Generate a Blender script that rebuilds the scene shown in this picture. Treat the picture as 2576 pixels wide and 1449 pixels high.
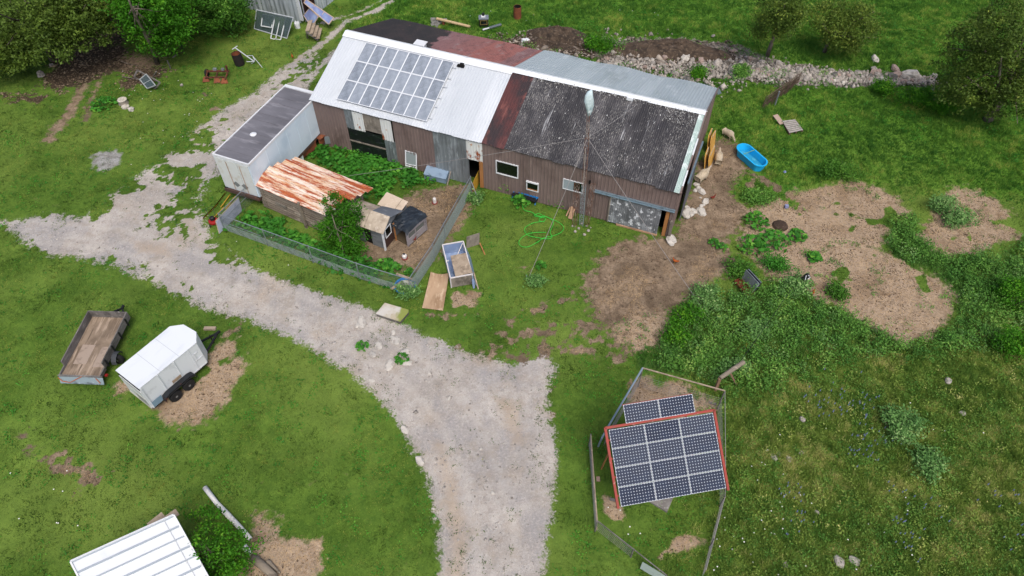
import bpy, math, random
import numpy as np
from mathutils import Vector, Matrix
R = math.radians
random.seed(7); rng = np.random.default_rng(7)
for o in list(bpy.data.objects): bpy.data.objects.remove(o)
SC = bpy.context.scene; COL = SC.collection
# ------------------------------------------------------------------ camera, sky, sun
CAMH, FP, PITCH = 32.57, 1818.5, 0.872
cd = bpy.data.cameras.new('camera'); cam = bpy.data.objects.new('camera', cd); COL.objects.link(cam)
cam.location = (0, 0, CAMH); cam.rotation_euler = (math.pi/2 - PITCH, 0, 0)
cd.sensor_width = 36; cd.lens = 36*FP/2576; cd.clip_end = 3000; SC.camera = cam
W = bpy.data.worlds.new("World"); SC.world = W; W.use_nodes = True
nt = W.node_tree; bg = nt.nodes['Background']; sky = nt.nodes.new('ShaderNodeTexSky')
sky.sky_type = 'NISHITA'; sky.sun_disc = False; sky.sun_elevation = R(58); sky.sun_rotation = R(163)
sky.air_density = 0.7; sky.dust_density = 4.0; sky.ozone_density = 0.5
nt.links.new(sky.outputs[0], bg.inputs[0]); bg.inputs[1].default_value = 0.15
sl = bpy.data.lights.new('sun', 'SUN'); sl.energy = 1.5; sl.angle = R(24); sl.color = (1, .97, .93)
so = bpy.data.objects.new('sun', sl); COL.objects.link(so)
_az, _el = R(163), R(58)   # direction towards the sun
sd = Vector((math.sin(_az)*math.cos(_el), math.cos(_az)*math.cos(_el), math.sin(_el)))
so.rotation_euler = (-sd).to_track_quat('-Z', 'Y').to_euler(); so.location = (0, 0, 60)
vs = SC.view_settings; vs.view_transform = 'Standard'; vs.look = 'None'; vs.gamma = 1; vs.exposure = 0.42
SC.view_settings.use_curve_mapping = False
# ------------------------------------------------------------------ measuring helpers (photo point -> place on the ground or at a height)
_c, _s = math.cos(PITCH), math.sin(PITCH)
def G(px, py, z=0.0):
    x = (px-1288)/FP; y = (py-724.5)/FP
    d = Vector((x, _c - y*_s, -_s - y*_c)); t = (z-CAMH)/d.z
    return Vector((d.x*t, d.y*t, z))
ZT = {1:(0,0,.25),2:(483,0,.25),3:(1046.5,0,.25),4:(1610,0,.375),5:(483,322,.25),6:(1006.2,322,.25),7:(1408.7,281.75,.25),
      8:(1408.7,845.2,.25),9:(100.6,737.9,.25),10:(67,1140.4,.3125),11:(905.6,563.5,.25),12:(1610,603.7,.375),13:(1408.7,1086.7,.25),
      'A':(603.7,375.6,.125),'B':(858.6,469.6,.1111),'C':(576.9,0,.10416),'D':(1368.4,402.5,.13887),'E':(1757.5,603.7,.25)}
def q(k, x, y): a, b, m = ZT[k]; return (a+m*x, b+m*y)
def g(k, x, y, z=0.0): return G(*q(k, x, y), z)
# ------------------------------------------------------------------ mesh builder
class MB:
    def __init__(s): s.v = []; s.f = []; s.t = []; s.M = Matrix(); s.tint = .5
    def add(s, vs, fs):
        b = len(s.v)
        for p in vs: s.v.append(tuple(s.M @ Vector(p))); s.t.append(s.tint)
        s.f += [tuple(b+i for i in f) for f in fs]
    def box(s, x0, y0, z0, x1, y1, z1):
        s.add([(x0,y0,z0),(x1,y0,z0),(x1,y1,z0),(x0,y1,z0),(x0,y0,z1),(x1,y0,z1),(x1,y1,z1),(x0,y1,z1)],
              [(0,3,2,1),(4,5,6,7),(0,1,5,4),(1,2,6,5),(2,3,7,6),(3,0,4,7)]); return s
    def prism(s, bot, off):          # polygon + offset vector
        n = len(bot); off = Vector(off); bot = [Vector(p) for p in bot]
        s.add(bot+[p+off for p in bot], [tuple(range(n))[::-1], tuple(range(n, 2*n))]+[(i,(i+1)%n,n+(i+1)%n,n+i) for i in range(n)]); return s
    def beam(s, p0, p1, w, h, up=(0,0,1)):
        p0, p1 = Vector(p0), Vector(p1); d = (p1-p0).normalized(); u = Vector(up)
        if abs(d.dot(u)) > .98: u = Vector((1,0,0))
        sd_ = d.cross(u).normalized(); u = sd_.cross(d).normalized(); a = sd_*w/2; b = u*h/2
        s.add([p0-a-b,p0+a-b,p0+a+b,p0-a+b,p1-a-b,p1+a-b,p1+a+b,p1-a+b],[(0,3,2,1),(4,5,6,7),(0,1,5,4),(1,2,6,5),(2,3,7,6),(3,0,4,7)]); return s
    def tube(s, pts, r, n=6, cap=True):
        pts = [Vector(p) for p in pts]; rr = r if isinstance(r, (list, tuple)) else [r]*len(pts)
        vs = []; fs = []; up = None
        for i, p in enumerate(pts):
            d = (pts[min(i+1, len(pts)-1)]-pts[max(i-1, 0)])
            if d.length < 1e-6: d = Vector((0,0,1))
            d.normalize()
            if up is None: up = Vector((0,0,1)) if abs(d.z) < .9 else Vector((1,0,0))
            a = d.cross(up)
            if a.length < 1e-3: up = Vector((1,0,0)) if abs(d.x) < .9 else Vector((0,1,0)); a = d.cross(up)
            a.normalize(); up = a.cross(d).normalized()
            for k in range(n):
                th = 2*math.pi*k/n; vs.append(p + (a*math.cos(th)+up*math.sin(th))*rr[i])
        for i in range(len(pts)-1):
            for k in range(n): fs.append((i*n+k, i*n+(k+1)%n, (i+1)*n+(k+1)%n, (i+1)*n+k))
        if cap: fs += [tuple(range(n))[::-1], tuple((len(pts)-1)*n+k for k in range(n))]
        s.add(vs, fs); return s
    def lathe(s, prof, n=16, c=(0,0,0)):   # prof [(r,z)]
        vs = []; fs = []
        for r_, z in prof:
            for k in range(n):
                th = 2*math.pi*k/n; vs.append((c[0]+r_*math.cos(th), c[1]+r_*math.sin(th), c[2]+z))
        for i in range(len(prof)-1):
            for k in range(n): fs.append((i*n+k, i*n+(k+1)%n, (i+1)*n+(k+1)%n, (i+1)*n+k))
        fs += [tuple(range(n))[::-1], tuple((len(prof)-1)*n+k for k in range(n))]
        s.add(vs, fs); return s
    def corr(s, P0, U, V, lu, lv, pitch=.2, amp=.02, prof='rib', sag=None, rag=0, rows=8, sheet=0, rag0=0, th=.02):
        """ribbed sheet: ribs run along V, repeat along U; N = UxV outward"""
        P0, U, V = Vector(P0), Vector(U).normalized(), Vector(V).normalized(); N = U.cross(V)
        us = [0.0]; hs = [0.0]; x = 0.0
        if prof == 'rib':
            while x < lu-1e-6:
                for fx, hh in ((.62,0),(.72,1),(.88,1),(1.0,0)):
                    xx = x+fx*pitch
                    if xx < lu: us.append(xx); hs.append(hh*amp)
                x += pitch
            us.append(lu); hs.append(0)
        else:
            k = max(2, int(lu/pitch*6)); us = [lu*i/k for i in range(k+1)]; hs = [amp*.5*(1+math.sin(2*math.pi*u/pitch)) for u in us]
        ns = int(lu/sheet)+1 if sheet else 1
        tn = [random.random() for _ in range(ns+1)]; jv = [random.uniform(-1,1)*rag for _ in range(ns+1)]; j0 = [random.uniform(-1,1)*rag0 for _ in range(ns+1)]
        vs = []; fs = []; ts = []
        for i, u in enumerate(us):
            si = int(u/sheet) if sheet else 0
            for j in range(rows+1):
                a = -j0[si] if rag0 else 0.0; b = lv+jv[si]
                v = a+(b-a)*j/rows; h = hs[i] + (sag(u, v) if sag else 0)
                vs.append(P0+U*u+V*v+N*h); ts.append(tn[si])
        m = rows+1
        for i in range(len(us)-1):
            for j in range(rows): fs.append((i*m+j, (i+1)*m+j, (i+1)*m+j+1, i*m+j+1))
        b0 = len(s.v)
        # underside
        nv = len(vs); vs2 = [p-N*th for p in vs]
        fs2 = [tuple(nv+k for k in f[::-1]) for f in fs]
        for i in range(len(us)-1):
            fs2 += [(i*m, nv+i*m, nv+(i+1)*m, (i+1)*m), (i*m+rows, (i+1)*m+rows, nv+(i+1)*m+rows, nv+i*m+rows)]
        for j in range(rows):
            e = (len(us)-1)*m
            fs2 += [(j, j+1, nv+j+1, nv+j), (e+j, nv+e+j, nv+e+j+1, e+j+1)]
        s.add(vs+vs2, fs+fs2)
        for k, t in enumerate(ts+ts): s.t[b0+k] = t
        return s
    def build(s, name, m, parent=None, smooth=False, at=None):
        vs = s.v
        loc = None
        if parent is None:
            a = np.array(vs); loc = at if at is not None else ((a[:,0].min()+a[:,0].max())/2, (a[:,1].min()+a[:,1].max())/2, a[:,2].min())
            vs = [(x-loc[0], y-loc[1], z-loc[2]) for x, y, z in vs]
        me = bpy.data.meshes.new(name); me.from_pydata(vs, [], s.f); me.update()
        at_ = me.attributes.new('tint', 'FLOAT', 'POINT'); at_.data.foreach_set('value', s.t)
        if smooth: me.polygons.foreach_set('use_smooth', [True]*len(me.polygons))
        if m: me.materials.append(m)
        o = bpy.data.objects.new(name, me); COL.objects.link(o)
        if parent: o.parent = parent
        if loc is not None: o.location = loc
        return o
def tag(o, label=None, cat=None, group=None, kind=None):
    if label: o['label'] = label
    if cat: o['category'] = cat
    if group: o['group'] = group
    if kind: o['kind'] = kind
    return o
def thing(name, label, cat, loc=(0,0,0), rz=0, group=None):
    o = bpy.data.objects.new(name, None); COL.objects.link(o); o.location = loc; o.rotation_euler = (0,0,rz); o.empty_display_size = .2
    return tag(o, label, cat, group)
def LM(o): return (Matrix.Translation(o.location) @ Matrix.Rotation(o.rotation_euler.z, 4, 'Z')).inverted()
def copy_tree(o, parent=None):
    c = o.copy(); COL.objects.link(c); c.parent = parent
    for ch in list(o.children): copy_tree(ch, c)
    return c
def mesh_np(name, V, F, tint, m, parent=None):
    me = bpy.data.meshes.new(name); V = np.asarray(V, dtype=np.float32); F = np.asarray(F, dtype=np.int32); k = F.shape[1]
    me.vertices.add(len(V)); me.vertices.foreach_set('co', V.ravel())
    me.loops.add(F.size); me.loops.foreach_set('vertex_index', F.ravel())
    me.polygons.add(len(F)); me.polygons.foreach_set('loop_start', np.arange(len(F), dtype=np.int32)*k)
    me.update(calc_edges=True)
    a = me.attributes.new('tint', 'FLOAT', 'POINT'); a.data.foreach_set('value', np.asarray(tint, dtype=np.float32))
    me.materials.append(m)
    o = bpy.data.objects.new(name, me); COL.objects.link(o)
    if parent: o.parent = parent
    return o
# ------------------------------------------------------------------ materials
def lin(h):
    h = h.lstrip('#'); r = [int(h[i:i+2], 16)/255 for i in (0,2,4)]
    return tuple((c/12.92 if c <= .04045 else ((c+.055)/1.055)**2.4) for c in r)+(1,)
class NT:
    def __init__(s, name):
        s.m = bpy.data.materials.new(name); s.m.use_nodes = True; s.t = s.m.node_tree; s.b = s.t.nodes['Principled BSDF']; s.co = None
    def n(s, ty, **kw):
        x = s.t.nodes.new(ty)
        for k, v in kw.items(): setattr(x, k, v)
        return x
    def l(s, a, b): s.t.links.new(a, b)
    def coord(s):
        if s.co is None: s.co = s.n('ShaderNodeTexCoord').outputs['Object']
        return s.co
    def sc(s, st):
        if st is None: return s.coord()
        mp = s.n('ShaderNodeMapping'); mp.inputs['Scale'].default_value = st; s.l(s.coord(), mp.inputs[0]); return mp.outputs[0]
    def noise(s, scale, detail=4, st=None, rough=.55, dist=0):
        x = s.n('ShaderNodeTexNoise'); x.inputs['Scale'].default_value = scale; x.inputs['Detail'].default_value = detail
        x.inputs['Roughness'].default_value = rough; x.inputs['Distortion'].default_value = dist
        s.l(s.sc(st), x.inputs['Vector']); return x.outputs['Fac']
    def vor(s, scale, st=None, feat='F1', out='Distance'):
        x = s.n('ShaderNodeTexVoronoi'); x.feature = feat; x.inputs['Scale'].default_value = scale; s.l(s.sc(st), x.inputs['Vector']); return x.outputs[out]
    def rng(s, f, a, b, c=0.0, d=1.0):
        x = s.n('ShaderNodeMapRange'); x.clamp = True; s.l(f, x.inputs[0])
        for i, v in enumerate((a, b, c, d)): x.inputs[i+1].default_value = v
        return x.outputs[0]
    def mth(s, op, a, b=None, c=None):
        x = s.n('ShaderNodeMath', operation=op)
        for i, v in enumerate((a, b, c)):
            if v is None: continue
            if isinstance(v, (int, float)): x.inputs[i].default_value = v
            else: s.l(v, x.inputs[i])
        return x.outputs[0]
    def mix(s, f, a, b, bl='MIX'):
        x = s.n('ShaderNodeMix', data_type='RGBA', blend_type=bl)
        for i, v in ((0, f), (6, a), (7, b)):
            if isinstance(v, (int, float)): x.inputs[i].default_value = v
            elif isinstance(v, tuple): x.inputs[i].default_value = v
            else: s.l(v, x.inputs[i])
        return x.outputs[2]
    def attr(s, nm): x = s.n('ShaderNodeAttribute'); x.attribute_name = nm; return x.outputs['Fac']
    def bump(s, h, strength=.4, dist=.02):
        x = s.n('ShaderNodeBump'); x.inputs['Strength'].default_value = strength; x.inputs['Distance'].default_value = dist
        s.l(h, x.inputs['Height']); s.l(x.outputs[0], s.b.inputs['Normal'])
MATS = {}
def mat(name, col, rough=.8, metal=0.0, layers=(), bump=None, tint=None, spec=.3, alpha=None, trans=0, emit=None):
    """layers: (colour, scale, lo, hi, stretch) blended over the base where noise passes lo..hi; tint: colour blended by the per-vertex attribute"""
    if name in MATS: return MATS[name]
    t = NT(name); base = lin(col)
    c = base
    if tint: c = t.mix(t.rng(t.attr('tint'), 0, 1), base, lin(tint))
    for L in layers:
        cl, sc_, lo, hi = L[:4]; st = L[4] if len(L) > 4 else None
        c = t.mix(t.rng(t.noise(sc_, 6, st, .6), lo, hi), c, lin(cl))
    if isinstance(c, tuple): t.b.inputs['Base Color'].default_value = c
    else: t.l(c, t.b.inputs['Base Color'])
    t.b.inputs['Roughness'].default_value = rough; t.b.inputs['Metallic'].default_value = metal
    t.b.inputs['Specular IOR Level'].default_value = spec
    if bump: t.bump(t.noise(bump[0], 5, bump[3] if len(bump) > 3 else None), bump[1], bump[2])
    if alpha is not None: t.b.inputs['Alpha'].default_value = alpha
    if trans: t.b.inputs['Transmission Weight'].default_value = trans
    MATS[name] = t.m; return t.m
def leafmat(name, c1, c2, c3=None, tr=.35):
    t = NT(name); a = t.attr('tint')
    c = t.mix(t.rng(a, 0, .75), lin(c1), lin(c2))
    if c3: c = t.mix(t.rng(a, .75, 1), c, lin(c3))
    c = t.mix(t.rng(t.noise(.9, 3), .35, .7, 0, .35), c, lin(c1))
    t.l(c, t.b.inputs['Base Color']); t.b.inputs['Roughness'].default_value = .6; t.b.inputs['Specular IOR Level'].default_value = .2
    tl = t.n('ShaderNodeBsdfTranslucent'); t.l(c, tl.inputs[0]); mx = t.n('ShaderNodeMixShader'); mx.inputs[0].default_value = tr
    out = t.t.nodes['Material Output']; t.l(t.b.outputs[0], mx.inputs[1]); t.l(tl.outputs[0], mx.inputs[2]); t.l(mx.outputs[0], out.inputs[0])
    return t.m
# ------------------------------------------------------------------ noise and polygon distance for the ground
def vnoise(x, y, f, seed=0):
    r_ = np.random.default_rng(seed).random((256, 256)); X = x*f+1000; Y = y*f+1000
    xi = np.floor(X).astype(int); yi = np.floor(Y).astype(int); fx = X-xi; fy = Y-yi
    fx = fx*fx*(3-2*fx); fy = fy*fy*(3-2*fy)
    a = r_[xi % 256, yi % 256]; b = r_[(xi+1) % 256, yi % 256]; c = r_[xi % 256, (yi+1) % 256]; d = r_[(xi+1) % 256, (yi+1) % 256]
    return (a*(1-fx)+b*fx)*(1-fy)+(c*(1-fx)+d*fx)*fy
def fbm(x, y, f, seed=0, o=4):
    s_ = 0; a = .5; w = 0
    for k in range(o): s_ = s_+a*vnoise(x, y, f*2**k, seed+k*17); w += a; a *= .55
    return s_/w
def sdf(x, y, poly):   # positive inside, metres
    n = len(poly); d = np.full(x.shape, 1e9); ins = np.zeros(x.shape, bool)
    for i in range(n):
        ax, ay = poly[i]; bx, by = poly[(i+1) % n]; ex, ey = bx-ax, by-ay
        t = np.clip(((x-ax)*ex+(y-ay)*ey)/(ex*ex+ey*ey+1e-12), 0, 1)
        d = np.minimum(d, np.hypot(x-ax-t*ex, y-ay-t*ey))
        cnd = ((ay > y) != (by > y)) & (x < (bx-ax)*(y-ay)/(by-ay+1e-12)+ax); ins ^= cnd
    return np.where(ins, d, -d)
def line_d(x, y, pts):
    d = np.full(x.shape, 1e9)
    for (ax, ay), (bx, by) in zip(pts, pts[1:]):
        ex, ey = bx-ax, by-ay; t = np.clip(((x-ax)*ex+(y-ay)*ey)/(ex*ex+ey*ey+1e-12), 0, 1)
        d = np.minimum(d, np.hypot(x-ax-t*ex, y-ay-t*ey))
    return d
def PP(*pts): return [tuple(G(*p)[:2]) for p in pts]
GRAVEL = PP((-60,560),(60,553),(130,540),(200,548),(270,520),(300,482),(340,445),(400,408),(440,385),(490,330),(540,295),(600,258),(650,228),(700,185),(745,150),(790,135),(800,170),(760,225),(700,300),(600,360),(560,400),(548,440),(512,455),(498,500),(508,560),(530,605),(600,660),(700,705),(800,740),(900,775),(960,800),(1035,835),(1100,862),(1150,888),(1210,905),(1300,925),(1370,900),(1395,930),(1368,965),(1368,1020),(1385,1080),(1395,1150),(1385,1250),(1370,1350),(1350,1500),(1112,1500),(1115,1380),(1100,1300),(1080,1200),(1040,1110),(1000,1050),(940,980),(880,930),(820,888),(730,842),(650,812),(560,780),(470,745),(380,700),(300,668),(220,648),(120,633),(60,600),(30,575),(-60,590))
TRACKS = [(PP((745,150),(790,125),(833,90),(870,55),(950,25),(1000,-10)), .38), (PP((760,225),(800,170),(835,140),(880,100)), .45), (PP((800,60),(870,40),(905,28),(960,0)), .22)]
GPATCH = [PP((395,420),(470,400),(520,440),(500,520),(470,590),(420,580),(385,540),(440,480)), PP((480,330),(530,310),(560,330),(540,370),(470,390)), PP((690,235),(760,160),(790,150),(770,190),(720,240))]
DIRT = [PP((1515,645),(1560,603),(1700,600),(1735,480),(1770,395),(1790,345),(1850,362),(1885,420),(1850,445),(1845,485),(1885,525),(1870,570),(1825,620),(1850,680),(1800,705),(1748,742),(1690,785),(1675,850),(1600,872),(1535,850),(1492,795),(1470,740),(1472,690)),
        PP((990,505),(1060,480),(1130,468),(1178,462),(1195,495),(1150,590),(1050,695),(960,660),(905,640),(925,560))]
DSOFT = [PP((1280,790),(1380,745),(1470,720),(1520,850),(1600,880),(1560,920),(1400,900),(1400,1000),(1290,930),(1210,900)), PP((1100,860),(1200,880),(1330,900),(1400,960),(1380,1090),(1300,1000)), PP((1060,780),(1200,790),(1260,770),(1240,790),(1100,810)),
         PP((30,1070),(130,1090),(290,1200),(260,1250),(180,1250),(90,1170)), PP((1300,650),(1345,655),(1330,680),(1300,672)), PP((520,215),(560,225),(540,250),(500,240)), PP((500,270),(560,262),(570,285),(520,290)), PP((560,860),(600,830),(640,790),(560,800)), PP((1840,430),(1960,440),(1990,480),(1880,500))]
STRAW = [PP((1880,525),(1960,490),(2050,472),(2140,455),(2230,480),(2282,530),(2235,562),(2212,620),(2260,652),(2335,682),(2402,740),(2402,800),(2335,850),(2285,868),(2220,832),(2140,788),(2060,760),(2010,715),(1940,700),(1890,660),(1850,600)),
         PP((2340,560),(2400,468),(2460,480),(2545,530),(2555,590),(2470,632),(2400,640),(2350,622),(2310,590)),
         PP((380,1020),(470,960),(545,862),(600,848),(592,885),(622,912),(600,940),(572,1000),(545,1030),(490,1062),(440,1062),(400,1040)), PP((290,960),(345,950),(350,985),(300,985)),
         PP((640,1288),(690,1300),(705,1350),(745,1365),(795,1375),(805,1425),(760,1500),(600,1500),(625,1380)),
         PP((1590,950),(1700,960),(1800,1000),(1800,1030),(1560,1080),(1590,1000)), PP((1530,830),(1600,790),(1690,790),(1660,860),(1600,870))]
SSOFT = [PP((1510,1240),(1560,1260),(1600,1380),(1700,1420),(1790,1360),(1700,1330),(1650,1400),(1560,1330),(1520,1290)), PP((1130,725),(1215,735),(1180,800),(1130,790))]
SOIL = [PP((90,220),(120,175),(140,120),(200,40),(260,-20),(340,-20),(330,40),(320,110),(335,160),(400,165),(400,195),(350,190),(300,185),(260,190),(200,215),(150,235)), PP((0,235),(60,235),(120,245),(100,262),(30,262)), PP((340,170),(400,165),(440,180),(400,200),(350,215),(320,230),(300,215)), PP((1230,95),(1390,70),(1470,95),(1850,110),(1850,160),(1700,170),(1480,150),(1300,130))]
STRK = [(PP((215,200),(170,290),(120,350)), .5), (PP((255,190),(230,250),(212,300)), .28)]
ASH = PP((232,404),(240,384),(262,374),(292,376),(308,392),(302,412),(280,428),(248,428))
RUB = [PP((1490,125),(1540,95),(1700,96),(1850,108),(1950,155),(2050,165),(2130,180),(2230,185),(2330,195),(2400,210),(2330,225),(2230,215),(2130,215),(2000,215),(1900,205),(1800,190),(1700,178),(1600,175),(1520,160))]
DRIVE = PP((-60,575),(60,580),(300,600),(600,702),(850,822),(1040,930),(1150,1050),(1215,1200),(1245,1350),(1250,1500))
TANP = [PP((1085,1095),(1125,1110),(1160,1230),(1180,1380),(1165,1500),(1118,1500),(1125,1330)), PP((1240,1000),(1300,1010),(1330,1100),(1290,1130)), PP((330,600),(420,610),(430,650),(340,640))]
MEADOW = PP((1830,985),(2000,965),(2100,905),(2300,900),(2420,880),(2700,840),(2700,1600),(1500,1600),(1780,1449),(1830,1300))
TALLW = PP((1600,885),(1640,852),(1690,850),(1682,790),(1740,738),(1800,752),(1880,742),(2000,700),(2050,750),(2140,790),(2220,832),(2290,870),(2350,852),(2405,810),(2410,740),(2340,680),(2260,650),(2225,620),(2250,560),(2300,540),(2315,600),(2400,650),(2480,640),(2700,590),(2700,850),(2450,880),(2300,905),(2100,905),(2000,965),(1900,992),(1830,975),(1700,940),(1610,928))
BACKF = PP((1790,345),(1830,220),(1500,175),(1200,90),(900,60),(940,-40),(2700,-40),(2700,600),(2550,500),(2240,470),(2140,450),(1880,520),(1850,450),(1890,420),(1850,350))
PENW = [PP((745,380),(800,345),(870,350),(1000,395),(1080,445),(1140,460),(1000,480),(960,500),(930,500),(830,440)), PP((560,580),(640,520),(800,610),(900,640),(940,670),(1000,710),(960,740),(640,590))]
BARNP = [(-13.4,40.6),(9.8,31.5),(13.9,41.9),(-9.3,51.1)]
def masks(x, y):
    hf = (fbm(x, y, 4.5, 19, 3)-.5)*1.5
    w1 = (fbm(x, y, .6, 1)-.5)*.8+(fbm(x, y, 1.8, 5)-.5)*1.1+hf*.8
    w2 = (fbm(x, y, .8, 11)-.5)*1.0+(fbm(x, y, 2.6, 15)-.5)*1.3+hf*.7
    def f(s_, w=.35): return np.clip(.5+s_/(2*w), 0, 1)
    nz_ = np.clip((y-22)/6, 0, 1); gr = f(sdf(x, y, GRAVEL)+w1*(.26+.2*nz_)+.14, .6)
    gr = np.minimum(gr, 1-f((fbm(x, y, .9, 201)-.62)*5+(fbm(x, y, 3.5, 203)-.5)*1.8-np.clip(sdf(x, y, GRAVEL)-.5, 0, 9)*1.3-2*(1-nz_), .3)*.9)
    for p, w in TRACKS: gr = np.maximum(gr, f(w-line_d(x, y, p)+w2*.4-.08, .35)*.85)
    for p in GPATCH: gr = np.minimum(gr, 1-f(sdf(x, y, p)*.6+w2*1.5-.1, .35)*.95)
    di = np.zeros_like(x)
    for p in DIRT: di = np.maximum(di, f(sdf(x, y, p)+w2*.9, .95))
    for p in DSOFT: di = np.maximum(di, np.clip(f(sdf(x, y, p)+w1*.5, .5)*.95, 0, 1)*f((fbm(x, y, 1.7, 31)-.55)*4+hf*.4, .6))
    st = np.zeros_like(x)
    for p in STRAW: st = np.maximum(st, f(sdf(x, y, p)+w1*.8, .9))
    for p in SSOFT: st = np.maximum(st, f(sdf(x, y, p), .4)*f((fbm(x, y, 1.3, 41)-.5)*3, .4))
    hole = f((fbm(x, y, .7, 61)-.70)*6+hf*.6, .4); st = st*(1-hole)
    so_ = np.zeros_like(x)
    for p in SOIL: so_ = np.maximum(so_, f(sdf(x, y, p)+w1*1.3-.2, .7))
    for p, w in STRK: di = np.maximum(di, .85*f(w-line_d(x, y, p)+w2*.5-.05, .5))
    ash = f(sdf(x, y, ASH)*.8+w2*.55-.12, .6)
    rub = np.zeros_like(x)
    for p in RUB: rub = np.maximum(rub, f(sdf(x, y, p)+w2*.9, .4))
    me = f(sdf(x, y, MEADOW)+w1*3, 2.0); tw = f(sdf(x, y, TALLW)+w1*.6, .5); bf = f(sdf(x, y, BACKF)+w1*2, 1.2)
    dl = line_d(x, y, DRIVE); rut = np.exp(-((dl-.85)/.32)**2)
    tan = np.zeros_like(x)
    for p in TANP: tan = np.maximum(tan, f(sdf(x, y, p)+w2*.4, .4))
    return dict(rut=rut, tan=tan, gr=gr, di=di, st=st, so=so_, ash=ash, rub=rub, me=me, tw=tw, bf=bf)
def gheight(x, y): return (fbm(x, y, .35, 81)-.5)*.14+(fbm(x, y, 1.7, 85)-.5)*.05-.03
# ------------------------------------------------------------------ ground material
def ground_mat(name, dead=0):
    t = NT(name)
    a = {k: t.attr(k) for k in ('rut','tan','gr','di','st','so','ash','rub','me','tw','bf')}
    n1 = t.noise(.35, 5); n2 = t.noise(2.2, 6, None, .65); n3 = t.noise(9, 5, None, .7); n4 = t.noise(40, 3, None, .7); n0 = t.noise(.12, 3)
    gc = t.mix(t.rng(n1, .35, .68), lin('425c1d'), lin('5f7a2f'))
    gc = t.mix(t.rng(n2, .4, .75, 0, .65), gc, lin('2b4a1a'))
    gc = t.mix(t.rng(n0, .45, .65, 0, .5), gc, lin('77883f'))
    gc = t.mix(t.rng(n3, .5, .8, 0, .6), gc, lin('6d8b38'))
    gc = t.mix(t.rng(n4, .55, .8, 0, .5), gc, lin('22401a'))
    gc = t.mix(t.rng(t.noise(1.3, 6, None, .75), .62, .78, 0, .6), gc, lin('7d7350'))
    mc = t.mix(t.rng(n2, .35, .7), lin('587a34'), lin('7c9148')); mc = t.mix(t.rng(n3, .5, .75, 0, .7), mc, lin('33491f')); mc = t.mix(t.rng(t.noise(.8, 6), .58, .78, 0, .4), mc, lin('857a44'))
    gc = t.mix(t.rng(a['me'], .2, .8, 0, .85), gc, mc)
    gc = t.mix(t.rng(a['tw'], .3, .7, 0, .6), gc, lin('35552a'))
    gc = t.mix(t.rng(a['bf'], .3, .8, 0, .5), gc, lin('4a7a20'))
    def over(col, fac_attr, c, amp=1.0, lo=.4, hi=.6):
        s_ = t.mth('ADD', fac_attr, t.mth('MULTIPLY', t.mth('SUBTRACT', n3, .5), amp)); s_ = t.mth('ADD', s_, t.mth('MULTIPLY', t.mth('SUBTRACT', n2, .5), amp))
        return t.mix(t.rng(s_, lo, hi), col, c)
    grav = t.mix(t.rng(n1, .3, .7), lin('9d978f'), lin('bfb9b1')); grav = t.mix(t.rng(n2, .42, .72, 0, .6), grav, lin('8b8279'))
    grav = t.mix(t.rng(t.noise(1.1, 5, (1, .4, 1)), .5, .7, 0, .5), grav, lin('8a8a8c')); grav = t.mix(t.rng(t.noise(.22, 4), .47, .6, 0, .6), grav, lin('8c8b8c')); grav = t.mix(t.rng(t.noise(.3, 5), .55, .68, 0, .5), grav, lin('a08e78'))
    grav = t.mix(t.rng(n3, .5, .7, 0, .7), grav, lin('c4bdb4')); grav = t.mix(t.rng(n4, .5, .7, 0, .7), grav, lin('6f685f')); grav = t.mix(t.rng(t.noise(18, 4, None, .8), .55, .68, 0, .7), grav, lin('7a726a'))
    grav = t.mix(t.rng(t.mth('ADD', a['rut'], t.mth('MULTIPLY', t.mth('SUBTRACT', n2, .5), 1.5)), .3, 1.4, 0, .4), grav, lin('bcb5ab')); grav = t.mix(t.rng(t.noise(.8, 6, None, .7), .52, .66, 0, .45), grav, lin('8f8474')); grav = t.mix(t.rng(t.noise(3.3, 6, (1,1,1), .8), .58, .68, 0, .5), grav, lin('837a72')); grav = t.mix(t.rng(t.mth('ADD', a['tan'], t.mth('MULTIPLY', t.mth('SUBTRACT', n3, .5), .8)), .3, 1.1, 0, .55), grav, lin('a5927a'))
    dirt = t.mix(t.rng(n2, .38, .62), lin('5d4e3f'), lin('8d7b66')); dirt = t.mix(t.rng(t.noise(.6, 6, None, .7), .5, .64, 0, .6), dirt, lin('a3907a')); dirt = t.mix(t.rng(n3, .48, .66, 0, .8), dirt, lin('453a2e')); dirt = t.mix(t.rng(t.noise(18, 4, None, .8), .54, .68, 0, .7), dirt, lin('a08f7a')); dirt = t.mix(t.rng(n4, .5, .75, 0, .5), dirt, lin('96836c'))
    dirt = t.mix(t.rng(n1, .5, .62, 0, .6), dirt, lin('54483a')); dirt = t.mix(t.rng(t.noise(1.1, 6, None, .7), .56, .7, 0, .7), dirt, lin('453a2e'))
    fine = t.noise(16, 5, (1, .45, 1), .75); fine2 = t.noise(16, 5, (.45, 1, 1), .75)
    straw = t.mix(t.rng(n2, .35, .68), lin('8e7e6b'), lin('aa9780')); straw = t.mix(t.rng(fine, .5, .7, 0, .7), straw, lin('c0aa8e')); straw = t.mix(t.rng(fine2, .48, .7, 0, .7), straw, lin('665240'))
    straw = t.mix(t.rng(n1, .5, .68, 0, .6), straw, lin('6b5743')); straw = t.mix(t.rng(t.noise(.9, 6, None, .7), .56, .68, 0, .8), straw, lin('5a4838')); straw = t.mix(t.rng(t.noise(5, 6, None, .75), .52, .7, 0, .6), straw, lin('4f4030')); straw = t.mix(t.rng(n4, .5, .8, 0, .5), straw, lin('ae977a'))
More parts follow.
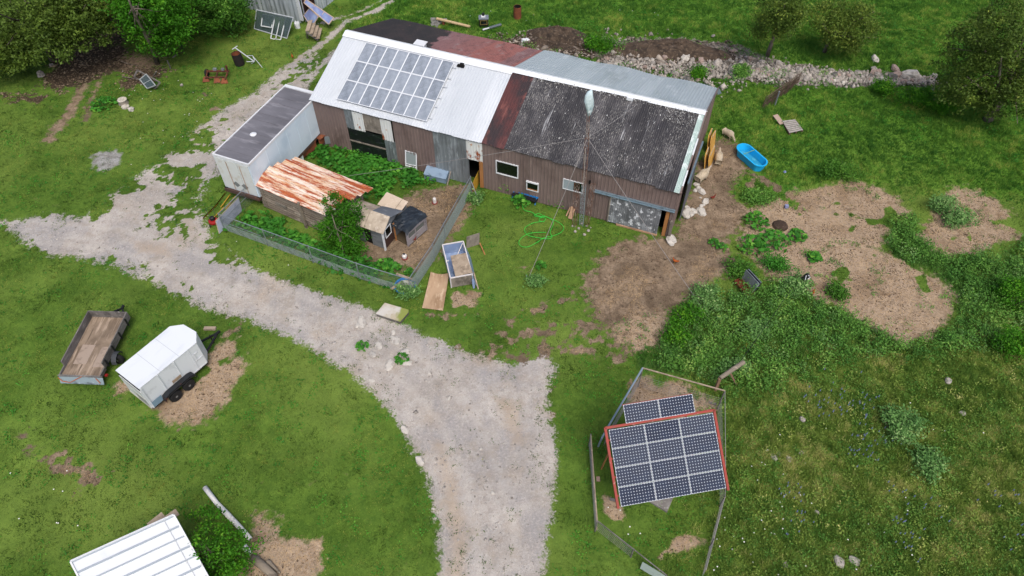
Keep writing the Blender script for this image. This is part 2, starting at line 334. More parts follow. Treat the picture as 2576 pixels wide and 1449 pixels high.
    soil = t.mix(t.rng(n2, .35, .7), lin('352c24'), lin('544839')); soil = t.mix(t.rng(n4, .5, .75, 0, .6), soil, lin('2c261f')); soil = t.mix(t.rng(fine, .6, .75, 0, .5), soil, lin('7d6f5e'))
    ash = t.mix(t.rng(n2, .4, .65), lin('9d9d9a'), lin('6b6860')); ash = t.mix(t.rng(n3, .45, .65, 0, .6), ash, lin('55564c')); ash = t.mix(t.rng(n4, .5, .7, 0, .6), ash, lin('a9a9a6'))
    rub = t.mix(t.rng(n3, .4, .7), lin('6a635b'), lin('8f8a82')); rub = t.mix(t.rng(n2, .45, .65), rub, lin('463d33'))
    c = over(gc, a['di'], dirt); c = over(c, a['so'], soil); c = over(c, a['st'], straw, .4); c = over(c, a['gr'], grav); c = over(c, a['rub'], rub); c = over(c, a['ash'], ash, .3)
    t.l(c, t.b.inputs['Base Color']); t.b.inputs['Roughness'].default_value = .95; t.b.inputs['Specular IOR Level'].default_value = .1
    h = t.mth('ADD', t.mth('MULTIPLY', n3, .7), t.mth('MULTIPLY', n4, .4)); t.bump(h, .8, .06)
    return t.m
GM = ground_mat('ground_cover')
STEP = .14
xs = np.arange(-48, 50, STEP); ys = np.arange(5, 76, STEP)
XX, YY = np.meshgrid(xs, ys, indexing='ij'); X = XX.ravel(); Y = YY.ravel(); MK = masks(X, Y); ZG = gheight(X, Y)
nx, ny = len(xs), len(ys)
ii, jj = np.meshgrid(np.arange(nx-1), np.arange(ny-1), indexing='ij'); b0 = (ii*ny+jj).ravel()
FA = np.stack([b0, b0+ny, b0+ny+1, b0+1], 1)
cl = np.zeros(len(X), int)
cl[MK['di'] > .5] = 1; cl[MK['so'] > .5] = 2; cl[MK['st'] > .5] = 3; cl[MK['gr'] > .5] = 4; cl[MK['rub'] > .5] = 5; cl[MK['ash'] > .5] = 6
fcl = cl[FA[:, 0]]
gnames = ['ground', 'dirt_yard', 'dark_soil', 'straw_patch', 'driveway', 'rubble_bed', 'ash_patch']
for k, nm in enumerate(gnames):
    sel = FA[fcl == k]
    if not len(sel): continue
    u, inv = np.unique(sel, return_inverse=True); inv = inv.reshape(sel.shape)
    o = mesh_np(nm, np.stack([X[u], Y[u], ZG[u]], 1), inv, np.full(len(u), .5), GM)
    for a_, v_ in MK.items():
        at_ = o.data.attributes.new(a_, 'FLOAT', 'POINT'); at_.data.foreach_set('value', v_[u].astype(np.float32))
    o.data.polygons.foreach_set('use_smooth', np.ones(len(o.data.polygons), bool))
    o['kind'] = 'structure'
mb = MB()
x0, x1, y0, y1 = float(xs[0])+.2, float(xs[-1])-.2, float(ys[0])+.2, float(ys[-1])-.2; B = 900
for r_ in ((-B,-B,B,y0),(-B,y1,B,B),(-B,y0,x0,y1),(x1,y0,B,y1)): mb.add([(r_[0],r_[1],-.05),(r_[2],r_[1],-.05),(r_[2],r_[3],-.05),(r_[0],r_[3],-.05)], [(0,1,2,3)])
far = mb.build('far_field', GM, at=(0,0,-.05)); far['kind'] = 'structure'
# ------------------------------------------------------------------ foliage helpers
def blades(cx, cy, cz, h, w, lean, n, tint, r0=.04):
    """n grass blades at each centre; triangle strips of one bent blade (quad + tip)"""
    N = len(cx)*n; rep = lambda a: np.repeat(a, n)
    ang = rng.random(N)*2*np.pi; la = rng.random(N)*2*np.pi
    hh = rep(h)*(.6+.7*rng.random(N)); ww = rep(w)*(.7+.6*rng.random(N)); ln = hh*lean*(.3+rng.random(N))
    bx = rep(cx)+rng.normal(0, 1, N)*r0; by = rep(cy)+rng.normal(0, 1, N)*r0; bz = rep(cz)-.01
    dx, dy = np.cos(ang)*ww/2, np.sin(ang)*ww/2
    P = np.zeros((N, 3, 3)); P[:,0] = np.stack([bx-dx, by-dy, bz], 1); P[:,1] = np.stack([bx+dx, by+dy, bz], 1)
    P[:,2] = np.stack([bx+np.cos(la)*ln, by+np.sin(la)*ln, bz+hh], 1)
    tt = np.repeat(np.clip(rep(tint)+rng.normal(0, .12, N), 0, 1), 3)
    return P.reshape(-1, 3), np.arange(N*3).reshape(-1, 3), tt
def leaves(C, size, tint, flat=.0, asp=.5, N=None):
    """one folded leaf (two triangles sharing a midrib, as a quad) at each centre"""
    n = len(C); d = rng.normal(0, 1, (n, 3)); d[:,2] *= (1-flat); d /= np.linalg.norm(d, axis=1)[:,None]+1e-9
    e = rng.normal(0, 1, (n, 3)); e[:,2] *= (1-flat); e -= (e*d).sum(1)[:,None]*d; e /= np.linalg.norm(e, axis=1)[:,None]+1e-9
    s_ = np.asarray(size).reshape(-1, 1)*(.6+.8*rng.random((n, 1)))
    nn = np.cross(d, e)
    P = np.stack([C-d*s_*.5, C+e*s_*asp*.5+nn*s_*.08, C+d*s_*.5, C-e*s_*asp*.5+nn*s_*.08], 1)
    tt = np.repeat(np.clip(tint+rng.normal(0, .1, n), 0, 1), 4)
    return P.reshape(-1, 3), np.arange(n*4).reshape(-1, 4), tt
def ellip_pts(c, r, n, shell=.5):
    d = rng.normal(0, 1, (n, 3)); d /= np.linalg.norm(d, axis=1)[:,None]
    rr = (shell+(1-shell)*rng.random(n)**.6)*np.where(rng.random(n) < .16, 1.22, 1.0)
    return np.asarray(c)+d*np.asarray(r)*rr[:,None]
def cloud(ells, nclus, nleaf, crad, size, tlo=.1, thi=.95, flat=.2, asp=.55, zmin=None):
    C = []; T = []
    tot = sum(r[0]*r[1]+r[1]*r[2] for _, r in ells)
    for c, r in ells:
        k = max(3, int(nclus*(r[0]*r[1]+r[1]*r[2])/tot)); cc = ellip_pts(c, r, k, .35)
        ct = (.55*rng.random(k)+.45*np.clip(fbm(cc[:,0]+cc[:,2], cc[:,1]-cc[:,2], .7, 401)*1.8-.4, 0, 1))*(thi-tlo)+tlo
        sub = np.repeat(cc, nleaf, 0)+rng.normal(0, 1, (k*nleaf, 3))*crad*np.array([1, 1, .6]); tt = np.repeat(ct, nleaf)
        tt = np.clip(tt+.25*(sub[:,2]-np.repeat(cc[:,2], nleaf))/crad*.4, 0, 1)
        C.append(sub); T.append(tt)
    C = np.concatenate(C); T = np.concatenate(T)
    if zmin is not None: m_ = C[:,2] > zmin; C = C[m_]; T = T[m_]
    return leaves(C, size, T, flat, asp)
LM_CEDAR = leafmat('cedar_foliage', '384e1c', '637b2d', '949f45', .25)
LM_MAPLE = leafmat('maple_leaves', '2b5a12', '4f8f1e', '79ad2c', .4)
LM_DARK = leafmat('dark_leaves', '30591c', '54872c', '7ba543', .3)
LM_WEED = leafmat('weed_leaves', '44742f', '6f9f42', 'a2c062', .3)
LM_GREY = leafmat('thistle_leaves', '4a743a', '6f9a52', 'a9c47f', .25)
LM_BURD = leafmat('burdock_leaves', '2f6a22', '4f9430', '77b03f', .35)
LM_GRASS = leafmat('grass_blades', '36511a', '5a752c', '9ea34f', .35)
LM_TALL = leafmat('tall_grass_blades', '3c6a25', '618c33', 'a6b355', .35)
LM_MEAD = leafmat('meadow_grass_blades', '587a30', '8ba047', 'c6c27a', .3)
BARK = mat('bark', '746b60', .95, layers=(('3b342d', 3, .45, .6, (1,1,.2)), ('8b8378', 8, .58, .7, (1,1,.3))), bump=(12, .6, .03, (1,1,.2)))
def tree(name, label, cat, base, ells, nclus, nleaf, crad, size, lm, trunk, limbs=6, rad=.16, group=None, flat=.2, asp=.55, tlo=.1, thi=.95, lm2=None):
    """base world point; ells = world ellipsoids ((c),(r)); trunk = list of world points from the base up"""
    root = thing(name, label, cat, tuple(base), 0, group)
    ib = np.array(base)
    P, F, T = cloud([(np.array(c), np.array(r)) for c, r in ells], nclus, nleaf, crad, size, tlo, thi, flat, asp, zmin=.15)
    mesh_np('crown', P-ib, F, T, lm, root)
    mb = MB(); tp = [Vector(p)-Vector(base) for p in trunk]; k = len(tp)
    mb.tube(tp, [rad*(1-.75*i/(k-1)) for i in range(k)], 8)
    for i in range(limbs):
        c, r = ells[i % len(ells)]; c = Vector(c)-Vector(base); r = Vector(r)
        t0 = .3+.6*random.random(); seg = min(int(t0*(k-1)), k-2); fr = t0*(k-1)-seg; s0 = tp[seg].lerp(tp[seg+1], fr)
        e = c+Vector((random.uniform(-1,1)*r.x*.85, random.uniform(-1.05,.5)*r.y, random.uniform(-.5,1.05)*r.z)); m_ = s0.lerp(e, .5)+Vector((0,0,-.1*r.z+random.uniform(-.2,.2)))
        rr = rad*(1-.7*t0)*.55; mb.tube([s0, s0.lerp(m_, .5)+Vector((random.uniform(-.1,.1),random.uniform(-.1,.1),0)), m_, m_.lerp(e, .5), e], [rr, rr*.8, rr*.6, rr*.4, rr*.15], 6)
    mb.build('trunk', BARK, root, smooth=True)
    return root
def bush(name, label, cat, base, rx, ry, h, lm, nclus=60, nleaf=26, size=.13, group=None, stem=True, crad=None, flat=.3, asp=.55, lobes=5):
    base = Vector(base); root = thing(name, label, cat, tuple(base), 0, group); ells = []
    for i in range(lobes):
        a = random.random()*6.28; k_ = .5 if i else 0
        ells.append(((math.cos(a)*rx*k_, math.sin(a)*ry*k_, h*random.uniform(.4, .6)), (rx*random.uniform(.45, .7), ry*random.uniform(.45, .7), h*random.uniform(.38, .52))))
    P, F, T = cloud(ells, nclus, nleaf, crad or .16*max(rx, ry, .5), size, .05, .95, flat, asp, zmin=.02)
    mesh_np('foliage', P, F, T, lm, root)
    if stem:
        mb = MB()
        for i in range(5):
            a = random.random()*6.28; e = Vector((math.cos(a)*rx*.5, math.sin(a)*ry*.5, h*.75)); mb.tube([(0,0,-.05), e*.5+Vector((0,0,.1*h)), e], [.02, .014, .006], 5)
        mb.build('stem', BARK, root)
    return root
def burdock(label, base, r, h=.45, n=46, size=.34, group=None, name='leafy_weed', lm=None):
    base = Vector(base); root = thing(name, label, 'plant', tuple(base), 0, group)
    a = rng.random(n)*6.283; rr = r*np.sqrt(rng.random(n)); z = h*(1-.75*(rr/r)**2)*(.5+.6*rng.random(n))+.05
    C = np.stack([np.cos(a)*rr, np.sin(a)*rr, z], 1)
    P, F, T = leaves(C, size, rng.random(n), .72, .75); mesh_np('foliage', P, F, T, lm or LM_BURD, root)
    mb = MB()
    for i in range(0, n, 4): mb.tube([(0,0,0), tuple(C[i]*np.array([.5,.5,.7])), tuple(C[i])], [.012,.009,.005], 4)
    mb.build('stem', MATS.get('plant_stem') or mat('plant_stem', '5b7a35', .7), root)
    return root
# ------------------------------------------------------------------ barn
BL, BW1, BW2, HE, HR, HB = 25.09, 5.56, 6.3, 3.83, 5.76, 3.42
barn = thing('barn', 'long brown metal-sided barn with a white, maroon and black patched roof', 'barn', (-13.511, 40.495, 0), -.3743)
M_BRN = mat('brown_siding', '6e5f5b', .55, 0, (('5a4c48', 1.2, .5, .7, (1,1,.5)), ('85756f', 3, .6, .75, (1,1,.4))), tint='746560', spec=.4)
M_GAL = mat('galvanised_sheet', '8f979c', .45, .35, (('6d7376', 1.5, .45, .62, (1,1,.3)), ('a9b2b8', 4, .55, .7, (1,1,.3))), tint='7f878b', spec=.5)
M_RWH = mat('rusty_white_sheet', 'c9ccc9', .6, 0, (('8a4a2a', 1.6, .58, .64, (1,1,.5)), ('a77a55', 3, .62, .7)), spec=.3)
M_PLG = mat('grey_plywood', '7d766c', .9, 0, (('5d574f', 2, .45, .65), ('988f82', 7, .55, .7, (1,1,.3))))
M_WHR = mat('white_metal_roof', 'c3c8cc', .45, 0, (('b0b6bb', .5, .5, .68, (1,.3,1)), ('a9abac', 5, .66, .76, (1,.3,1))), tint='b4babf', spec=.4)
M_MAR = mat('maroon_roof', '5c3330', .55, 0, (('33292a', .45, .46, .56, (1,.5,1)), ('70453f', 2, .55, .7, (1,.3,1))), tint='4a2b2a', spec=.4)
def black_roof():
    t = NT('weathered_black_roof'); a = t.attr('tint')
    c = t.mix(t.rng(a, 0, 1), lin('262528'), lin('313033'))
    c = t.mix(t.rng(t.noise(1.2, 5, (1,.35,1)), .5, .68, 0, .7), c, lin('565455'))
    sp_ = t.mth('MULTIPLY', t.rng(t.noise(16, 3, (1.1,.4,.4), .7), .5, .66), t.rng(t.noise(1.0, 5, (1,.3,.3), .65), .4, .62)); c = t.mix(t.mth('MULTIPLY', sp_, .75), c, lin('97958f'))
    c = t.mix(t.rng(t.noise(1.5, 6, (1,.1,.1), .8), .61, .70, 0, .8), c, lin('a9aaab'))
    c = t.mix(t.rng(t.noise(11, 2, (1.2,.32,.32), .5), .70, .73, 0, .85), c, lin('c9c9c6'))
    t.l(c, t.b.inputs['Base Color']); t.b.inputs['Roughness'].default_value = .7
    t.bump(t.noise(14, 4), .6, .02); return t.m
M_BLK = black_roof()
M_LGT = mat('pale_galvanised_roof', 'b4bdc2', .45, .2, (('959ea2', .6, .5, .7, (1,.3,1)), ('bcc4c8', 2, .55, .7, (1,.3,1)), ('7d6f66', 3, .75, .8)), tint='a5afb5', spec=.5)
def back_red():
    t = NT('faded_red_roof'); a = t.attr('tint')
    c = t.mix(t.rng(a, 0, 1), lin('935c54'), lin('7b6264'))
    c = t.mix(t.rng(t.noise(2.0, 5, (1,.12,1)), .55, .68, 0, .75), c, lin('8d7d7c')); c = t.mix(t.rng(t.noise(3, 5, (1,.2,1)), .5, .7, 0, .6), c, lin('4a2a28'))
    sep = t.n('ShaderNodeSeparateXYZ'); t.l(t.coord(), sep.inputs[0])
    e = t.mth('ADD', sep.outputs[0], t.mth('MULTIPLY', t.mth('SUBTRACT', t.noise(.55, 5), .5), 4.5)); e = t.mth('SUBTRACT', e, t.mth('MULTIPLY', t.mth('SUBTRACT', sep.outputs[1], 5.5), -.18))
    c2 = t.mix(t.rng(t.noise(1.6, 5, (1,.2,1)), .45, .7), lin('2a2526'), lin('3d3231')); c2 = t.mix(t.rng(t.noise(3, 5, (1,.15,1)), .66, .74, 0, .6), c2, lin('6e5649'))
    c = t.mix(t.rng(e, 6.0, 6.25), c2, c); t.l(c, t.b.inputs['Base Color']); t.b.inputs['Roughness'].default_value = .6; return t.m
M_RED = back_red()
M_WHT = mat('white_paint', 'c9ccce', .5, 0, (('a9a9a5', 3, .6, .75),))
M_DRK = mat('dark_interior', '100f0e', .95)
M_DGL = mat('dark_glass', '0f1413', .12, spec=.6)
M_STL = mat('steel_track', '7f929d', .4, .5, (('5f6f78', 3, .5, .7),))
M_TIM = mat('bright_timber', '9a6b3f', .8, 0, (('7a4f2c', 6, .5, .7, (1,1,.2)),))
M_PLY = mat('weathered_plywood', '9a8b78', .85, 0, (('7b6d5c', 1.6, .45, .65), ('b3a28c', 5, .55, .72), ('5f5548', 9, .66, .76)), bump=(20, .2, .01))
M_SLD = mat('spotted_sliding_door', '66696c', .7, 0, (('4f5254', 1.2, .45, .65, (1,1,.4)), ('8f9396', 2.6, .5, .64, (1,1,.6)), ('c3c7ca', 3.8, .57, .62, (1,1,.8))))
BY = .15
mb = MB()
for a0, a1, z0, z1 in ((0,2.5,0,3.8),(6.1,9.0,0,3.8),(12.45,13.39,0,3.8),(13.39,14.87,0,1.63),(13.39,14.87,2.66,3.8),(14.87,15.48,0,3.8),(15.48,16.27,0,.92),(15.48,16.27,1.56,3.8),(16.27,17.89,0,3.8),(17.89,19.22,0,1.78),(17.89,19.22,2.6,3.8),(19.22,21.0,0,3.8),(21.0,24.75,2.3,3.8),(24.75,25.0,0,3.8)):
    mb.corr((a0,BY,z0), (1,0,0), (0,0,1), a1-a0, z1-z0, .23, .03, rows=1, sheet=.92)
mb.corr((25.0,BY,0), (0,1,0), (0,0,1), BW1+BW2-.35, 3.4, .23, .03, rows=1, sheet=.92)
mb.corr((.1,BW1+BW2-.2,0), (0,-1,0), (0,0,1), BW1+BW2-.35, 3.4, .23, .03, rows=1, sheet=.92)
for xx in (25.0, .1): mb.prism([(xx,.3,3.35),(xx,BW1,HR-.15),(xx,BW1+BW2-.3,3.35)], (-.05,0,0))
mb.prism([(.1,BW1+BW2-.2,0),(24.95,BW1+BW2-.2,0),(24.95,BW1+BW2-.2,3.3),(.1,BW1+BW2-.2,3.3)], (0,.05,0))
mb.build('wall', M_BRN, barn)
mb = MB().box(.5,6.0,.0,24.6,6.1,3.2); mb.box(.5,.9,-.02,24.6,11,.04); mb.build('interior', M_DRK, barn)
# patched front panels
for P_, w_, h_, m_, lb in (((2.5,BY-.01,2.15),.62,1.55,M_GAL,'grey galvanised patch beside the torn plastic'),((5.3,BY-.02,0),.8,2.0,M_GAL,'low pale galvanised patch sheet'),((3.12,BY-.03,2.2),.8,1.48,M_RWH,'rust streaked white patch above the black plastic'),((5.2,BY-.03,1.95),.8,1.7,M_RWH,'white patch with rusty right edge'),((11.35,BY-.04,2.2),1.1,1.5,M_RWH,'rusty white patch over the open doorway')):
    mb = MB(); mb.corr(P_, (1,0,0), (0,0,1), w_, h_, .2, .02, rows=1); o = mb.build('wall_patch', m_, barn); o['label'] = lb
mb = MB().box(3.9,BY-.02,2.35,5.22,BY+.02,3.72); o = mb.build('wall_patch', M_PLG, barn); o['label'] = 'grey plywood patch'
mb = MB(); mb.corr((9.0,BY-.01,0), (1,0,0), (0,0,1), 2.35, 3.75, .26, .035, rows=1, sheet=.6); o = mb.build('wall_patch', M_GAL, barn); o['label'] = 'tall grey corrugated sheets'
M_BPL = mat('black_plastic', '15171a', .35, 0, (('3c4146', 3.5, .6, .66, (.35,1,2.2)), ('6a6f72', 5, .68, .72, (.3,1,2))), spec=.6)
mb = MB(); mb.corr((2.52,BY+.02,.1), (1,0,0), (0,0,1), 2.76, 2.1, .9, .04, prof='wave', rows=6, sag=lambda u,v: .02*math.sin(u*5+v*7)); d_ = mb.build('door', M_BPL, barn); d_['label'] = 'large doorway covered with torn black plastic'
mb = MB().box(2.5,BY-.06,1.1,5.3,BY-.02,1.2); mb.build('cross_bar', M_PLG, d_)
# doorway jambs
mb = MB().box(12.2,BY-.05,0,12.44,BY+.1,2.25); mb.build('door_post', M_TIM, barn)
mb = MB().box(11.36,BY-.02,0,11.42,BY+.1,2.2); mb.build('door_post', M_GAL, barn)
def window(a0, a1, z0, z1, fw, half=False):
    mb = MB(); y0, y1 = BY-.06, BY+.06
    mb.box(a0-fw,y0,z0-fw,a1+fw,y1,z0); mb.box(a0-fw,y0,z1,a1+fw,y1,z1+fw); mb.box(a0-fw,y0,z0,a0,y1,z1); mb.box(a1,y0,z0,a1+fw,y1,z1)
    w = mb.build('window', M_WHT, barn); MB().box(a0,BY+.0,z0,a1,BY+.02,z1).build('pane', M_DGL, w)
    if half:
        MB().box(a0,BY-.03,z0,a0+(a1-a0)*.52,BY-.01,z1).build('screen', mat('window_screen', '8e9a9e', .7), w)
    return w
window(13.42,14.84,1.66,2.62,.06); window(15.52,16.24,.96,1.52,.06); window(17.93,19.18,1.82,2.56,.045, True)
MB().box(15.46,BY-.12,1.58,16.3,BY+.0,1.66).build('window_hood', M_WHT, barn)
MB().box(15.54,BY-.045,.96,16.2,BY-.035,1.04).build('window_board', M_TIM, barn)
mb = MB().box(19.9,BY-.14,2.28,25.0,BY-.02,2.4); mb.box(19.9,BY-.2,2.26,25.0,BY-.14,2.3); mb.build('door_track', M_STL, barn)
mb = MB(); mb.corr((21.0,BY-.1,.08), (1,0,0), (0,0,1), 3.22, 2.15, .13, .012, prof='wave', rows=1); sd_ = mb.build('sliding_door', M_SLD, barn)
MB().box(21.6,BY-.16,-.02,24.25,BY-.04,.1).build('bottom_rail', mat('pale_timber','a58468',.85,0,(('7d6148',5,.5,.7,(.2,1,1)),)), sd_)
MB().box(20.98,BY-.13,.05,21.05,BY-.05,2.2).build('door_edge', M_PLG, sd_)
MB().box(24.5,BY-.02,0,24.72,BY+.1,2.25).build('door_post', M_TIM, barn)
MB().beam((25.02,BY-.1,0),(24.94,BY-.1,1.5),.16,.16).build('door_post', mat('grey_post','6f675e',.9,0,(('4c463f',4,.5,.7),)), barn)
MB().box(19.55,BY-.1,2.75,19.65,BY-.01,3.0).build('wall_bracket', M_DRK, barn)
# end wall sliding door and trim (right gable)
mb = MB(); mb.corr((25.28,1.6,.2), (0,1,0), (0,0,1), 3.3, 3.4, .2, .025, rows=1); mb.build('end_door', mat('slate_siding','53545b',.5,.1,(('6c7078',2,.55,.7,(1,1,.3)),)), barn)
mb = MB().box(25.24,1.2,3.62,25.34,5.4,3.74); mb.build('door_track', M_STL, barn)
M_SLP = (BW1, HR-HE); ls = math.hypot(*M_SLP); VF = Vector((0, BW1/ls, (HR-HE)/ls)); NF = Vector((1,0,0)).cross(VF)
l2 = math.hypot(BW2, HR-HB); VB = Vector((0, BW2/l2, (HB-HR)/l2))
rag = lambda u, v: -.03*math.sin(u*1.1+1)*max(0, 1-v/1.2)+.01*math.sin(u*3)
mb = MB(); mb.corr((0,0,HE), (1,0,0), VF, 12.45, ls, .2, .028, rows=8, sheet=.95, rag0=.03); r_ = mb.build('roof', M_WHR, barn); r_['label'] = 'white ribbed metal roof section'
mb = MB(); mb.corr((12.45,0,HE-.005), (1,0,0), VF, 1.5, ls-.1, .2, .028, rows=8, sheet=.75, rag0=.03); r_ = mb.build('roof', M_MAR, barn); r_['label'] = 'dark maroon roof strip'
mb = MB(); mb.corr((13.95,0,HE-.01), (1,0,0), VF, 10.72, ls-.12, .13, .03, prof='wave', rows=24, sheet=.8, rag0=.07, sag=rag); r_ = mb.build('roof', M_BLK, barn); r_['label'] = 'black flaking roof section speckled white'
mb = MB(); mb.corr((24.67,0,HE), (1,0,0), VF, .36, ls-.05, .09, .02, prof='wave', rows=8); r_ = mb.build('roof', mat('fibreglass_strip','9fb3ac',.4,0,(('d5dcda',2,.5,.7),('6f7f7a',4,.6,.7))), barn); r_['label'] = 'pale green translucent roof edge'
P0b = Vector((0,BW1,HR))
mb = MB(); mb.corr(P0b, (1,0,0), VB, 12.3, l2, .16, .03, rows=10, sheet=.8, rag=.06, sag=lambda u,v: .02*math.sin(u*.9)); r_ = mb.build('roof', M_RED, barn); r_['label'] = 'black and faded red rear roof section'
mb = MB(); mb.corr(P0b+Vector((12.3,0,.01)), (1,0,0), VB, 12.8, l2+.15, .2, .028, rows=10, sheet=.82, rag=.05, sag=lambda u,v: .05*math.sin(u*1.3)*(v/l2)); r_ = mb.build('roof', M_LGT, barn); r_['label'] = 'pale galvanised rear roof section'
# ridge cap
M_RDG = mat('ridge_cap_white', 'd6dadc', .4, 0, (('bcc0c2', 1.5, .6, .75),))
mb = MB()
for a0, a1, w in ((-.02,3.1,.5),(3.08,6.2,.5),(6.18,9.3,.5),(9.28,12.5,.5),(12.5,15.4,.34),(15.4,18.4,.3),(18.4,21.5,.24),(21.48,25.1,.3)):
    p = Vector((a0,BW1,HR+.045+random.uniform(0,.02))); q_ = Vector((a1-a0,0,0))
    mb.prism([p-VF*w, p, p+Vector((0,0,.015)), p-VF*w+NF*.015], q_); 
    nb = Vector((1,0,0)).cross(VB); mb.prism([p, p+VB*.28, p+VB*.28+nb*.015, p+Vector((0,0,.015))], q_)
mb.box(20.15,BW1-.45,HR-.1,20.55,BW1-.05,HR+.09)
mb.build('ridge_cap', M_RDG, barn)
mb = MB()      # curled flaking sealant lumps along the black section's top
for i in range(420):
    a = random.uniform(14,24.6); t_ = ls-.16-abs(random.gauss(0,.13)) if i < 300 else ls-random.uniform(.2,1.3)
    if i >= 300: a = random.uniform(22.6,24.6)
    p = Vector((a,0,HE))+VF*t_+NF*.045; d = Vector((random.uniform(-1,1),random.uniform(-1,1),random.uniform(.0,.5))).normalized()*random.uniform(.03,.08)
    mb.tint = random.random(); mb.beam(p-d, p+d, .035, .02)
fs = mb.build('flaked_sealant', mat('flaked_sealant','4c4a49',.8,0,(),tint='b5b5b2'), barn); fs['kind'] = 'stuff'
mb = MB()      # rake trim on the right gable in alternating colours
segs = ((0,.5,0),(.5,1.6,1),(1.6,2.7,0),(2.7,3.9,1),(3.9,5.9,0))
for col, nm in ((0,M_BRN),(1,M_WHT)):
    mb = MB()
    for s0, s1, c_ in segs:
        if c_ == col: mb = MB(); a = Vector((25.06,0,HE-.05))+VF*s0; b = Vector((25.06,0,HE-.05))+VF*s1; mb.beam(a, b, .08, .24); tr_ = mb.build('rake_trim', nm, barn); tr_['label'] = ('brown' if col == 0 else 'white')+' rake trim board'
    if col == 0: mb = MB(); mb.beam(Vector((25.06,BW1,HR-.05)), Vector((25.06,BW1,HR-.05))+VB*l2, .08, .24); tr_ = mb.build('rake_trim', nm, barn); tr_['label'] = 'brown rear rake trim board'
MB().prism([P0b+VB*(l2-.9)+Vector((25.0,0,.05)), P0b+VB*(l2+.1)+Vector((25.05,0,.06)), P0b+VB*(l2+.1)+Vector((25.35,0,-.35)), P0b+VB*(l2-.9)+Vector((25.2,0,-.25))], (0,0,.02)).build('bent_sheet', M_STL, barn)
mb = MB(); c_ = P0b+Vector((5.5,0,0))+VB*.5; mb.box(c_.x-.32,c_.y-.22,c_.z-.1,c_.x+.32,c_.y+.22,c_.z+.22); mb.box(c_.x-.4,c_.y-.3,c_.z+.22,c_.x+.4,c_.y+.3,c_.z+.27); mb.build('roof_vent', M_WHT, barn)
# ------------------------------------------------------------------ solar panels
def cellmat(name, c1, c2, dot, rough, dots=.17):
    t = NT(name); mp = t.sc((1/.1275,1/.1275,1)); sp = t.n('ShaderNodeSeparateXYZ'); t.l(mp, sp.inputs[0])
    def d(o_): return t.mth('ABSOLUTE', t.mth('SUBTRACT', t.mth('FRACT', t.mth('ADD', o_, .5)), .5))
    dx, dy = d(sp.outputs[0]), d(sp.outputs[1]); s_ = t.mth('ADD', dx, dy); mn = t.mth('MINIMUM', dx, dy)
    c = t.mix(t.rng(t.noise(3, 3), .3, .7), lin(c1), lin(c2)); c = t.mix(t.rng(mn, .03, .012), c, lin(dot), ); 
    c = t.mix(t.rng(mn, .03, .01, 0, .12), t.mix(t.rng(t.noise(3, 3), .3, .7), lin(c1), lin(c2)), lin(dot)); c = t.mix(t.rng(s_, dots+.03, dots-.01), c, lin(dot)); oi = t.n('ShaderNodeObjectInfo'); c = t.mix(t.mth('MULTIPLY', oi.outputs['Random'], .35 if rough < .4 else .05), c, lin('a9b1ba')); c = t.mix(t.rng(t.noise(1.3, 3), .5, .75, 0, .3), c, lin('9aa2ab' if rough < .4 else '26344c'))  # pale mixes paint uneven sky reflection into the glossy roof panels
    t.l(c, t.b.inputs['Base Color']); t.b.inputs['Roughness'].default_value = rough; t.b.inputs['Specular IOR Level'].default_value = .15 if rough > .4 else .6; return t.m
CM1 = cellmat('solar_cells_dark', '111a30', '18243b', 'b9c2cd', .5)
CM2 = cellmat('solar_cells_sky_sheen', '666e78', '868e97', 'aab0b8', .25, .1)  # pale grey cell colour has the reflected sky painted in
M_ALU = mat('aluminium_frame', 'b4b9be', .55, 0)
def panel(parent, cm, name='solar_panel', fr=.013, fm=None):
    hx, hy = .79, .405; mb = MB()
    mb.box(-hx,-hy,-.02,hx,-hy+fr,.02); mb.box(-hx,hy-fr,-.02,hx,hy,.02); mb.box(-hx,-hy+fr,-.02,-hx+fr,hy-fr,.02); mb.box(hx-fr,-hy+fr,-.02,hx,hy-fr,.02)
    p = mb.build(name, fm or M_ALU, parent); MB().box(-hx+fr,-hy+fr,-.012,hx-fr,hy-fr,.012).build('cell_sheet', cm, p); return p
arr = thing('roof_solar_array', 'large rooftop solar array of twenty-four grey panels on the white barn roof', 'solar array', (-13.511, 40.495, 0), -.3743)
pf = None; ax = Vector((1,0,0))
rot = Matrix((ax, VF, NF)).transposed().to_4x4()
for c in range(8):
    for r in range(3):
        pos = Vector((1.95+.41+c*.82,0,HE))+VF*(.46+.8+r*1.6)+NF*.17
        M_ = Matrix.Translation(pos) @ rot @ Matrix.Rotation(math.pi/2, 4, 'Z')
        p = panel(arr, CM2, fr=.032, fm=mat('bright_panel_frame','d5d9dc',.5)) if pf is None else copy_tree(pf, arr)
        if pf is None: pf = p
        p.matrix_local = M_
mb = MB()
for t_ in (.8, 1.7, 2.4, 3.3, 4.0, 4.9): a = Vector((1.9,0,HE))+VF*t_+NF*.1; mb.beam(a, a+Vector((6.85,0,0)), .05, .05, NF)
mb.build('mounting_rail', M_ALU, arr)
mb = MB(); a = Vector((8.75,0,HE))+VF*5.15+NF*.09; mb.beam(a, a+Vector((.5,0,0)), .2, .06, NF); mb.box(a.x+.2,a.y-.1,a.z,a.x+.45,a.y+.12,a.z+.18); mb.build('junction_box', M_DRK, arr)
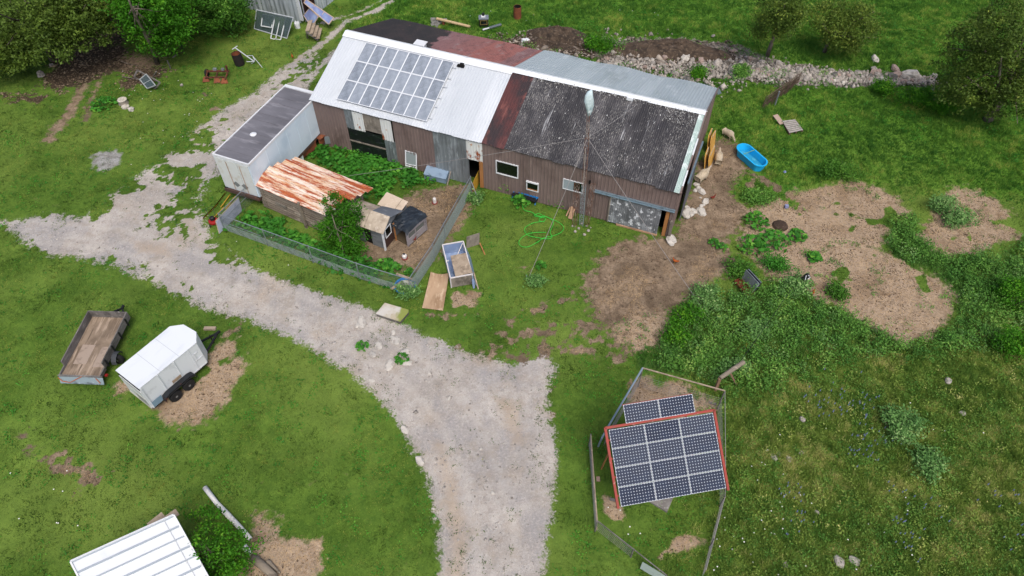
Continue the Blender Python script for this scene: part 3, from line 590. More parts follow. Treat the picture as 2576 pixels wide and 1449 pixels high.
# tracker
TK = thing('solar_tracker', 'ground-mounted tilted solar rack with red frame and fourteen dark panels', 'solar rack', (6.83,14.73,0), .18)
tilt = .5885; Rt = Matrix.Rotation(tilt, 4, 'X'); TM = Matrix.Translation((0,0,3.33)) @ Rt
pf = None
for c in range(3):
    for r in range(4):
        p = panel(TK, CM1) if pf is None else copy_tree(pf, TK)
        if pf is None: pf = p
        p.matrix_local = TM @ Matrix.Translation(((c-1)*1.6,(r-1.5)*.832,.08))
for c in range(2): p = copy_tree(pf, TK); p.matrix_local = TM @ Matrix.Translation(((c-.5)*1.6,1.65+.16+.41,.12))
M_ORG = mat('red_frame_paint', '8a3025', .55, 0, (('7a2f26', 3, .5, .65), ('b98f86', 6, .64, .72)), bump=(20,.2,.01))
mb = MB(); mb.M = TM
mb.beam((-2.52,-1.72,0),(-2.52,1.78,0),.11,.12); mb.beam((2.5,-1.78,0),(2.5,1.78,0),.11,.12); mb.beam((-2.52,1.76,0),(2.52,1.76,0),.11,.12)
for y in (-1.2,-.4,.4,1.2): mb.beam((-2.45,y,-.02),(2.45,y,-.02),.07,.06)
for x in (-1.2,1.2): mb.beam((x,-1.6,-.1),(x,2.6,-.1),.08,.1)
mb.beam((-1.6,2.62,.04),(1.6,2.62,.04),.06,.06); mb.M = Matrix(); mb.build('rack_frame', M_ORG, TK)
mb = MB(); mb.tube([(0,0,-.1),(0,0,3.1)], .14, 12); mb.beam((-1.2,0,3.1),(1.2,0,3.1),.14,.14); mb.build('mast', mat('mast_steel','4d4a47',.6,.3), TK)
cl_ = LM(TK)
mb = MB()
tri = [cl_ @ Vector((*g(13,820,660)[:2],0)), cl_ @ Vector((*g(13,1075,815)[:2],0)), cl_ @ Vector((*g(13,1150,640)[:2],0)), cl_ @ Vector((*g(13,950,560)[:2],0))]
mb.prism([Vector((p.x,p.y,.0)) for p in tri], (0,0,.14)); mb.build('concrete_pad', mat('old_concrete','7f7b76',.9,0,(('67635e',2,.45,.65),('9a9792',6,.55,.7))), TK)
# ------------------------------------------------------------------ box trailer body
tl = G(*q(5,208,265), 3.65); bt = thing('box_trailer', 'long white box trailer with grey roof parked against the barn end', 'trailer', (tl.x, tl.y, 0), R(67.4))
Lb, Wb, z0, z1 = 7.95, 2.66, 1.0, 3.65
M_BTW = mat('box_white', 'c3d0da', .5, 0, (('afc0cd', .5, .5, .7), ('9a9c98', 3, .70, .78)), spec=.4)
def roofg():
    t = NT('grey_trailer_roof'); c = t.mix(t.rng(t.noise(.7, 5, (1,.5,1)), .35, .7), lin('59585c'), lin('6f6e73')); c = t.mix(t.rng(t.noise(1.4, 5, (2,.4,1)), .55, .75, 0, .55), c, lin('9c9ba0'))
    c = t.mix(t.rng(t.noise(.55, 3), .68, .72, 0, .7), c, lin('a39a8c')); t.l(c, t.b.inputs['Base Color']); t.b.inputs['Roughness'].default_value = .6; return t.m
mb = MB().box(0,-Wb,z0,Lb,0,z1)
for i in range(7): mb.box(.6+i*1.1,-Wb-.012,z0+.05,.64+i*1.1,-Wb,z1-.05)
bd = mb.build('body', M_BTW, bt)
mb = MB()
for i in range(12):
    zc = z1+.02+.02*math.sin(i*2.1); mb.box(.06+i*.652,-Wb+.06,z1,.06+(i+1)*.652,-.06,zc)
mb.build('roof', roofg(), bt)
mb = MB(); mb.box(0,-Wb-.02,z1-.08,Lb,-Wb+.06,z1+.06); mb.box(0,-.06,z1-.08,Lb,.02,z1+.06); mb.box(-.03,-Wb-.02,z1-.1,.06,.02,z1+.07); mb.box(Lb-.25,-Wb,z1-.05,Lb,0,z1+.08); mb.build('roof_rail', M_WHT, bt)
mb = MB()
for i in range(3): mb.box(-.04,-Wb+.12+i*.84,z0+.1,-.005,-Wb+.12+i*.84+.8,z1-.15)
dr = mb.build('door', mat('white_door_paint','c2c6c4',.5,0,(('b5b3a8',2,.5,.7),('9a6a48',5,.68,.74,(1,1,.25)))), bt)
mb = MB()
for y in (-1.75,-1.12): mb.prism([(-.055,y+.27,z0+.62),(-.055,y,z0+.86),(-.055,y-.27,z0+.62),(-.055,y,z0+.38)], (.01,0,0))
mb.build('diamond_reflector', mat('grey_diamond','6f7372',.7), bt)
mb = MB()
for y in (-1.9,-.9): mb.tube([(-.07,y,z0+.1),(-.07,y,z1-.3)], .015, 6)
mb.build('lock_rod', mat('rusty_rod','9a7658',.8), dr)
mb = MB().box(-.1,-Wb,z0-.22,Lb,-Wb+.2,z0); mb.box(-.1,-.2,z0-.22,Lb,0,z0); mb.box(-.15,-Wb,z0-.25,.15,0,z0)
for x in (.3,2.2,4.1,6.0,7.7): mb.box(x,-Wb+.1,z0-.2,x+.12,-.1,z0)
mb.build('underframe', mat('rusty_underframe','4a3a33',.8,0,(('6e4a38',3,.5,.7),)), bt)
mb = MB()
for x in (1.2,2.3):
    for y in (-2.35,-.3): mb.M = Matrix.Translation((x,y,.48)) @ Matrix.Rotation(math.pi/2,4,'X'); mb.lathe([(.2,-.14),(.48,-.14),(.5,-.05),(.5,.05),(.48,.14),(.2,.14)], 18)
mb.M = Matrix()
for x in (7.0,): mb.box(x,-2.2,0,x+.2,-2.0,.8); mb.box(x,-.6,0,x+.2,-.4,.8)
mb.build('wheel', mat('tyre_rubber','1c1c1d',.85), bt)
mb = MB(); mb.lathe([(.0,0),(.2,0),(.22,.06),(.1,.12),(0,.13)], 12, (2.55,-1.2,z1+.02)); mb.build('roof_vent', M_WHT, bt)
# leftover bits behind the box trailer: bent rusty eave sheets along the pen's back corner
def ruststrip(name, label, pts, w, m, z):
    P_ = [g(5,*p, z) for p in pts]; mb = MB()
    for a, b in zip(P_, P_[1:]): mb.beam(a, b, w, .05); mb.beam(a-Vector((0,0,.3)), b-Vector((0,0,.3)), .03, .6)
    return tag(mb.build(name, m), label, 'metal sheet')
M_RST = mat('rust_brown', '6d3f2a', .85, 0, (('8f5434', 3, .5, .66), ('47302a', 6, .55, .7)), bump=(25,.3,.01))
ruststrip('rusty_trough', 'rusty bent trough piece leaning behind the white box trailer', ((1400,10),(1270,110)), .35, M_RST, .9)
ruststrip('metal_sheet', 'narrow rusty sheet strip standing between box trailer and log shed', ((1240,130),(1130,210),(980,330)), .12, M_RST, .8)
P_ = g(5,1015,280,1.0); Q_ = g(5,1105,240,1.0); mb = MB(); mb.prism([P_, Q_, Q_-Vector((0,0,.75)), P_-Vector((.05,0,.75))], (0.02,-.05,0)); tag(mb.build('white_board', mat('offwhite_board','b4bfbb',.6)), 'small bent white board standing behind the rusty log shed roof', 'board')
P_ = g(5,1330,90,.9); Q_ = g(5,1395,80,.9); mb = MB(); mb.prism([P_, Q_, Q_-Vector((0,0,.6)), P_-Vector((.05,0,.6))], (0.02,-.05,0)); tag(mb.build('metal_sheet', M_GAL), 'small grey sheet standing under the rusty trough by the barn wall', 'metal sheet')
# ------------------------------------------------------------------ log shed with rusty roof
ls0 = G(*q(5,635,580), 2.0); shed = thing('log_shed', 'low log shed with long rust-streaked metal roof inside the pen', 'shed', (ls0.x, ls0.y, 0), R(-28.9))
def rustroof(off):
    t = NT('rust_streaked_roof_%d' % off); st = (.22,1.6,1)
    mpn = t.n('ShaderNodeMapping'); mpn.inputs['Location'].default_value = (off*3.7, off*9.1, 0); t.l(t.coord(), mpn.inputs[0]); t.co = mpn.outputs[0]
    c = t.mix(t.rng(t.noise(3.0, 6, st), .42, .6), lin('d6cbbd'), lin('c9a988'))
    c = t.mix(t.rng(t.noise(1.5, 8, (.22,1.9,1), .74), .48, .54), c, lin('9a4a26')); c = t.mix(t.rng(t.noise(3.5, 6, (.5,2,1), .75), .53, .64, 0, .8), c, lin('bb6d38'))
    c = t.mix(t.rng(t.noise(5, 5, st, .7), .6, .7, 0, .7), c, lin('6b3420')); t.l(c, t.b.inputs['Base Color']); t.b.inputs['Roughness'].default_value = .65; return t.m
nstr = 6; prof = lambda v: 2.0+.62*math.sin(math.pi*min(max(v/2.95,0),1)*.62)-.05*v   # shallow curve rising to the back
ust = [-.02,-.05,.0,.25,.55,.85]; ueo = [5.7,5.9,6.0,6.55,6.8,7.0]
rfp = None
for i in range(nstr):
    v0, v1 = i*.49, (i+1)*.49+.03; p0 = Vector((ust[i],v0,prof(v0)+.012*i)); d = Vector((0,v1-v0,prof(v1)-prof(v0)))
    mb = MB(); mb.tint = random.random()
    N_ = Vector((1,0,0)).cross(d.normalized())
    mb.corr(p0, (1,0,0), d, ueo[i]-ust[i], d.length, 50, 0, rows=2)
    k = 4
    for j in range(k+1): a = p0+d*(j/k)+N_*.012; mb.tube([a, a+Vector(((ueo[i]-ust[i])*.5,0,-.01)), a+Vector((ueo[i]-ust[i],0,0))], .016, 5)
    r_ = mb.build('roof_sheet', rustroof(i), shed)
M_LOG = mat('grey_logs', '8d8375', .9, 0, (('5d554b', 3, .5, .64, (.3,1,1)), ('a39a8b', 4, .58, .7, (.3,1,1))), tint='665d51', bump=(14,.5,.03,(.3,1,1)))
mb = MB()
for k in range(9): zc = .12+k*.21; mb.tint = random.random(); mb.tube([(-.05-.1*random.random(),.22,zc),(5.6,.22+.02*random.uniform(-1,1),zc)], .080, 7); mb.tube([(.15,2.7,zc),(6.2,2.7,zc)], .115, 7); mb.tube([(.25,.1,zc+.1),(.25,2.8,zc+.1)], .11, 7); mb.tube([(5.9,.1,zc+.1),(5.9,2.8,zc+.1)], .11, 7)
mb.build('log_wall', M_LOG, shed); MB().box(.2,.24,0,5.6,.3,1.95).build('gap_shade_backing', M_DRK, shed)  # near-black backing added to paint shade into the gaps between logs
MB().beam((3.55,.0,0),(3.5,-.02,2.15),.14,.14).build('post', M_LOG, shed)
MB().box(1.3,.05,1.0,2.2,.1,1.18).build('wall_board', M_PLG, shed)
# ------------------------------------------------------------------ coops
M_CPW = mat('coop_plywood', 'ab9f8e', .85, 0, (('8d8172', 1.3, .42, .62), ('c4b9a8', 4, .55, .72)), bump=(20,.15,.01))
M_GBD = mat('grey_boards', '6b6f72', .85, 0, (('4d5052', 2, .45, .62, (.3,1,1)), ('8d9194', 4, .56, .7, (.3,1,2))))
M_FELT = mat('grey_roofing_felt', '5b6066', .85, 0, (('6f757b', 2, .5, .7),))
ca = G(*q(5,1920,1065), 1.5); coop = thing('chicken_coop', 'small gabled chicken coop with pale plywood roof and grey board walls', 'coop', (ca.x, ca.y, 0), R(-25))
D_ = 1.75; ry = .9; ez, rz_ = 1.5, 2.12
mb = MB().prism([(-2.65,-.05,ez),(.05,-.05,ez),(.05,ry,rz_),(-2.65,ry,rz_)], (0,0,.035)); rf = mb.build('roof', M_CPW, coop); rf['label'] = 'pale plywood front roof slope'
MB().beam((-1.3,-.06,ez+.045),(-1.3,ry,rz_+.045),.02,.012).build('roof_seam', M_PLG, rf)
mb = MB().prism([(-2.65,ry,rz_+.01),(-1.2,ry,rz_+.01),(-1.2,D_+.1,ez+.1),(-2.65,D_+.1,ez+.1)], (0,0,.035)); r2 = mb.build('roof', M_CPW, coop)
mb = MB().prism([(-1.2,ry,rz_+.0),(.1,ry,rz_+.0),(.25,D_+.3,ez+.2),(-1.2,D_+.2,ez+.1)], (0,0,.03)); r2 = mb.build('roof', M_FELT, coop); r2['label'] = 'grey felt rear roof slope'
mb = MB().box(-2.5,.12,0,-1.5,.16,ez); mb.box(-1.0,.12,0,-.1,.16,ez+.05); mb.box(-1.5,.12,1.35,-1.0,.16,ez+.05); mb.box(-2.5,D_,0,-.1,D_+.04,ez)
mb.prism([(-.1,.12,.9),(-.1,D_,.9),(-.1,D_,ez+.05),(-.1,ry,rz_),(-.1,.12,ez+.05)], (-.03,0,0)); mb.prism([(-2.5,.12,0),(-2.5,D_,0),(-2.5,D_,ez+.05),(-2.5,ry,rz_),(-2.5,.12,ez+.05)], (.03,0,0)); mb.build('wall', M_GBD, coop)
MB().box(-.14,.16,0,-.08,D_,.9).build('side_panel', mat('brown_panel','3f2c26',.8), coop)
mb = MB().box(-.08,.3,.75,-.05,.95,.8); mb.box(-.08,.3,1.45,-.05,.95,1.5); mb.box(-.08,.3,.8,-.05,.35,1.45); mb.box(-.08,.9,.8,-.05,.95,1.45); w_ = mb.build('window', M_WHT, coop); MB().box(-.085,.35,.8,-.075,.9,1.45).build('pane', M_DGL, w_)
MB().box(-1.48,.2,.0,-1.02,.22,1.34).build('door_opening', M_DRK, coop)
MB().box(-.1,-.02,0,-.02,.1,ez).build('corner_post', M_WHT, coop)
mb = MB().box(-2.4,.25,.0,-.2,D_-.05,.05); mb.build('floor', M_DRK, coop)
cb = G(*q(5,2185,1195)); coop2 = thing('chicken_coop', 'boxy chicken coop draped in black tarp with meshed window wall', 'coop', (cb.x, cb.y, 0), R(-36))
M_TRP = mat('black_tarp', '1d2329', .4, 0, (('2b333a', 2, .45, .65), ('3d464d', 5, .62, .7)), bump=(5,.7,.05), spec=.5)
w2, d2, h2 = 1.25, 1.65, 1.42; nn = 10; mb = MB(); vs_ = []; fs_ = []
for i in range(nn+1):
    for j in range(nn+1):
        x = -w2-.1+(w2+.22)*i/nn; y = -.12+(d2+.25)*j/nn; z = h2+.1*math.sin(j/nn*3.1)+.03*random.uniform(-1,1)+.05*(i/nn)
        if i == nn: z -= .22+.04*random.random()
        if j == 0: z -= .1+.03*random.random()
        if i == 0: z -= .12
        vs_.append((x,y,z))
for i in range(nn):
    for j in range(nn): fs_.append((i*(nn+1)+j,(i+1)*(nn+1)+j,(i+1)*(nn+1)+j+1,i*(nn+1)+j+1))
mb.add(vs_, fs_); mb.build('tarp_roof', M_TRP, coop2, smooth=False)
M_PGR = mat('pale_grey_boards', '8b8587', .85, 0, (('6f6a6c', 2, .5, .65), ('a39e9e', 4, .56, .7)))
mb = MB().box(-.04,0,.08,0,d2,.6); mb.box(-.04,0,1.0,0,d2,1.35); mb.box(-.04,0,.6,0,.1,1.0); mb.box(-.04,d2-.12,.6,0,d2,1.0); mb.box(-.04,.7,.6,0,.76,1.0); mb.box(-.06,d2,.05,.0,d2+.12,1.3); mb.build('wall', M_PGR, coop2)
MB().box(-.05,.1,.6,-.045,d2-.1,1.0).build('window_mesh', mat('dusty_mesh','5e615c',.8), coop2)
mb = MB().box(-w2,0,.05,-w2+.04,d2,1.4); mb.box(-w2,d2,.05,0,d2+.04,1.35); mb.build('wall', M_GBD, coop2)
mb = MB().box(-w2,0,.04,0,d2,.1); mb.build('floor', mat('coop_floor','4a4030',.9), coop2)
MB().beam((-1.0,-.06,0),(-1.05,-.02,1.45),.1,.04).build('door_post', M_TIM, coop2)
MB().box(-.09,-.05,.05,0,0,1.38).build('corner_post', M_PGR, coop2)
MB().box(-1.2,-.04,1.3,0,0,1.38).build('lintel', M_CPW, coop2)
hu = G(*q(5,1870,760), 1.35); hut = thing('rabbit_hutch', 'low hutch under a sloping pale plywood sheet behind the two coops', 'hutch', (hu.x, hu.y, 0), R(-29.7))
mb = MB().prism([(0,-.05,1.3),(1.62,-.05,1.22),(1.62,1.0,1.42),(0,1.0,1.5)], (0,0,.03)); r_ = mb.build('roof', mat('fresh_plywood','b9a995',.85,0,(('9f8f7b',1.5,.5,.7),('cdbfae',4,.55,.7))), hut)
MB().beam((1.2,-.05,1.29),(1.2,1.0,1.49),.015,.012).build('roof_seam', M_PLG, r_)
mb = MB().box(.08,.05,0,1.5,.1,1.25); mb.box(.08,.85,0,1.5,.9,1.4); mb.box(.08,.1,0,.13,.85,1.3); mb.box(1.45,.1,0,1.5,.85,1.25); mb.build('wall', M_GBD, hut)
# ------------------------------------------------------------------ chain link fence
M_CHN = mat('chain_wire', '76807f', .5, .5); M_PIPE = mat('galvanised_pipe', '8a9297', .45, .5, (('6c7377',5,.5,.7),)); M_NET = mat('green_grey_netting', '8b9993', .8)
def diag(mb, P0, P1, z0_, z1_, sp, r):
    P0, P1 = Vector((P0[0],P0[1],0)), Vector((P1[0],P1[1],0)); L_ = (P1-P0).length; u = (P1-P0)/L_; n_ = Vector((-u.y,u.x,0))*.004; h = z1_-z0_
    k = int((L_+h)/sp)
    for i in range(k):
        s_ = i*sp
        for dr_ in (1,-1):
            a, b = s_-h, s_; za, zb = (z0_, z1_) if dr_ > 0 else (z1_, z0_)
            if a < 0: za = za+(zb-za)*(-a)/h; a = 0
            if b > L_:
                if a >= L_: continue
                zb = za+(zb-za)*(L_-a)/(b-a); b = L_
            if b-a < .01: continue
            p = P0+u*a+n_*dr_+Vector((0,0,za)); q2 = P0+u*b+n_*dr_+Vector((0,0,zb))
            d = (q2-p).normalized(); w = Vector((0,0,1)).cross(n_.normalized()); e = d.cross(n_.normalized()).normalized()*r; f_ = n_.normalized()*r
            mb.add([p+e, p-e*.5+f_, p-e*.5-f_, q2+e, q2-e*.5+f_, q2-e*.5-f_], [(0,1,4,3),(1,2,5,4),(2,0,3,5)])
FZ = 1.42
F_ = [g(5,590,545,FZ), g(5,262,865,FZ), g(5,1650,1360,FZ), g(11,490,555,FZ), g(11,730,200,FZ), g(11,840,0,FZ), g(6,710,490,FZ)]
pen = thing('chain_link_fence', 'galvanised chain-link fence enclosing the weedy chicken pen', 'fence', (F_[2].x, F_[2].y, 0)); pl = LM(pen)
for i, (a, b) in enumerate(zip(F_, F_[1:])):
    a = pl @ Vector((a.x,a.y,0)); b = pl @ Vector((b.x,b.y,0)); k = max(1, round((b-a).length/3.1))
    mb = MB(); mb.tube([a+Vector((0,0,FZ)), b+Vector((0,0,FZ))], .026, 6)
    if i == 1: mb.tube([a+Vector((.2,-.05,.75)), a.lerp(b,.3)+Vector((0,0,.75))], .018, 6)
    if i == 0: mb.tube([a+Vector((0,0,.75)), b+Vector((0,0,.75))], .018, 6)
    mb.build('top_rail', M_PIPE, pen)
    for j in range(k+(1 if i == len(F_)-2 else 0)):
        p = a.lerp(b, j/k); MB().tube([(p.x,p.y,-.1),(p.x,p.y,FZ+.06)], .032, 8).build('post', M_PIPE, pen)
    mb = MB(); diag(mb, a, b, .03, FZ-.02, .075, .0019); mb.build('wire_mesh', M_CHN, pen)
    if i >= 1:
        mb = MB(); diag(mb, a+Vector((.01,.01,0)), b+Vector((.01,.01,0)), .02, .62 if i < 3 else 1.1, .036, .0029); mb.build('netting', M_NET, pen)
mb = MB(); a = pl @ Vector((F_[-1].x,F_[-1].y,0)); e_ = g(6,800,750); e = pl @ Vector((e_.x,e_.y,0)); mb.tube([a+Vector((0,0,1.1)), e+Vector((0,0,.02))], .024, 6); mb.build('brace_pipe', M_PIPE, pen)
# board gate panel leaning at the pen's left corner, orange frames and red machine behind
a = g(5,275,1060,.05); b = g(5,500,830,.05); mb = MB(); h_ = Vector((.05,.12,1.0)); mb.prism([a, b, b+h_, a+h_*.92], (.03,-.02,0)); gp = tag(mb.build('gate_panel', mat('lavender_white_board','a9aec0',.6,0,(('8d93a8',2,.5,.7),))), 'pale bluish gate board leaning on the left corner of the chain-link fence', 'gate')
inv = Matrix.Translation(-gp.location)
mb = MB(); mb.M = inv
mb.beam(a+h_*.95+Vector((0,0,.02)), b+h_+Vector((0,0,.02)), .05, .04); mb.beam(a, a+h_*.95, .05, .05); mb.beam(a+(b-a)*.5-Vector((0,.03,0)), a+(b-a)*.5+h_*.95-Vector((0,.03,0)), .05,.03); mb.build('gate_frame', M_CPW, gp)
M_YEL = mat('yellow_paint', 'b08a2e', .7, 0, (('8d6a25', 4, .5, .7),))
def rails(name, label, cat, pts4, n, m, z=.06):
    A, B_, C_, D2 = [g(*p, z) for p in pts4]; mb = MB()
    mb.beam(A,B_,.05,.05); mb.beam(D2,C_,.05,.05)
    for i in range(n+1): t_ = i/n; mb.beam(A.lerp(D2,t_), B_.lerp(C_,t_), .05,.05)
    return tag(mb.build(name, m), label, cat)
o = rails('yellow_frame', 'yellow rack frame lying in grass left of the gate board', 'frame', ((5,110,910),(5,240,780),(5,400,820),(5,260,960)), 2, M_YEL)
o = rails('yellow_frame', 'yellow rack frame lying below the box trailer doors', 'frame', ((5,240,780),(5,335,650),(5,490,700),(5,390,830)), 3, M_YEL, .1)
mc_ = g(5,225,960); mw = thing('red_mower', 'small red and black engine machine by the gate board', 'mower', tuple(mc_), .4)
M_RDP = mat('red_paint','8e1e1c',.4); M_BKP = mat('black_metal','1b1c1e',.5)
MB().lathe([(.26,.1),(.3,.14),(.3,.26),(.2,.3)], 14).build('deck', M_RDP, mw); MB().lathe([(.14,.3),(.16,.34),(.15,.5),(.08,.55)], 12, (0,.05,0)).build('engine', M_BKP, mw)
mb = MB()
for sx in (-1,1):
    for sy in (-1,1): mb.M = Matrix.Translation((sx*.28,sy*.24,.1)) @ Matrix.Rotation(math.pi/2,4,'Y'); mb.lathe([(.03,-.03),(.1,-.03),(.1,.03),(.03,.03)], 12)
mb.M = Matrix(); mb.build('wheel', M_BKP, mw); MB().tube([(-.2,.2,.2),(-.2,.75,.75),(.2,.75,.75),(.2,.2,.2)], .014, 6).build('handle', M_BKP, mw)
# yellow gate by the barn doorway
a = g(6,745,655); b = g(6,797,545); mb = MB()
for i in range(4): mb.prism([a+(b-a)*(i/4+.02), a+(b-a)*((i+1)/4-.01), a+(b-a)*((i+1)/4-.01)+Vector((0,0,1.05)), a+(b-a)*(i/4+.02)+Vector((0,0,1.05))], (.03,.0,0))
gt = tag(mb.build('small_gate', M_YEL), 'bright yellow gate standing open at the barn doorway', 'gate'); mb = MB(); mb.M = Matrix.Translation(-gt.location); mb.beam(a+Vector((-.03,0,.2)), b+Vector((-.03,0,.2)),.04,.07); mb.beam(a+Vector((-.03,0,.85)), b+Vector((-.03,0,.85)),.04,.07); mb.build('cross_rail', M_TIM, gt)
# ------------------------------------------------------------------ white stock trailer
M_WTR = mat('white_trailer_paint', 'c6cbce', .45, 0, (('b4b9bc', 2, .55, .7), ('a39a86', 5, .72, .78)), spec=.4)
M_TYR = mat('tyre_rubber', '1c1c1d', .85)
wt = thing('stock_trailer', 'white enclosed stock trailer with tandem wheels and black fender', 'trailer', (-19.75,20.05,0), R(54.7))
pl_ = [(0,0),(0,-1.83),(3.43,-1.87),(3.87,-1.33),(3.80,-.42),(3.31,.05)]
mb = MB().prism([(x,y,.5) for x,y in pl_[1:]+pl_[:1]][::1], (0,0,1.78))
for x in (.02,.98,1.95,2.85): mb.box(x,-1.9,.5,x+.05,-1.84,2.26)
mb.box(0,-1.88,.5,3.4,-1.84,.58); body = mb.build('body', M_WTR, wt)
ins = [(x*1.005-.02,(y+.9)*1.03-.9,2.28) for x,y in pl_]
mb = MB().prism(ins[::-1], (0,0,.05)); rf = mb.build('roof', mat('white_trailer_roof','ced3d6',.5,0,(('b9bfc3',.8,.5,.7,(.3,1,1)),('b5ae9f',5,.7,.78))), wt)
mb = MB(); mb.box(1.22,-1.87,2.33,1.24,.03,2.334); mb.box(2.35,-1.87,2.33,2.37,.03,2.334); mb.build('roof_seam', mat('seam_grey','a9adb0',.6), rf)
mb = MB().box(-.03,-1.75,2.02,-.005,-.06,2.2); mb.build('rear_opening', M_DRK, wt)
mb = MB().box(-.05,-1.8,.5,-.01,-.03,1.95); dr = mb.build('rear_door', M_WTR, wt)
mb = MB().box(-.06,-1.8,1.86,-.05,-.03,1.96); mb.box(-.07,-1.8,1.25,-.05,-.03,1.31); mb.box(-.07,-.9,.55,-.05,-.84,1.25); mb.box(-.08,-1.8,.46,-.05,-.03,.55); mb.build('door_rail', mat('dirty_rail','a9a79c',.7), dr)
MB().box(-.065,-1.74,.56,-.05,-.95,1.2).build('door_panel', mat('grey_panel','8e9092',.7), dr)
MB().box(.06,-1.915,.55,.62,-1.9,.98).build('side_patch', mat('blue_grey_patch','6f8796',.6), wt)
MB().box(1.42,-1.91,1.02,1.95,-1.885,1.2).build('side_patch', mat('tan_patch','8c7b66',.8), wt)
mb = MB().box(2.95,-1.915,1.2,3.35,-1.89,1.24); mb.box(2.95,-1.915,1.7,3.2,-1.89,1.74); mb.box(3.0,-1.915,1.2,3.04,-1.89,1.74); mb.build('side_door_frame', M_WHT, wt)
M_FEN = mat('black_fender', '1f2226', .55, 0, (('6b3a2c', 2.5, .62, .68),))
mb = MB(); pr = [(.58,.62),(.66,.86),(.9,.95),(2.2,.95),(2.44,.86),(2.52,.62)]
for (xa,za),(xb,zb) in zip(pr,pr[1:]): mb.prism([(xa,-1.9,za),(xa,-2.22,za),(xb,-2.22,zb),(xb,-1.9,zb)], (0,0,-.03))
for (xa,za),(xb,zb) in zip(pr,pr[1:]): mb.prism([(xa,-2.22,za),(xb,-2.22,zb),(xb,-2.22,zb-.12),(xa,-2.22,za-.12)], (0,.02,0))
mb.build('fender', M_FEN, wt)
M_HUB = mat('wheel_hub', '83878a', .4, .5)
def wheel(parent, x, y, r, w, hub=M_HUB):
    M_ = Matrix.Translation((x,y,r)) @ Matrix.Rotation(math.pi/2,4,'X'); mb = MB(); mb.M = M_
    mb.lathe([(r*.55,-w/2),(r*.93,-w/2),(r,-w*.3),(r,w*.3),(r*.93,w/2),(r*.55,w/2)], 22); o = mb.build('wheel', M_TYR, parent)
    mb = MB(); mb.M = M_; mb.lathe([(0,-w*.2),(r*.6,-w*.4),(r*.6,w*.42),(r*.35,w*.3),(r*.2,w*.5),(0,w*.52)], 16); mb.build('rim', hub, o)
    return o
for x in (1.15,1.97): wheel(wt, x, -2.06, .34, .2); wheel(wt, x, .15, .34, .2)
mb = MB(); mb.beam((3.3,-1.5,.45),(4.95,-.78,.45),.09,.1); mb.beam((3.3,-.2,.45),(4.95,-.7,.45),.09,.1); mb.beam((4.8,-.74,.45),(5.2,-.74,.48),.12,.12); mb.tube([(4.6,-.74,.0),(4.6,-.74,.75)],.035,8); mb.box(0,-1.8,.38,3.4,-1.6,.5); mb.box(0,-.2,.38,3.4,0,.5); mb.beam((0,-1.82,.46),(3.45,-1.84,.46),.05,.12)
mb.build('chassis', M_BKP, wt)
hp = g(9,1745,360); mb = MB().box(hp.x-.5,hp.y-.1,0,hp.x+.15,hp.y+.1,.12); tag(mb.build('wood_block', M_PLY), 'brown wood block on the straw under the white trailer hitch', 'block')
# ------------------------------------------------------------------ open utility trailer
ut = thing('utility_trailer', 'open weathered wooden utility trailer with empty plywood bed', 'trailer', (-23.66,20.85,0), R(-2.5))
M_GW = mat('grey_weathered_wood', '6b6763', .9, 0, (('4f4c49', 2, .45, .62, (1,.3,1)), ('89857f', 5, .55, .7, (1,.3,1))), bump=(20,.2,.01))
M_BED = mat('bed_plywood', '8a7a68', .85, 0, (('6d5f50', .9, .42, .6), ('a39280', 5, .5, .65, (1,.12,1)), ('5f5245', 6, .55, .66, (1.3,.1,1)), ('5b4f43', 7, .66, .76)))
Wd, Ld, fz, tz = 2.2, 3.95, .62, 1.14
def planks(x0,y0,x1,y1,n,parent,name):
    mb = MB()
    for i in range(n): za = fz+i*(tz-fz)/n; zb = fz+(i+1)*(tz-fz)/n-.015; mb.box(x0,y0,za,x1,y1,zb)
    return mb.build(name, M_GW, parent)
mb = MB().box(.05,0,fz-.05,Wd-.05,Ld,fz); mb.build('bed', M_BED, ut)
mb = MB().box(.35,.75,fz+.002,1.05,2.0,fz+.018); mb.box(1.45,.6,fz+.002,Wd-.1,1.9,fz+.016); mb.build('loose_plywood', mat('loose_plywood','97887a',.85,0,(('7d6f61',3,.5,.7),)), ut)
planks(0,.55,.05,Ld,3,ut,'side_wall'); planks(Wd-.05,.55,Wd,Ld,3,ut,'side_wall'); planks(.05,Ld-.05,Wd-.05,Ld,3,ut,'front_wall')
mb = MB().box(0,0,fz-.08,.05,.55,fz+.16); mb.box(Wd-.05,0,fz-.08,Wd,.55,fz+.16); mb.build('rear_side_board', M_GW, ut)
mb = MB()
for y in (.75,1.65,2.55,3.45):
    for x in (-.06,Wd): mb.box(x,y,fz-.12,x+.06,y+.07,tz-.08)
mb.build('side_stake', M_BKP, ut)
M_BLG = mat('peeling_blue_grey', '7b8a90', .8, 0, (('4c5457', 3, .5, .62, (.4,1,1)), ('a5b0b4', 5, .58, .7)))
mb = MB().prism([(-.08,-.02,.66),(Wd+.05,-.02,.66),(Wd+.05,-.22,.22),(-.08,-.22,.22)], (0,.05,.02)); tg = mb.build('tailgate', M_BLG, ut)
mb = MB(); mb.beam((-.1,-.03,.68),(Wd+.06,-.03,.68),.07,.05); mb.build('tailgate_rail', M_GW, tg)
mb = MB(); mb.tube([(-.12,-.08,.55),(.1,-.2,.4),(.5,-.24,.36),(.9,-.12,.55),(1.2,-.06,.7)], .02, 6); mb.tube([(1.9,-.08,.6),(2.05,-.18,.45),(2.1,-.22,.36)], .02, 6); mb.build('orange_strap', mat('orange_strap','a2552c',.7), tg)
for x in (-.15,): wheel(ut, x, 1.4, .32, .2)
wheel(ut, Wd+.2, 1.35, .33, .22)
mb = MB(); 
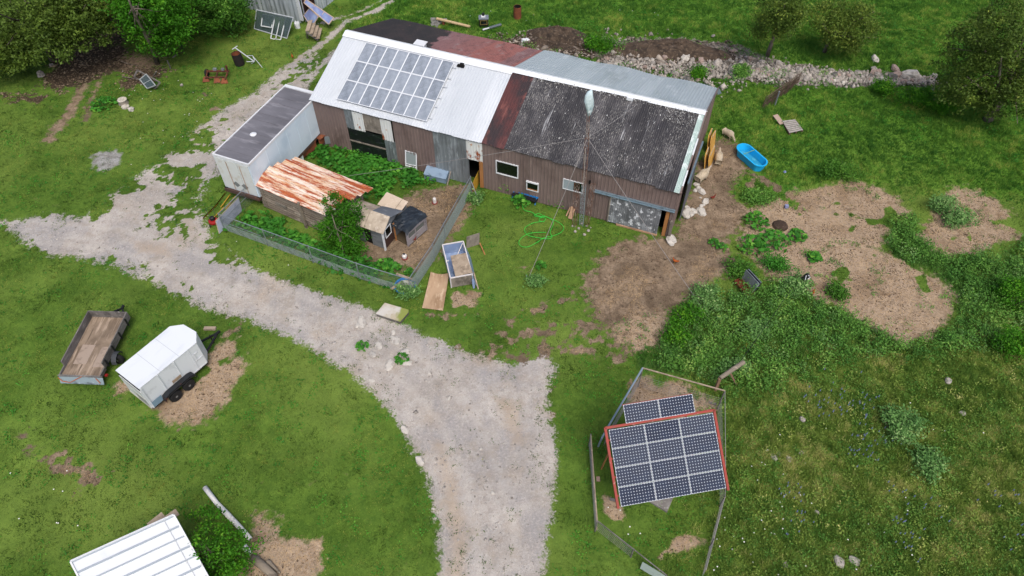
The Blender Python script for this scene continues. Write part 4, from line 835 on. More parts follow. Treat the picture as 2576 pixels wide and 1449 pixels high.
for i in range(6): a0 = math.pi*i/6; a1 = math.pi*(i+1)/6; r_ = .4; mb.prism([(Wd+.06,1.35+r_*math.cos(a0),.36+r_*math.sin(a0)),(Wd+.34,1.35+r_*math.cos(a0),.36+r_*math.sin(a0)),(Wd+.34,1.35+r_*math.cos(a1),.36+r_*math.sin(a1)),(Wd+.06,1.35+r_*math.cos(a1),.36+r_*math.sin(a1))], (0,0,.02))
mb.build('fender', mat('grey_fender','3d4044',.6), ut)
mb = MB().box(.1,.1,fz-.18,.2,Ld,fz-.05); mb.box(Wd-.2,.1,fz-.18,Wd-.1,Ld,fz-.05); mb.beam((.3,Ld,.45),(1.35,Ld+.75,.45),.08,.08); mb.beam((Wd-.3,Ld,.45),(1.35,Ld+.75,.45),.08,.08); mb.tube([(1.4,Ld+.35,.1),(1.4,Ld+.35,.85)],.04,8); mb.box(1.3,Ld+.7,.4,1.42,Ld+.95,.52); mb.build('chassis', M_BKP, ut)
mb = MB().box(-.16,.15,.42,-.02,.3,.5); mb.box(Wd+.02,.15,.42,Wd+.16,.3,.5); mb.build('tail_lamp', mat('red_lamp','7d1f1f',.4), ut)
# ------------------------------------------------------------------ greenhouse crate beside the pen
gx = thing('polycarbonate_crate', 'open white-framed crate with blue translucent walls and plywood on top', 'crate', (-4.2,30.05,0), R(13.4))
M_PC = mat('blue_polycarbonate', '8397b8', .35, 0, (('9fb1cc', 2, .5, .7),), alpha=.85); M_WF = mat('white_wood_frame', 'c9c5c3', .7)
cw, cl2, ch = 1.28, 2.72, .85; mb = MB()
for x in (0,cw):
    mb.beam((x,0,ch),(x,-cl2,ch),.06,.06)
    for y in (0,-cl2): mb.beam((x,y,0),(x,y,ch),.06,.06)
for y in (0,-cl2): mb.beam((0,y,ch),(cw,y,ch),.06,.06)
mb.beam((0,-1.35,ch),(cw*.12,-1.35,ch),.05,.05); mb.beam((cw*.3,-1.1,.06),(cw*.95,-.1,.8),.04,.04); mb.build('frame', M_WF, gx)
mb = MB().box(-.01,-cl2,.03,.0,0,ch-.03); mb.box(cw,-cl2,.03,cw+.01,0,ch-.03); mb.box(0,-.005,.03,cw,.005,ch-.03); mb.box(0,-cl2,.02,cw,0,.04); mb.build('wall', M_PC, gx)
MB().box(.02,-cl2-.03,.02,cw-.02,-cl2-.01,ch-.05).build('end_panel', M_PLG, gx)
a = gx; mb = MB(); mb.prism([(.25,-2.68,ch+.04),(1.3,-2.68,ch+.06),(1.2,-1.0,ch+.05),(.33,-1.0,ch+.05)], (0,0,.03)); mb.M = Matrix.Translation((-4.2,30.05,0)) @ Matrix.Rotation(R(13.4),4,'Z')
def wsheet(name, label, cat, pts, m, th=.03):
    mb = MB(); mb.prism(pts, (0,0,th)); return tag(mb.build(name, m), label, cat)
Mg = Matrix.Translation((-4.2,30.05,0)) @ Matrix.Rotation(R(13.4),4,'Z')
wsheet('plywood_sheet', 'weathered plywood sheet lying on top of the blue crate', 'board', [Mg @ Vector(p) for p in ((.3,-2.7,ch+.035),(1.32,-2.66,ch+.05),(1.22,-1.05,ch+.06),(.3,-1.05,ch+.04))], M_PLY)
def lean(name, label, cat, A, B_, h, m, dx=(0,0,0), th=(.0,.03,0)):
    mb = MB(); A, B_ = Vector(A), Vector(B_); up = Vector(dx)+Vector((0,0,h)); mb.prism([A,B_,B_+up,A+up], th); return tag(mb.build(name, m), label, cat)
a = g(11,1070,245); b = g(11,1200,205); lean('door_panel', 'dark weathered door panel propped upright at the crate corner', 'board', a, b, .9, M_PLG, (.05,.1,0))
mb = MB(); mb.beam(g(11,1258,310), g(11,1205,190,.35), .06, .04); tag(mb.build('wood_stick', M_TIM), 'yellowish wood stick propping the dark door panel', 'stick')
a = g(11,1190,655); b = g(11,1110,330,.0); sp_ = lean('plastic_sheet', 'blue plastic panel with wood edge leaning on the crate side', 'panel', a+Vector((-.05,.1,0)), b, .75, M_PC, (-.25,.05,0), (.02,0,0))
mb = MB(); mb.M = Matrix.Translation(-sp_.location); mb.beam(a, a+Vector((-.25,.55,.85)), .07,.05); mb.build('edge_board', M_PLY, sp_)
a = g(11,1138,650); mb = MB(); mb.prism([a, a+Vector((.12,.05,0)), a+Vector((.08,.1,.75)), a+Vector((-.05,.05,.75))], (0,.01,0)); tag(mb.build('blue_strip', M_PC), 'narrow blue plastic strip standing at the crate front corner', 'panel')
# curved plywood sheet, mossy lid
Aq, Bq, Cq, Dq = g(11,715,502,.1), g(11,900,510,.1), g(11,835,872,.04), g(11,625,845,.04); mb = MB(); n_ = 8; vs_ = []; fs_ = []
for i in range(n_+1):
    for j in range(n_+1):
        p = Aq.lerp(Bq,i/n_).lerp(Dq.lerp(Cq,i/n_), j/n_); vs_.append((p.x, p.y, p.z+.02+.22*(4*(i/n_-.5)**2)*(1-j/n_)**1.5*.8))
m_ = n_+1; k_ = len(vs_); fs_ = [(i*m_+j,i*m_+j+1,(i+1)*m_+j+1,(i+1)*m_+j) for i in range(n_) for j in range(n_)]
mb.add(vs_+[(x,y,z-.02) for x,y,z in vs_], fs_+[tuple(k_+t for t in f[::-1]) for f in fs_]); tag(mb.build('plywood_sheet', mat('tan_plywood','a98f73',.8,0,(('8e7459',1.4,.45,.62,(1,.4,1)),('c0a98d',4,.55,.7,(1,.5,1)),('6f5a45',8,.68,.75)))), 'curled tan plywood sheet lying on grass by the fence corner', 'board')
pts = [g(11,*p,.2) for p in ((250,795),(490,865),(488,890),(405,985),(160,905))]
lid = thing('mossy_platform', 'low mossy white-painted wooden platform at the driveway edge', 'platform', tuple(g(11,325,900)), 0)
iv = LM(lid); P5 = [iv @ p for p in pts]
def mossm():
    t = NT('mossy_white_wood'); c = t.mix(t.rng(t.noise(1.3,5),.4,.6), lin('b9b5ac'), lin('a99f88')); sep = t.n('ShaderNodeSeparateXYZ'); t.l(t.coord(), sep.inputs[0])
    c = t.mix(t.rng(t.mth('ADD', sep.outputs[0], t.mth('MULTIPLY', t.noise(3,5), .9)), .75, 1.0), c, lin('7c8540')); c = t.mix(t.rng(t.noise(7,5), .6, .7, 0, .7), c, lin('8c7350')); t.l(c, t.b.inputs['Base Color']); t.b.inputs['Roughness'].default_value = .9; return t.m
mb = MB().prism(P5[::-1], (0,0,.03)); mb.build('top_board', mossm(), lid)
mb = MB(); 
for a, b in zip(P5, P5[1:]+P5[:1]): mb.beam(Vector((a.x,a.y,.1))*.97, Vector((b.x,b.y,.1))*.97, .05,.16)
mb.build('side_rail', M_GW, lid)
# wading pool
pc = g(11,460,655); pool = thing('wading_pool', 'small round blue plastic pool holding murky water inside the fence corner', 'pool', tuple(pc))
M_BLU = mat('blue_plastic', '1f6fae', .4); MB().lathe([(.5,0),(.58,.28),(.64,.3),(.64,.34),(.56,.33),(.5,.06),(0,.05)], 28).build('tub', M_BLU, pool)
MB().lathe([(.0,.2),(.53,.2),(.53,.22),(0,.22)], 24).build('water', mat('murky_water','9a9a88',.15,0,(('bdbfae',4,.5,.65),)), pool)
for i, (a, b, w) in enumerate((((365,500),(550,565),.14),((315,655),(430,575),.16))):
    mb = MB(); mb.beam(g(11,*a,.3), g(11,*b,.42), w, .04); tag(mb.build('plank', M_PLY), ('long brown plank resting behind the blue pool','short plank slanting beside the blue pool')[i], 'plank')
# blue stock tank
tk = thing('stock_tank', 'bright blue oval plastic stock tank in the grass by the sheep', 'tank', (16.4,38.75,0), R(-62))
M_TNK = mat('bright_blue_plastic', '1aa2dc', .4, 0, (('2f9fc9', 2, .5, .7),('5d8b9a', 7, .66, .76))); mb = MB()
def stad(L_, W_, n=14): return [((L_/2-W_/2)*(1 if math.cos(a)>=0 else -1)+W_/2*math.cos(a), W_/2*math.sin(a)) for a in [math.pi*2*(i+.5)/(2*n) for i in range(2*n)]]
prf = [(2.3,.85,0),(2.5,1.0,.55),(2.62,1.12,.57),(2.62,1.12,.62),(2.44,.94,.62),(2.2,.76,.08)]; vs_ = []; N_ = 28
for k, (a, b, z) in enumerate(prf):
    for i, (x, y) in enumerate(stad(a, b)):
        f = 1-(.025 if (i % 4 < 2 and k in (0,1)) else 0); vs_.append((x*f,y*f,z))
fs_ = [(k*N_+i,k*N_+(i+1)%N_,(k+1)*N_+(i+1)%N_,(k+1)*N_+i) for k in range(len(prf)-1) for i in range(N_)]+[tuple(range(N_))[::-1], tuple((len(prf)-1)*N_+i for i in range(N_))]
mb.add(vs_, fs_); mb.build('tub', M_TNK, tk)
MB().box(-.45,-.05,.6,-.4,.05,.63).build('float_bar', M_TNK, tk); MB().beam((-.3,-.5,.63),(-.3,.5,.63),.03,.03).build('cross_rod', mat('green_rod','6f9a6a',.6), tk)
mb = MB(); wp = [(x*.97,y*.97,.14) for x, y in stad(2.22,.78)]; mb.prism(wp, (0,0,.01)); mb.build('water', mat('tank_water','2f8fb4',.1,0,(('5aa9bd',3,.55,.7),)), tk)
# ------------------------------------------------------------------ sheep and hens
def skinmesh(name, chains, m, parent=None, sub=2):
    """chains: list of [(x,y,z,r)...]; first chain is the spine; others start near it"""
    vs, es, rs = [], [], []
    for ch in chains:
        st = None
        if vs:
            p0 = Vector(ch[0][:3]); st = min(range(len(vs)), key=lambda i: (Vector(vs[i])-p0).length)
            prev = st; pts = ch[1:] if (Vector(vs[st])-p0).length < 1e-3 else ch
        else: prev = None; pts = ch
        for x, y, z, r in pts:
            vs.append((x,y,z)); rs.append(r)
            if prev is not None: es.append((prev, len(vs)-1))
            prev = len(vs)-1
    me = bpy.data.meshes.new(name); me.from_pydata(vs, es, []); o = bpy.data.objects.new(name, me); COL.objects.link(o)
    sk = o.modifiers.new('skin', 'SKIN'); me.skin_vertices.new() if not me.skin_vertices else None
    for i, r in enumerate(rs): me.skin_vertices[0].data[i].radius = (r, r)
    me.skin_vertices[0].data[0].use_root = True
    sk.use_smooth_shade = True; ss = o.modifiers.new('sub', 'SUBSURF'); ss.levels = ss.render_levels = sub
    dg = bpy.context.evaluated_depsgraph_get(); ne = bpy.data.meshes.new_from_object(o.evaluated_get(dg)); bpy.data.objects.remove(o)
    ne.materials.clear(); ne.materials.append(m); ne.name = name
    if not len(ne.polygons): print('SKIN EMPTY', name)
    r_ = bpy.data.objects.new(name, ne); COL.objects.link(r_)
    if parent: r_.parent = parent
    return r_
M_WOOL = mat('sheep_wool', 'ada08a', .95, 0, (('978a74', 5, .45, .65), ('c2b6a1', 9, .55, .7)), bump=(22,.8,.03)); M_FACE = mat('sheep_face', 'b5a594', .9); M_HOOF = mat('sheep_hoof', '3b332c', .8)
def sheep(label, p, heading, graze, sc=1.0, tone=None):
    root = thing('sheep', label, 'sheep', tuple(p), heading, 'sheep beside the barn'); root.scale = (sc, sc, sc)
    hz = .18 if graze else .92; hx = .98 if graze else .84
    body = [(-.44,0,.66,.30),(-.24,0,.68,.42),(0,0,.68,.46),(.24,0,.69,.43),(.40,0,.72,.32)]
    neck = [(.40,0,.72,.32),(.58,0,.6 if graze else .84,.12),(.82 if graze else .74,0,.38 if graze else .97,.095)]
    legs = []
    for s_ in (-1,1):
        legs.append([(.24,0,.69,.43),(.28,s_*.14,.48,.085),(.35,s_*.15,.27,.045),(.34,s_*.15,.04,.035)])
        legs.append([(-.24,0,.68,.42),(-.34,s_*.15,.5,.11),(-.30,s_*.16,.36,.06),(-.42,s_*.16,.22,.04),(-.38,s_*.16,.04,.035)])
    tail = [(-.44,0,.66,.30),(-.62,0,.6,.06),(-.66,0,.42,.045)]
    b = skinmesh('body', [body, neck, tail]+legs, M_WOOL, root)
    if graze: hd = [(.80,0,.40,.085),(.88,0,.30,.085),(.95,0,.17,.06),(.985,0,.1,.045)]
    else: hd = [(.70,0,.95,.085),(.80,0,1.0,.09),(.93,0,.95,.062),(1.0,0,.91,.045)]
    h_ = skinmesh('head', [hd], M_FACE, root)
    mb = MB(); e = hd[0]
    for s_ in (-1,1): mb.prism([(e[0],s_*.06,e[2]+.05),(e[0]+.05,s_*.07,e[2]+.02),(e[0]-.01,s_*.19,e[2]+.0)], (0,0,.02))
    mb.build('ear', M_FACE, h_)
    mb = MB(); f_ = hd[1]
    for s_ in (-1,1): mb.box(f_[0]+.0,s_*.075-.012,f_[2]+.02,f_[0]+.025,s_*.075+.012,f_[2]+.045)
    mb.build('eye', M_HOOF, h_)
    mb = MB()
    for x, y in ((.34,.15),(.34,-.15),(-.38,.16),(-.38,-.16)): mb.lathe([(.042,0),(.036,.07)], 8, (x,y,0))
    mb.build('hoof', M_HOOF, root)
    return root
def hd_(a, b): d = b-a; return math.atan2(d.y, d.x)
sheep('shorn pale sheep grazing in grass beside the blue tank', g(7,1690,262), hd_(g(7,1670,250), g(7,1745,300)), True, .64)
sheep('slim cream sheep standing near the yellow boards facing away', g(7,1585,505), hd_(g(7,1585,510), g(7,1590,420)), False, .74)
sheep('woolly tan sheep at the barn end by the white rocks', g(7,1425,690), hd_(g(7,1400,690), g(7,1495,620)), False, .84)
def hen(label, p, heading, m):
    root = thing('hen', label, 'chicken', tuple(p), heading)
    skinmesh('body', [[(-.1,0,.2,.07),(0,0,.2,.1),(.09,0,.22,.075),(.13,0,.3,.04),(.15,0,.36,.035)],[(-.1,0,.2,.07),(-.2,0,.29,.05),(-.25,0,.35,.03)]], m, root)
    mb = MB().prism([(.12,-.006,.39),(.19,-.006,.39),(.17,-.006,.44),(.13,-.006,.43)], (0,.012,0)); mb.build('comb', M_RDP, root)
    mb = MB(); mb.prism([(.18,-.01,.35),(.23,0,.34),(.18,.01,.35)], (0,0,.02)); mb.tube([(0,.04,0),(0,.04,.14)], .01, 5); mb.tube([(0,-.04,0),(0,-.04,.14)], .01, 5); mb.build('beak_and_legs', M_YEL, root); return root
M_HEN = mat('orange_feathers', '9a4f1f', .8, 0, (('6f3516', 9, .5, .7),)); M_HEN2 = mat('dark_red_feathers', '66251a', .8)
hen('orange hen walking on grass by the upper dirt track', g(2,1015,590), 2.0, M_HEN); hen('dark red hen near the rocks at the barn end', g(7,1535,880), .5, M_HEN2)
hen('orange hen pecking on bare dirt below the barn corner', g(12,232,155), 2.6, M_HEN); hen('brown hen half hidden under the black tarp coop', g(5,2240,1140), .8, M_HEN2); hen('orange hen in the straw beside the black pole', g(12,1155,365), 1.0, M_HEN)
# ------------------------------------------------------------------ small things in the yard
M_WPL = mat('white_plastic', 'c9c6c2', .4)
def waterer(label, p, jug=False):
    r_ = thing('poultry_waterer', label, 'waterer', tuple(p), 0, 'poultry waterers in the pen'); MB().lathe([(.19,0),(.2,.05),(.17,.06),(.16,.03),(0,.03)], 18).build('tray', mat('red_tray','7c3a35',.6), r_)
    MB().lathe(([(.12,.04),(.15,.1),(.15,.25),(.08,.33),(0,.35)] if jug else [(.12,.04),(.12,.33),(.09,.4),(0,.43)]), 18).build('tank', M_WPL, r_)
    if jug: MB().lathe([(.05,.34),(.06,.42),(0,.43)], 10).build('cap', M_BKP, r_)
waterer('white domed waterer with red base behind the coops near the barn', g(6,350,752)); waterer('white jug waterer with black cap in front of the coops', g(6,48,1310), True)
# sloped metal box
a = g(6,248,510); b = g(6,462,562); mbx = thing('metal_bin', 'dented blue-grey metal bin with sloping lid beside the barn wall', 'bin', tuple(a), hd_(a, b)); L_ = (b-a).length
M_MB = mat('blue_grey_metal', '7f93a6', .55, .2, (('6a7d8f', 2, .5, .68), ('5f4438', 7, .72, .76)))
MB().box(0,0,0,L_,.95,.42).build('box', M_MB, mbx); mb = MB().prism([(-.03,-.03,.4),(L_+.03,-.03,.4),(L_+.03,.95,.78),(-.03,.95,.78)], (0,0,.03)); mb.prism([(0,.02,.38),(0,.95,.38),(0,.95,.76)], (.02,0,0)); mb.prism([(L_,.02,.38),(L_,.95,.38),(L_,.95,.76)], (-.02,0,0)); mb.build('lid', M_MB, mbx)
mb = MB(); mb.beam(g(6,475,575), g(6,540,330,1.2) , .07,.05); mb.beam(g(6,540,440,.2), g(6,540,330,1.2), .06,.05); mb.beam(g(6,500,440,.6), g(6,550,440,.6), .06,.04); tag(mb.build('wooden_prop', M_PLG), 'weathered wooden prop leaning beside the metal bin', 'prop')
a = g(6,60,430); b = g(6,150,450); sdr = thing('screen_door', 'white framed screen door leaning upright in weeds by the barn', 'screen door', tuple(a), hd_(a, b)); w_ = .78; lz = Vector((0,.35,1.5)).normalized(); mb = MB()
for x in (0,w_): mb.beam(Vector((x,0,0)), Vector((x,0,0))+lz*1.55, .07,.04)
for t_ in (.4,.55,1.5): mb.beam(Vector((0,0,0))+lz*t_, Vector((w_,0,0))+lz*t_, .07,.04)
mb.build('frame', M_WHT, sdr); MB().prism([Vector((0,0,0))+lz*.55, Vector((w_,0,0))+lz*.55, Vector((w_,0,0))+lz*1.5, Vector((0,0,0))+lz*1.5], (0,.01,0)).build('screen', mat('grey_screen','7b8585',.7), sdr)
# green hose
hp_ = [(1225,700),(1230,760),(1250,825),(1320,845),(1380,880),(1440,890),(1400,860),(1350,880),(1400,895),(1460,890),(1510,910),(1545,950),(1530,1000),(1510,1050),(1530,1100),(1480,1115),(1400,1105),(1290,1080),(1252,1020),(1290,980),(1360,950),(1440,940),(1465,910),(1420,900),(1400,930),(1450,945)]
hq = [(1440,880),(1500,905),(1600,950),(1648,1000),(1620,1050),(1540,1085),(1450,1105),(1380,1150),(1290,1195),(1220,1190),(1195,1150),(1230,1100),(1290,1065),(1380,1050),(1470,1050)]
def smooth(pts, n=4):
    out = []
    for i in range(len(pts)-1):
        p0, p1, p2, p3 = pts[max(i-1,0)], pts[i], pts[i+1], pts[min(i+2,len(pts)-1)]
        for k in range(n):
            t = k/n; out.append(.5*((2*p1)+(p2-p0)*t+(2*p0-5*p1+4*p2-p3)*t*t+(3*p1-p0-3*p2+p3)*t**3))
    return out+[pts[-1]]
M_HOS = mat('green_hose', '34b83d', .5); mb = MB(); mb.tube(smooth([g(6,*p,.09) for p in hp_]), .018, 6); mb.tube(smooth([g(6,*p,.1) for p in hq]), .018, 6)
tag(mb.build('garden_hose', M_HOS, smooth=True), 'bright green garden hose looped loosely on the lawn', 'hose')
# blue trough against the wall, planks
a, b = g(6,1125,700), g(6,1375,775); tr = thing('blue_bench', 'dark bench with blue edge half hidden by weeds under the barn windows', 'bench', tuple(a), hd_(a, b)); L_ = (b-a).length
mb = MB().box(0,.22,.36,L_,.3,.46); mb.build('blue_edge', M_BLU, tr); mb = MB().box(0,-.1,.28,L_,.22,.33); mb.build('seat', M_BKP, tr); mb = MB()
for x in (.05,L_-.1): mb.beam((x,-.05,0),(x,.25,.4),.05,.05)
mb.build('leg', M_BLU, tr)
for i, (p0, p1, w) in enumerate((((1672,885),(1745,770),.08),((1712,915),(1760,775),.3))):
    mb = MB(); mb.beam(g(6,*p0), g(6,*p1,.35)+Vector((0,.15,.25)), w, .04, (0,-1,.3)); tag(mb.build('plank', mat('peach_plank','a98a6d',.8)), ('narrow pale stick leaning on the barn left of the mast','wide pale plank leaning on the barn wall behind the mast')[i], 'plank')
# yellow boards at the barn end
M_YB = mat('yellow_plywood', 'c09448', .7, 0, (('a17636', 2, .5, .68), ('c59d5c', 5, .56, .7)))
for i, (a, b, h, lab) in enumerate((((1494,600),(1552,465),1.15,'front yellow plywood board leaning at the barn end beside the sheep'),((1455,590),(1488,500),1.2,'yellow plywood board behind the front one, nearest the barn corner'),((1508,430),(1558,345),1.3,'rear yellow plywood board standing closest to the grazing sheep'),((1482,420),(1520,330),1.35,'tall yellow plywood board tight against the barn siding'))):
    A, B_ = g(7,*a), g(7,*b); up = Vector((-.22,.0,h*1.15)); c_ = (B_-A)*.12; mb = MB(); mb.prism([A+c_*.5, B_-c_*.2, B_+up*.75+c_*.1, B_+up-c_, A+up*.98+c_, A+up*.7], (-.05,-.01,0)); bo = tag(mb.build('plywood_board', M_YB), lab, 'board', 'yellow boards at the barn end')
    
    for u_, v_ in ((A+c_*.5+up*.03, B_-c_*.2+up*.03),(A+up*.95+c_, B_+up*.97-c_)): mb = MB(); mb.M = Matrix.Translation(-bo.location+Vector((.03,0,0))); mb.beam(u_, v_,.03,.05); mb.build('edge_batten', M_CPW, bo)
# ------------------------------------------------------------------ lattice mast with guy wires
tb = Vector((4.44,32.63,0)); mast = thing('lattice_mast', 'tall rusty lattice mast standing in front of the barn', 'mast', tuple(tb), .3)
M_RMS = mat('rusty_mast', '6b4a3c', .8, .2, (('9a8f86', 2, .45, .6), ('4a342c', 6, .6, .7))); M_GMS = mat('galvanised_mast', '8a9499', .5, .4)
def lattice(parent, p0, p1, w, r, m, n, nm):
    p0, p1 = Vector(p0), Vector(p1); mb = MB(); ax_ = (p1-p0).normalized(); s_ = ax_.cross(Vector((0,1,0))).normalized(); t_ = s_.cross(ax_); cs = [s_*w*math.cos(a)+t_*w*math.sin(a) for a in (.5,.5+2.094,.5+4.189)]
    for c in cs: mb.tube([p0+c, p1+c], r, 6)
    for i in range(n+1):
        b = p0.lerp(p1, i/n)
        for k in range(3): mb.tube([b+cs[k], b+cs[(k+1)%3]], r*.6, 5, False)
        if i < n:
            b2 = p0.lerp(p1, (i+1)/n)
            for k in range(3): mb.tube([b+cs[k], b2+cs[(k+1)%3]], r*.5, 4, False)
    return mb.build(nm, m, parent)
lattice(mast, (0,0,0), (-.1,0,3.3), .17, .014, M_GMS, 9, 'lower_section'); lattice(mast, (-.1,0,3.3), (-.2,-.02,6.9), .15, .015, M_RMS, 10, 'middle_section'); lattice(mast, (-.2,-.02,6.9), (-.3,-.02,8.7), .09, .012, M_RMS, 6, 'upper_section')
MB().tube([(-.14,.0,2.6),(-.27,0,6.2)], .025, 8).build('cable_pipe', mat('grey_white_pipe','9a948c',.7), mast)
vs_ = []; n1, n2 = 9, 12
mb = MB(); prb = [(.03,0),(.1,.12),(.2,.4),(.27,.8),(.3,1.1),(.26,1.4),(.18,1.62),(.06,1.72)]
for k, (r_, z) in enumerate(prb):
    for i in range(n2): a = 2*math.pi*i/n2; rr = r_*.85*(1+.22*math.sin(3*a+k)+.1*random.random()); vs_.append((-.3+rr*math.cos(a)*.95+.05*math.sin(k), rr*math.sin(a)*.7, 8.35+z))
mb.add(vs_, [(k*n2+i,k*n2+(i+1)%n2,(k+1)*n2+(i+1)%n2,(k+1)*n2+i) for k in range(len(prb)-1) for i in range(n2)]+[tuple(range(n2))[::-1],tuple((len(prb)-1)*n2+i for i in range(n2))])
bg_ = mb.build('plastic_bag', mat('pale_blue_plastic','bccdd1',.35,0,(('8fa9b0',3,.5,.66),('d5dede',5,.58,.7)),bump=(6,.8,.05)), mast, smooth=True)
a, b = g('D',555,1190), g('D',780,1180)
l1 = thing('mast_section', 'rusty lattice section leaning left of the mast', 'mast section', tuple(a)); lattice(l1, (0,0,0), (-.05,.35,3.2), .17, .017, M_RMS, 7, 'lattice')
l2_ = thing('mast_section', 'rusty and galvanised lattice section leaning right of the mast', 'mast section', tuple(b)); lattice(l2_, (0,0,0), (.15,.35,3.1), .17, .017, M_RMS, 6, 'lattice')
M_WIR = mat('guy_wire', '8f8b88', .6, .3); top = tb+Vector((-.2,-.02,6.9))
Bm = Matrix.Translation((-13.511,40.495,0)) @ Matrix.Rotation(-.3743,4,'Z')
for lab, e in (('guy wire rising from the mast to the rear barn roof', g(3,2280,1010,5.5)), ('guy wire crossing left over the weedy pen', g(5,1440,500,.1)), ('guy wire running down to the front lawn anchor', G(1328,703,.05)), ('guy wire running down right over the dirt yard', G(1770,778,.1))):
    mid = top.lerp(e, .5)-Vector((0,0,.12)); mb = MB(); mb.tube([top, top.lerp(mid,.5)-Vector((0,0,.03)), mid, mid.lerp(e,.5)-Vector((0,0,.03)), e], .014, 5); tag(mb.build('guy_wire', M_WIR), lab, 'wire', 'mast guy wires')
MB_ = MB(); MB_.tube([G(1326,703),G(1326,703)+Vector((-.05,0,.35))], .03, 6); tag(MB_.build('anchor_stake', M_PIPE), 'short metal stake anchoring the guy wire on the lawn', 'stake')
# ------------------------------------------------------------------ tracker pen
M_GRP = mat('grey_blue_pipe', '8494a0', .5, .3); rz2 = 1.75
tp = thing('tracker_fence', 'wire fence with pipe and wood rails around the tilted solar rack', 'fence', (*g(8,830,560)[:2],0)); ti_ = LM(tp)
def tl_(v): return ti_ @ v
c0 = g(8,832,322,rz2); c1 = g(8,1660,552,rz2); c2 = g(8,475,930,rz2)
mb = MB(); mb.tube([tl_(c0), tl_(c2), tl_(g(8,420,1030,1.3)), tl_(g(8,385,1110,.3))], .05, 8); mb.build('pipe_rail', M_GRP, tp)
mb = MB(); mb.beam(tl_(c0), tl_(c1), .06, .05); mb.build('wood_rail', M_PLY, tp)
rt = [c1, g(13,1668,560,1.1), g(13,1660,650,1.1), g(13,1550,1080,1.0), g(13,1470,1390,.9)]
lf = [g(13,310,30,1.1), g(13,375,900,1.1)]; bt_ = [g(13,385,900,1.0), g(13,740,1180,.95), g(13,1080,1449,.95)]
mb = MB(); mb.tube([tl_(p) for p in rt], .016, 6); mb.build('top_wire', M_WIR, tp)
mb = MB(); mb.beam(tl_(lf[0]), tl_(lf[1]), .05,.05); mb.beam(tl_(g(13,305,100,.5)), tl_(g(13,372,985,.4)), .04,.05); mb.build('wood_rail', M_PLY, tp)
mb = MB()
for a, b in zip(bt_, bt_[1:]): mb.beam(tl_(a), tl_(b), .04,.05)
mb.build('wood_rail', M_GW, tp)
for p, h in ((c0,rz2),(c1,rz2),(rt[2],1.15),(rt[3],1.05),(lf[0],1.15),(lf[1],1.15),(bt_[1],1.0)):
    q2 = tl_(Vector((p.x,p.y,0))); MB().tube([q2+Vector((0,0,-.1)), q2+Vector((0,0,h))], .035, 6).build('post', M_GW, tp)
def strands(a, b, h0, h1, n, m, r=.006):
    mb = MB()
    for i in range(n): z = h0+(h1-h0)*i/(n-1); mb.tube([tl_(Vector((a.x,a.y,z))), tl_(Vector((b.x,b.y,z)))], r, 4, False)
    L_ = (Vector((b.x-a.x,b.y-a.y,0))).length; k = int(L_/.3)
    for i in range(k): p = Vector((a.x,a.y,0)).lerp(Vector((b.x,b.y,0)), i/k); mb.tube([tl_(p+Vector((0,0,h0))), tl_(p+Vector((0,0,h1)))], r*.7, 4, False)
    return mb.build('wire_strands', m, tp)
for a, b in ((c0,c1),(c1,rt[2]),(rt[2],rt[3]),(rt[3],rt[4]),(lf[0],lf[1]),(bt_[0],bt_[1]),(c0,c2)): strands(a, b, .05, 1.0, 7, M_WIR)
a, b = tl_(Vector((*g(13,830,1310,.8)[:2],0))), tl_(Vector((*g(13,1060,1449,.8)[:2],0))); mb = MB(); diag(mb, a, b, .02, .85, .03, .006); mb.build('netting', M_NET, tp)
mb = MB(); mb.beam(g(8,415,1335), g(8,490,1180,1.4), .1,.05); tag(mb.build('timber_brace', M_TIM), 'orange timber brace leaning on the left of the red solar rack', 'brace')
mb = MB().box(*(g(13,380,480)-Vector((.07,.1,0))), *(g(13,380,480)+Vector((.1,.12,.1)))); tag(mb.build('brick', mat('tan_brick','9c8472',.9)), 'tan brick on the grass left of the solar rack', 'brick')
mb = MB(); mb.beam(g(13,505,675,.1), g(13,570,690,.14), .14,.04); tag(mb.build('plank', M_GW), 'short grey plank poking out below the solar rack', 'plank')
mb = MB(); mb.beam(g(8,1500,668,.05), g(8,1572,688,.05), .1,.04); tag(mb.build('plank', M_GW), 'small grey plank on bare grass behind the solar rack', 'plank')
# wooden cross beam and black pole with fence wire
pb = thing('fence_brace', 'thick weathered log beam on a brown post by the thistles', 'fence post', (*g('E',300,1400)[:2],0)); ib = LM(pb)
mb = MB(); A_, B2 = ib @ g('E',215,1390,1.15), ib @ g('E',455,1228,1.25); mb.tube([A_, A_.lerp(B2,.5)+Vector((0,0,.02)), B2], [.11,.12,.12], 10); mb.build('log_beam', M_LOG, pb)
mb = MB(); mb.beam(ib @ g('E',378,1450,.0), ib @ g('E',320,1340,1.15), .14,.08); mb.beam(A_-Vector((0,0,.05)), Vector((A_.x,A_.y,-.1)), .14,.14); mb.build('post', mat('brown_post','7d6350',.85), pb)
bp = thing('black_pole', 'thick black pole with white rope leaning over the straw patch', 'pole', tuple(g('E',955,462))); ib = LM(bp); A_, B2 = Vector((0,0,0)), ib @ g('E',1105,352,1.0)
mb = MB(); mb.tube([A_, B2], [.13,.15], 12); mb.build('shaft', mat('charred_black','17181a',.8,0,(('2c2b29',4,.5,.7),)), bp); mb = MB(); mb.tube([A_.lerp(B2,.62)+Vector((.05,-.16,0)), A_.lerp(B2,.75)+Vector((-.02,-.17,.05)), A_.lerp(B2,.95)+Vector((-.13,-.08,.05)), B2+Vector((0,-.05,.02)), B2+Vector((.1,-.1,-.1)), A_.lerp(B2,.8)+Vector((.1,-.15,0))], .025, 6); mb.build('rope', M_WHT, bp)
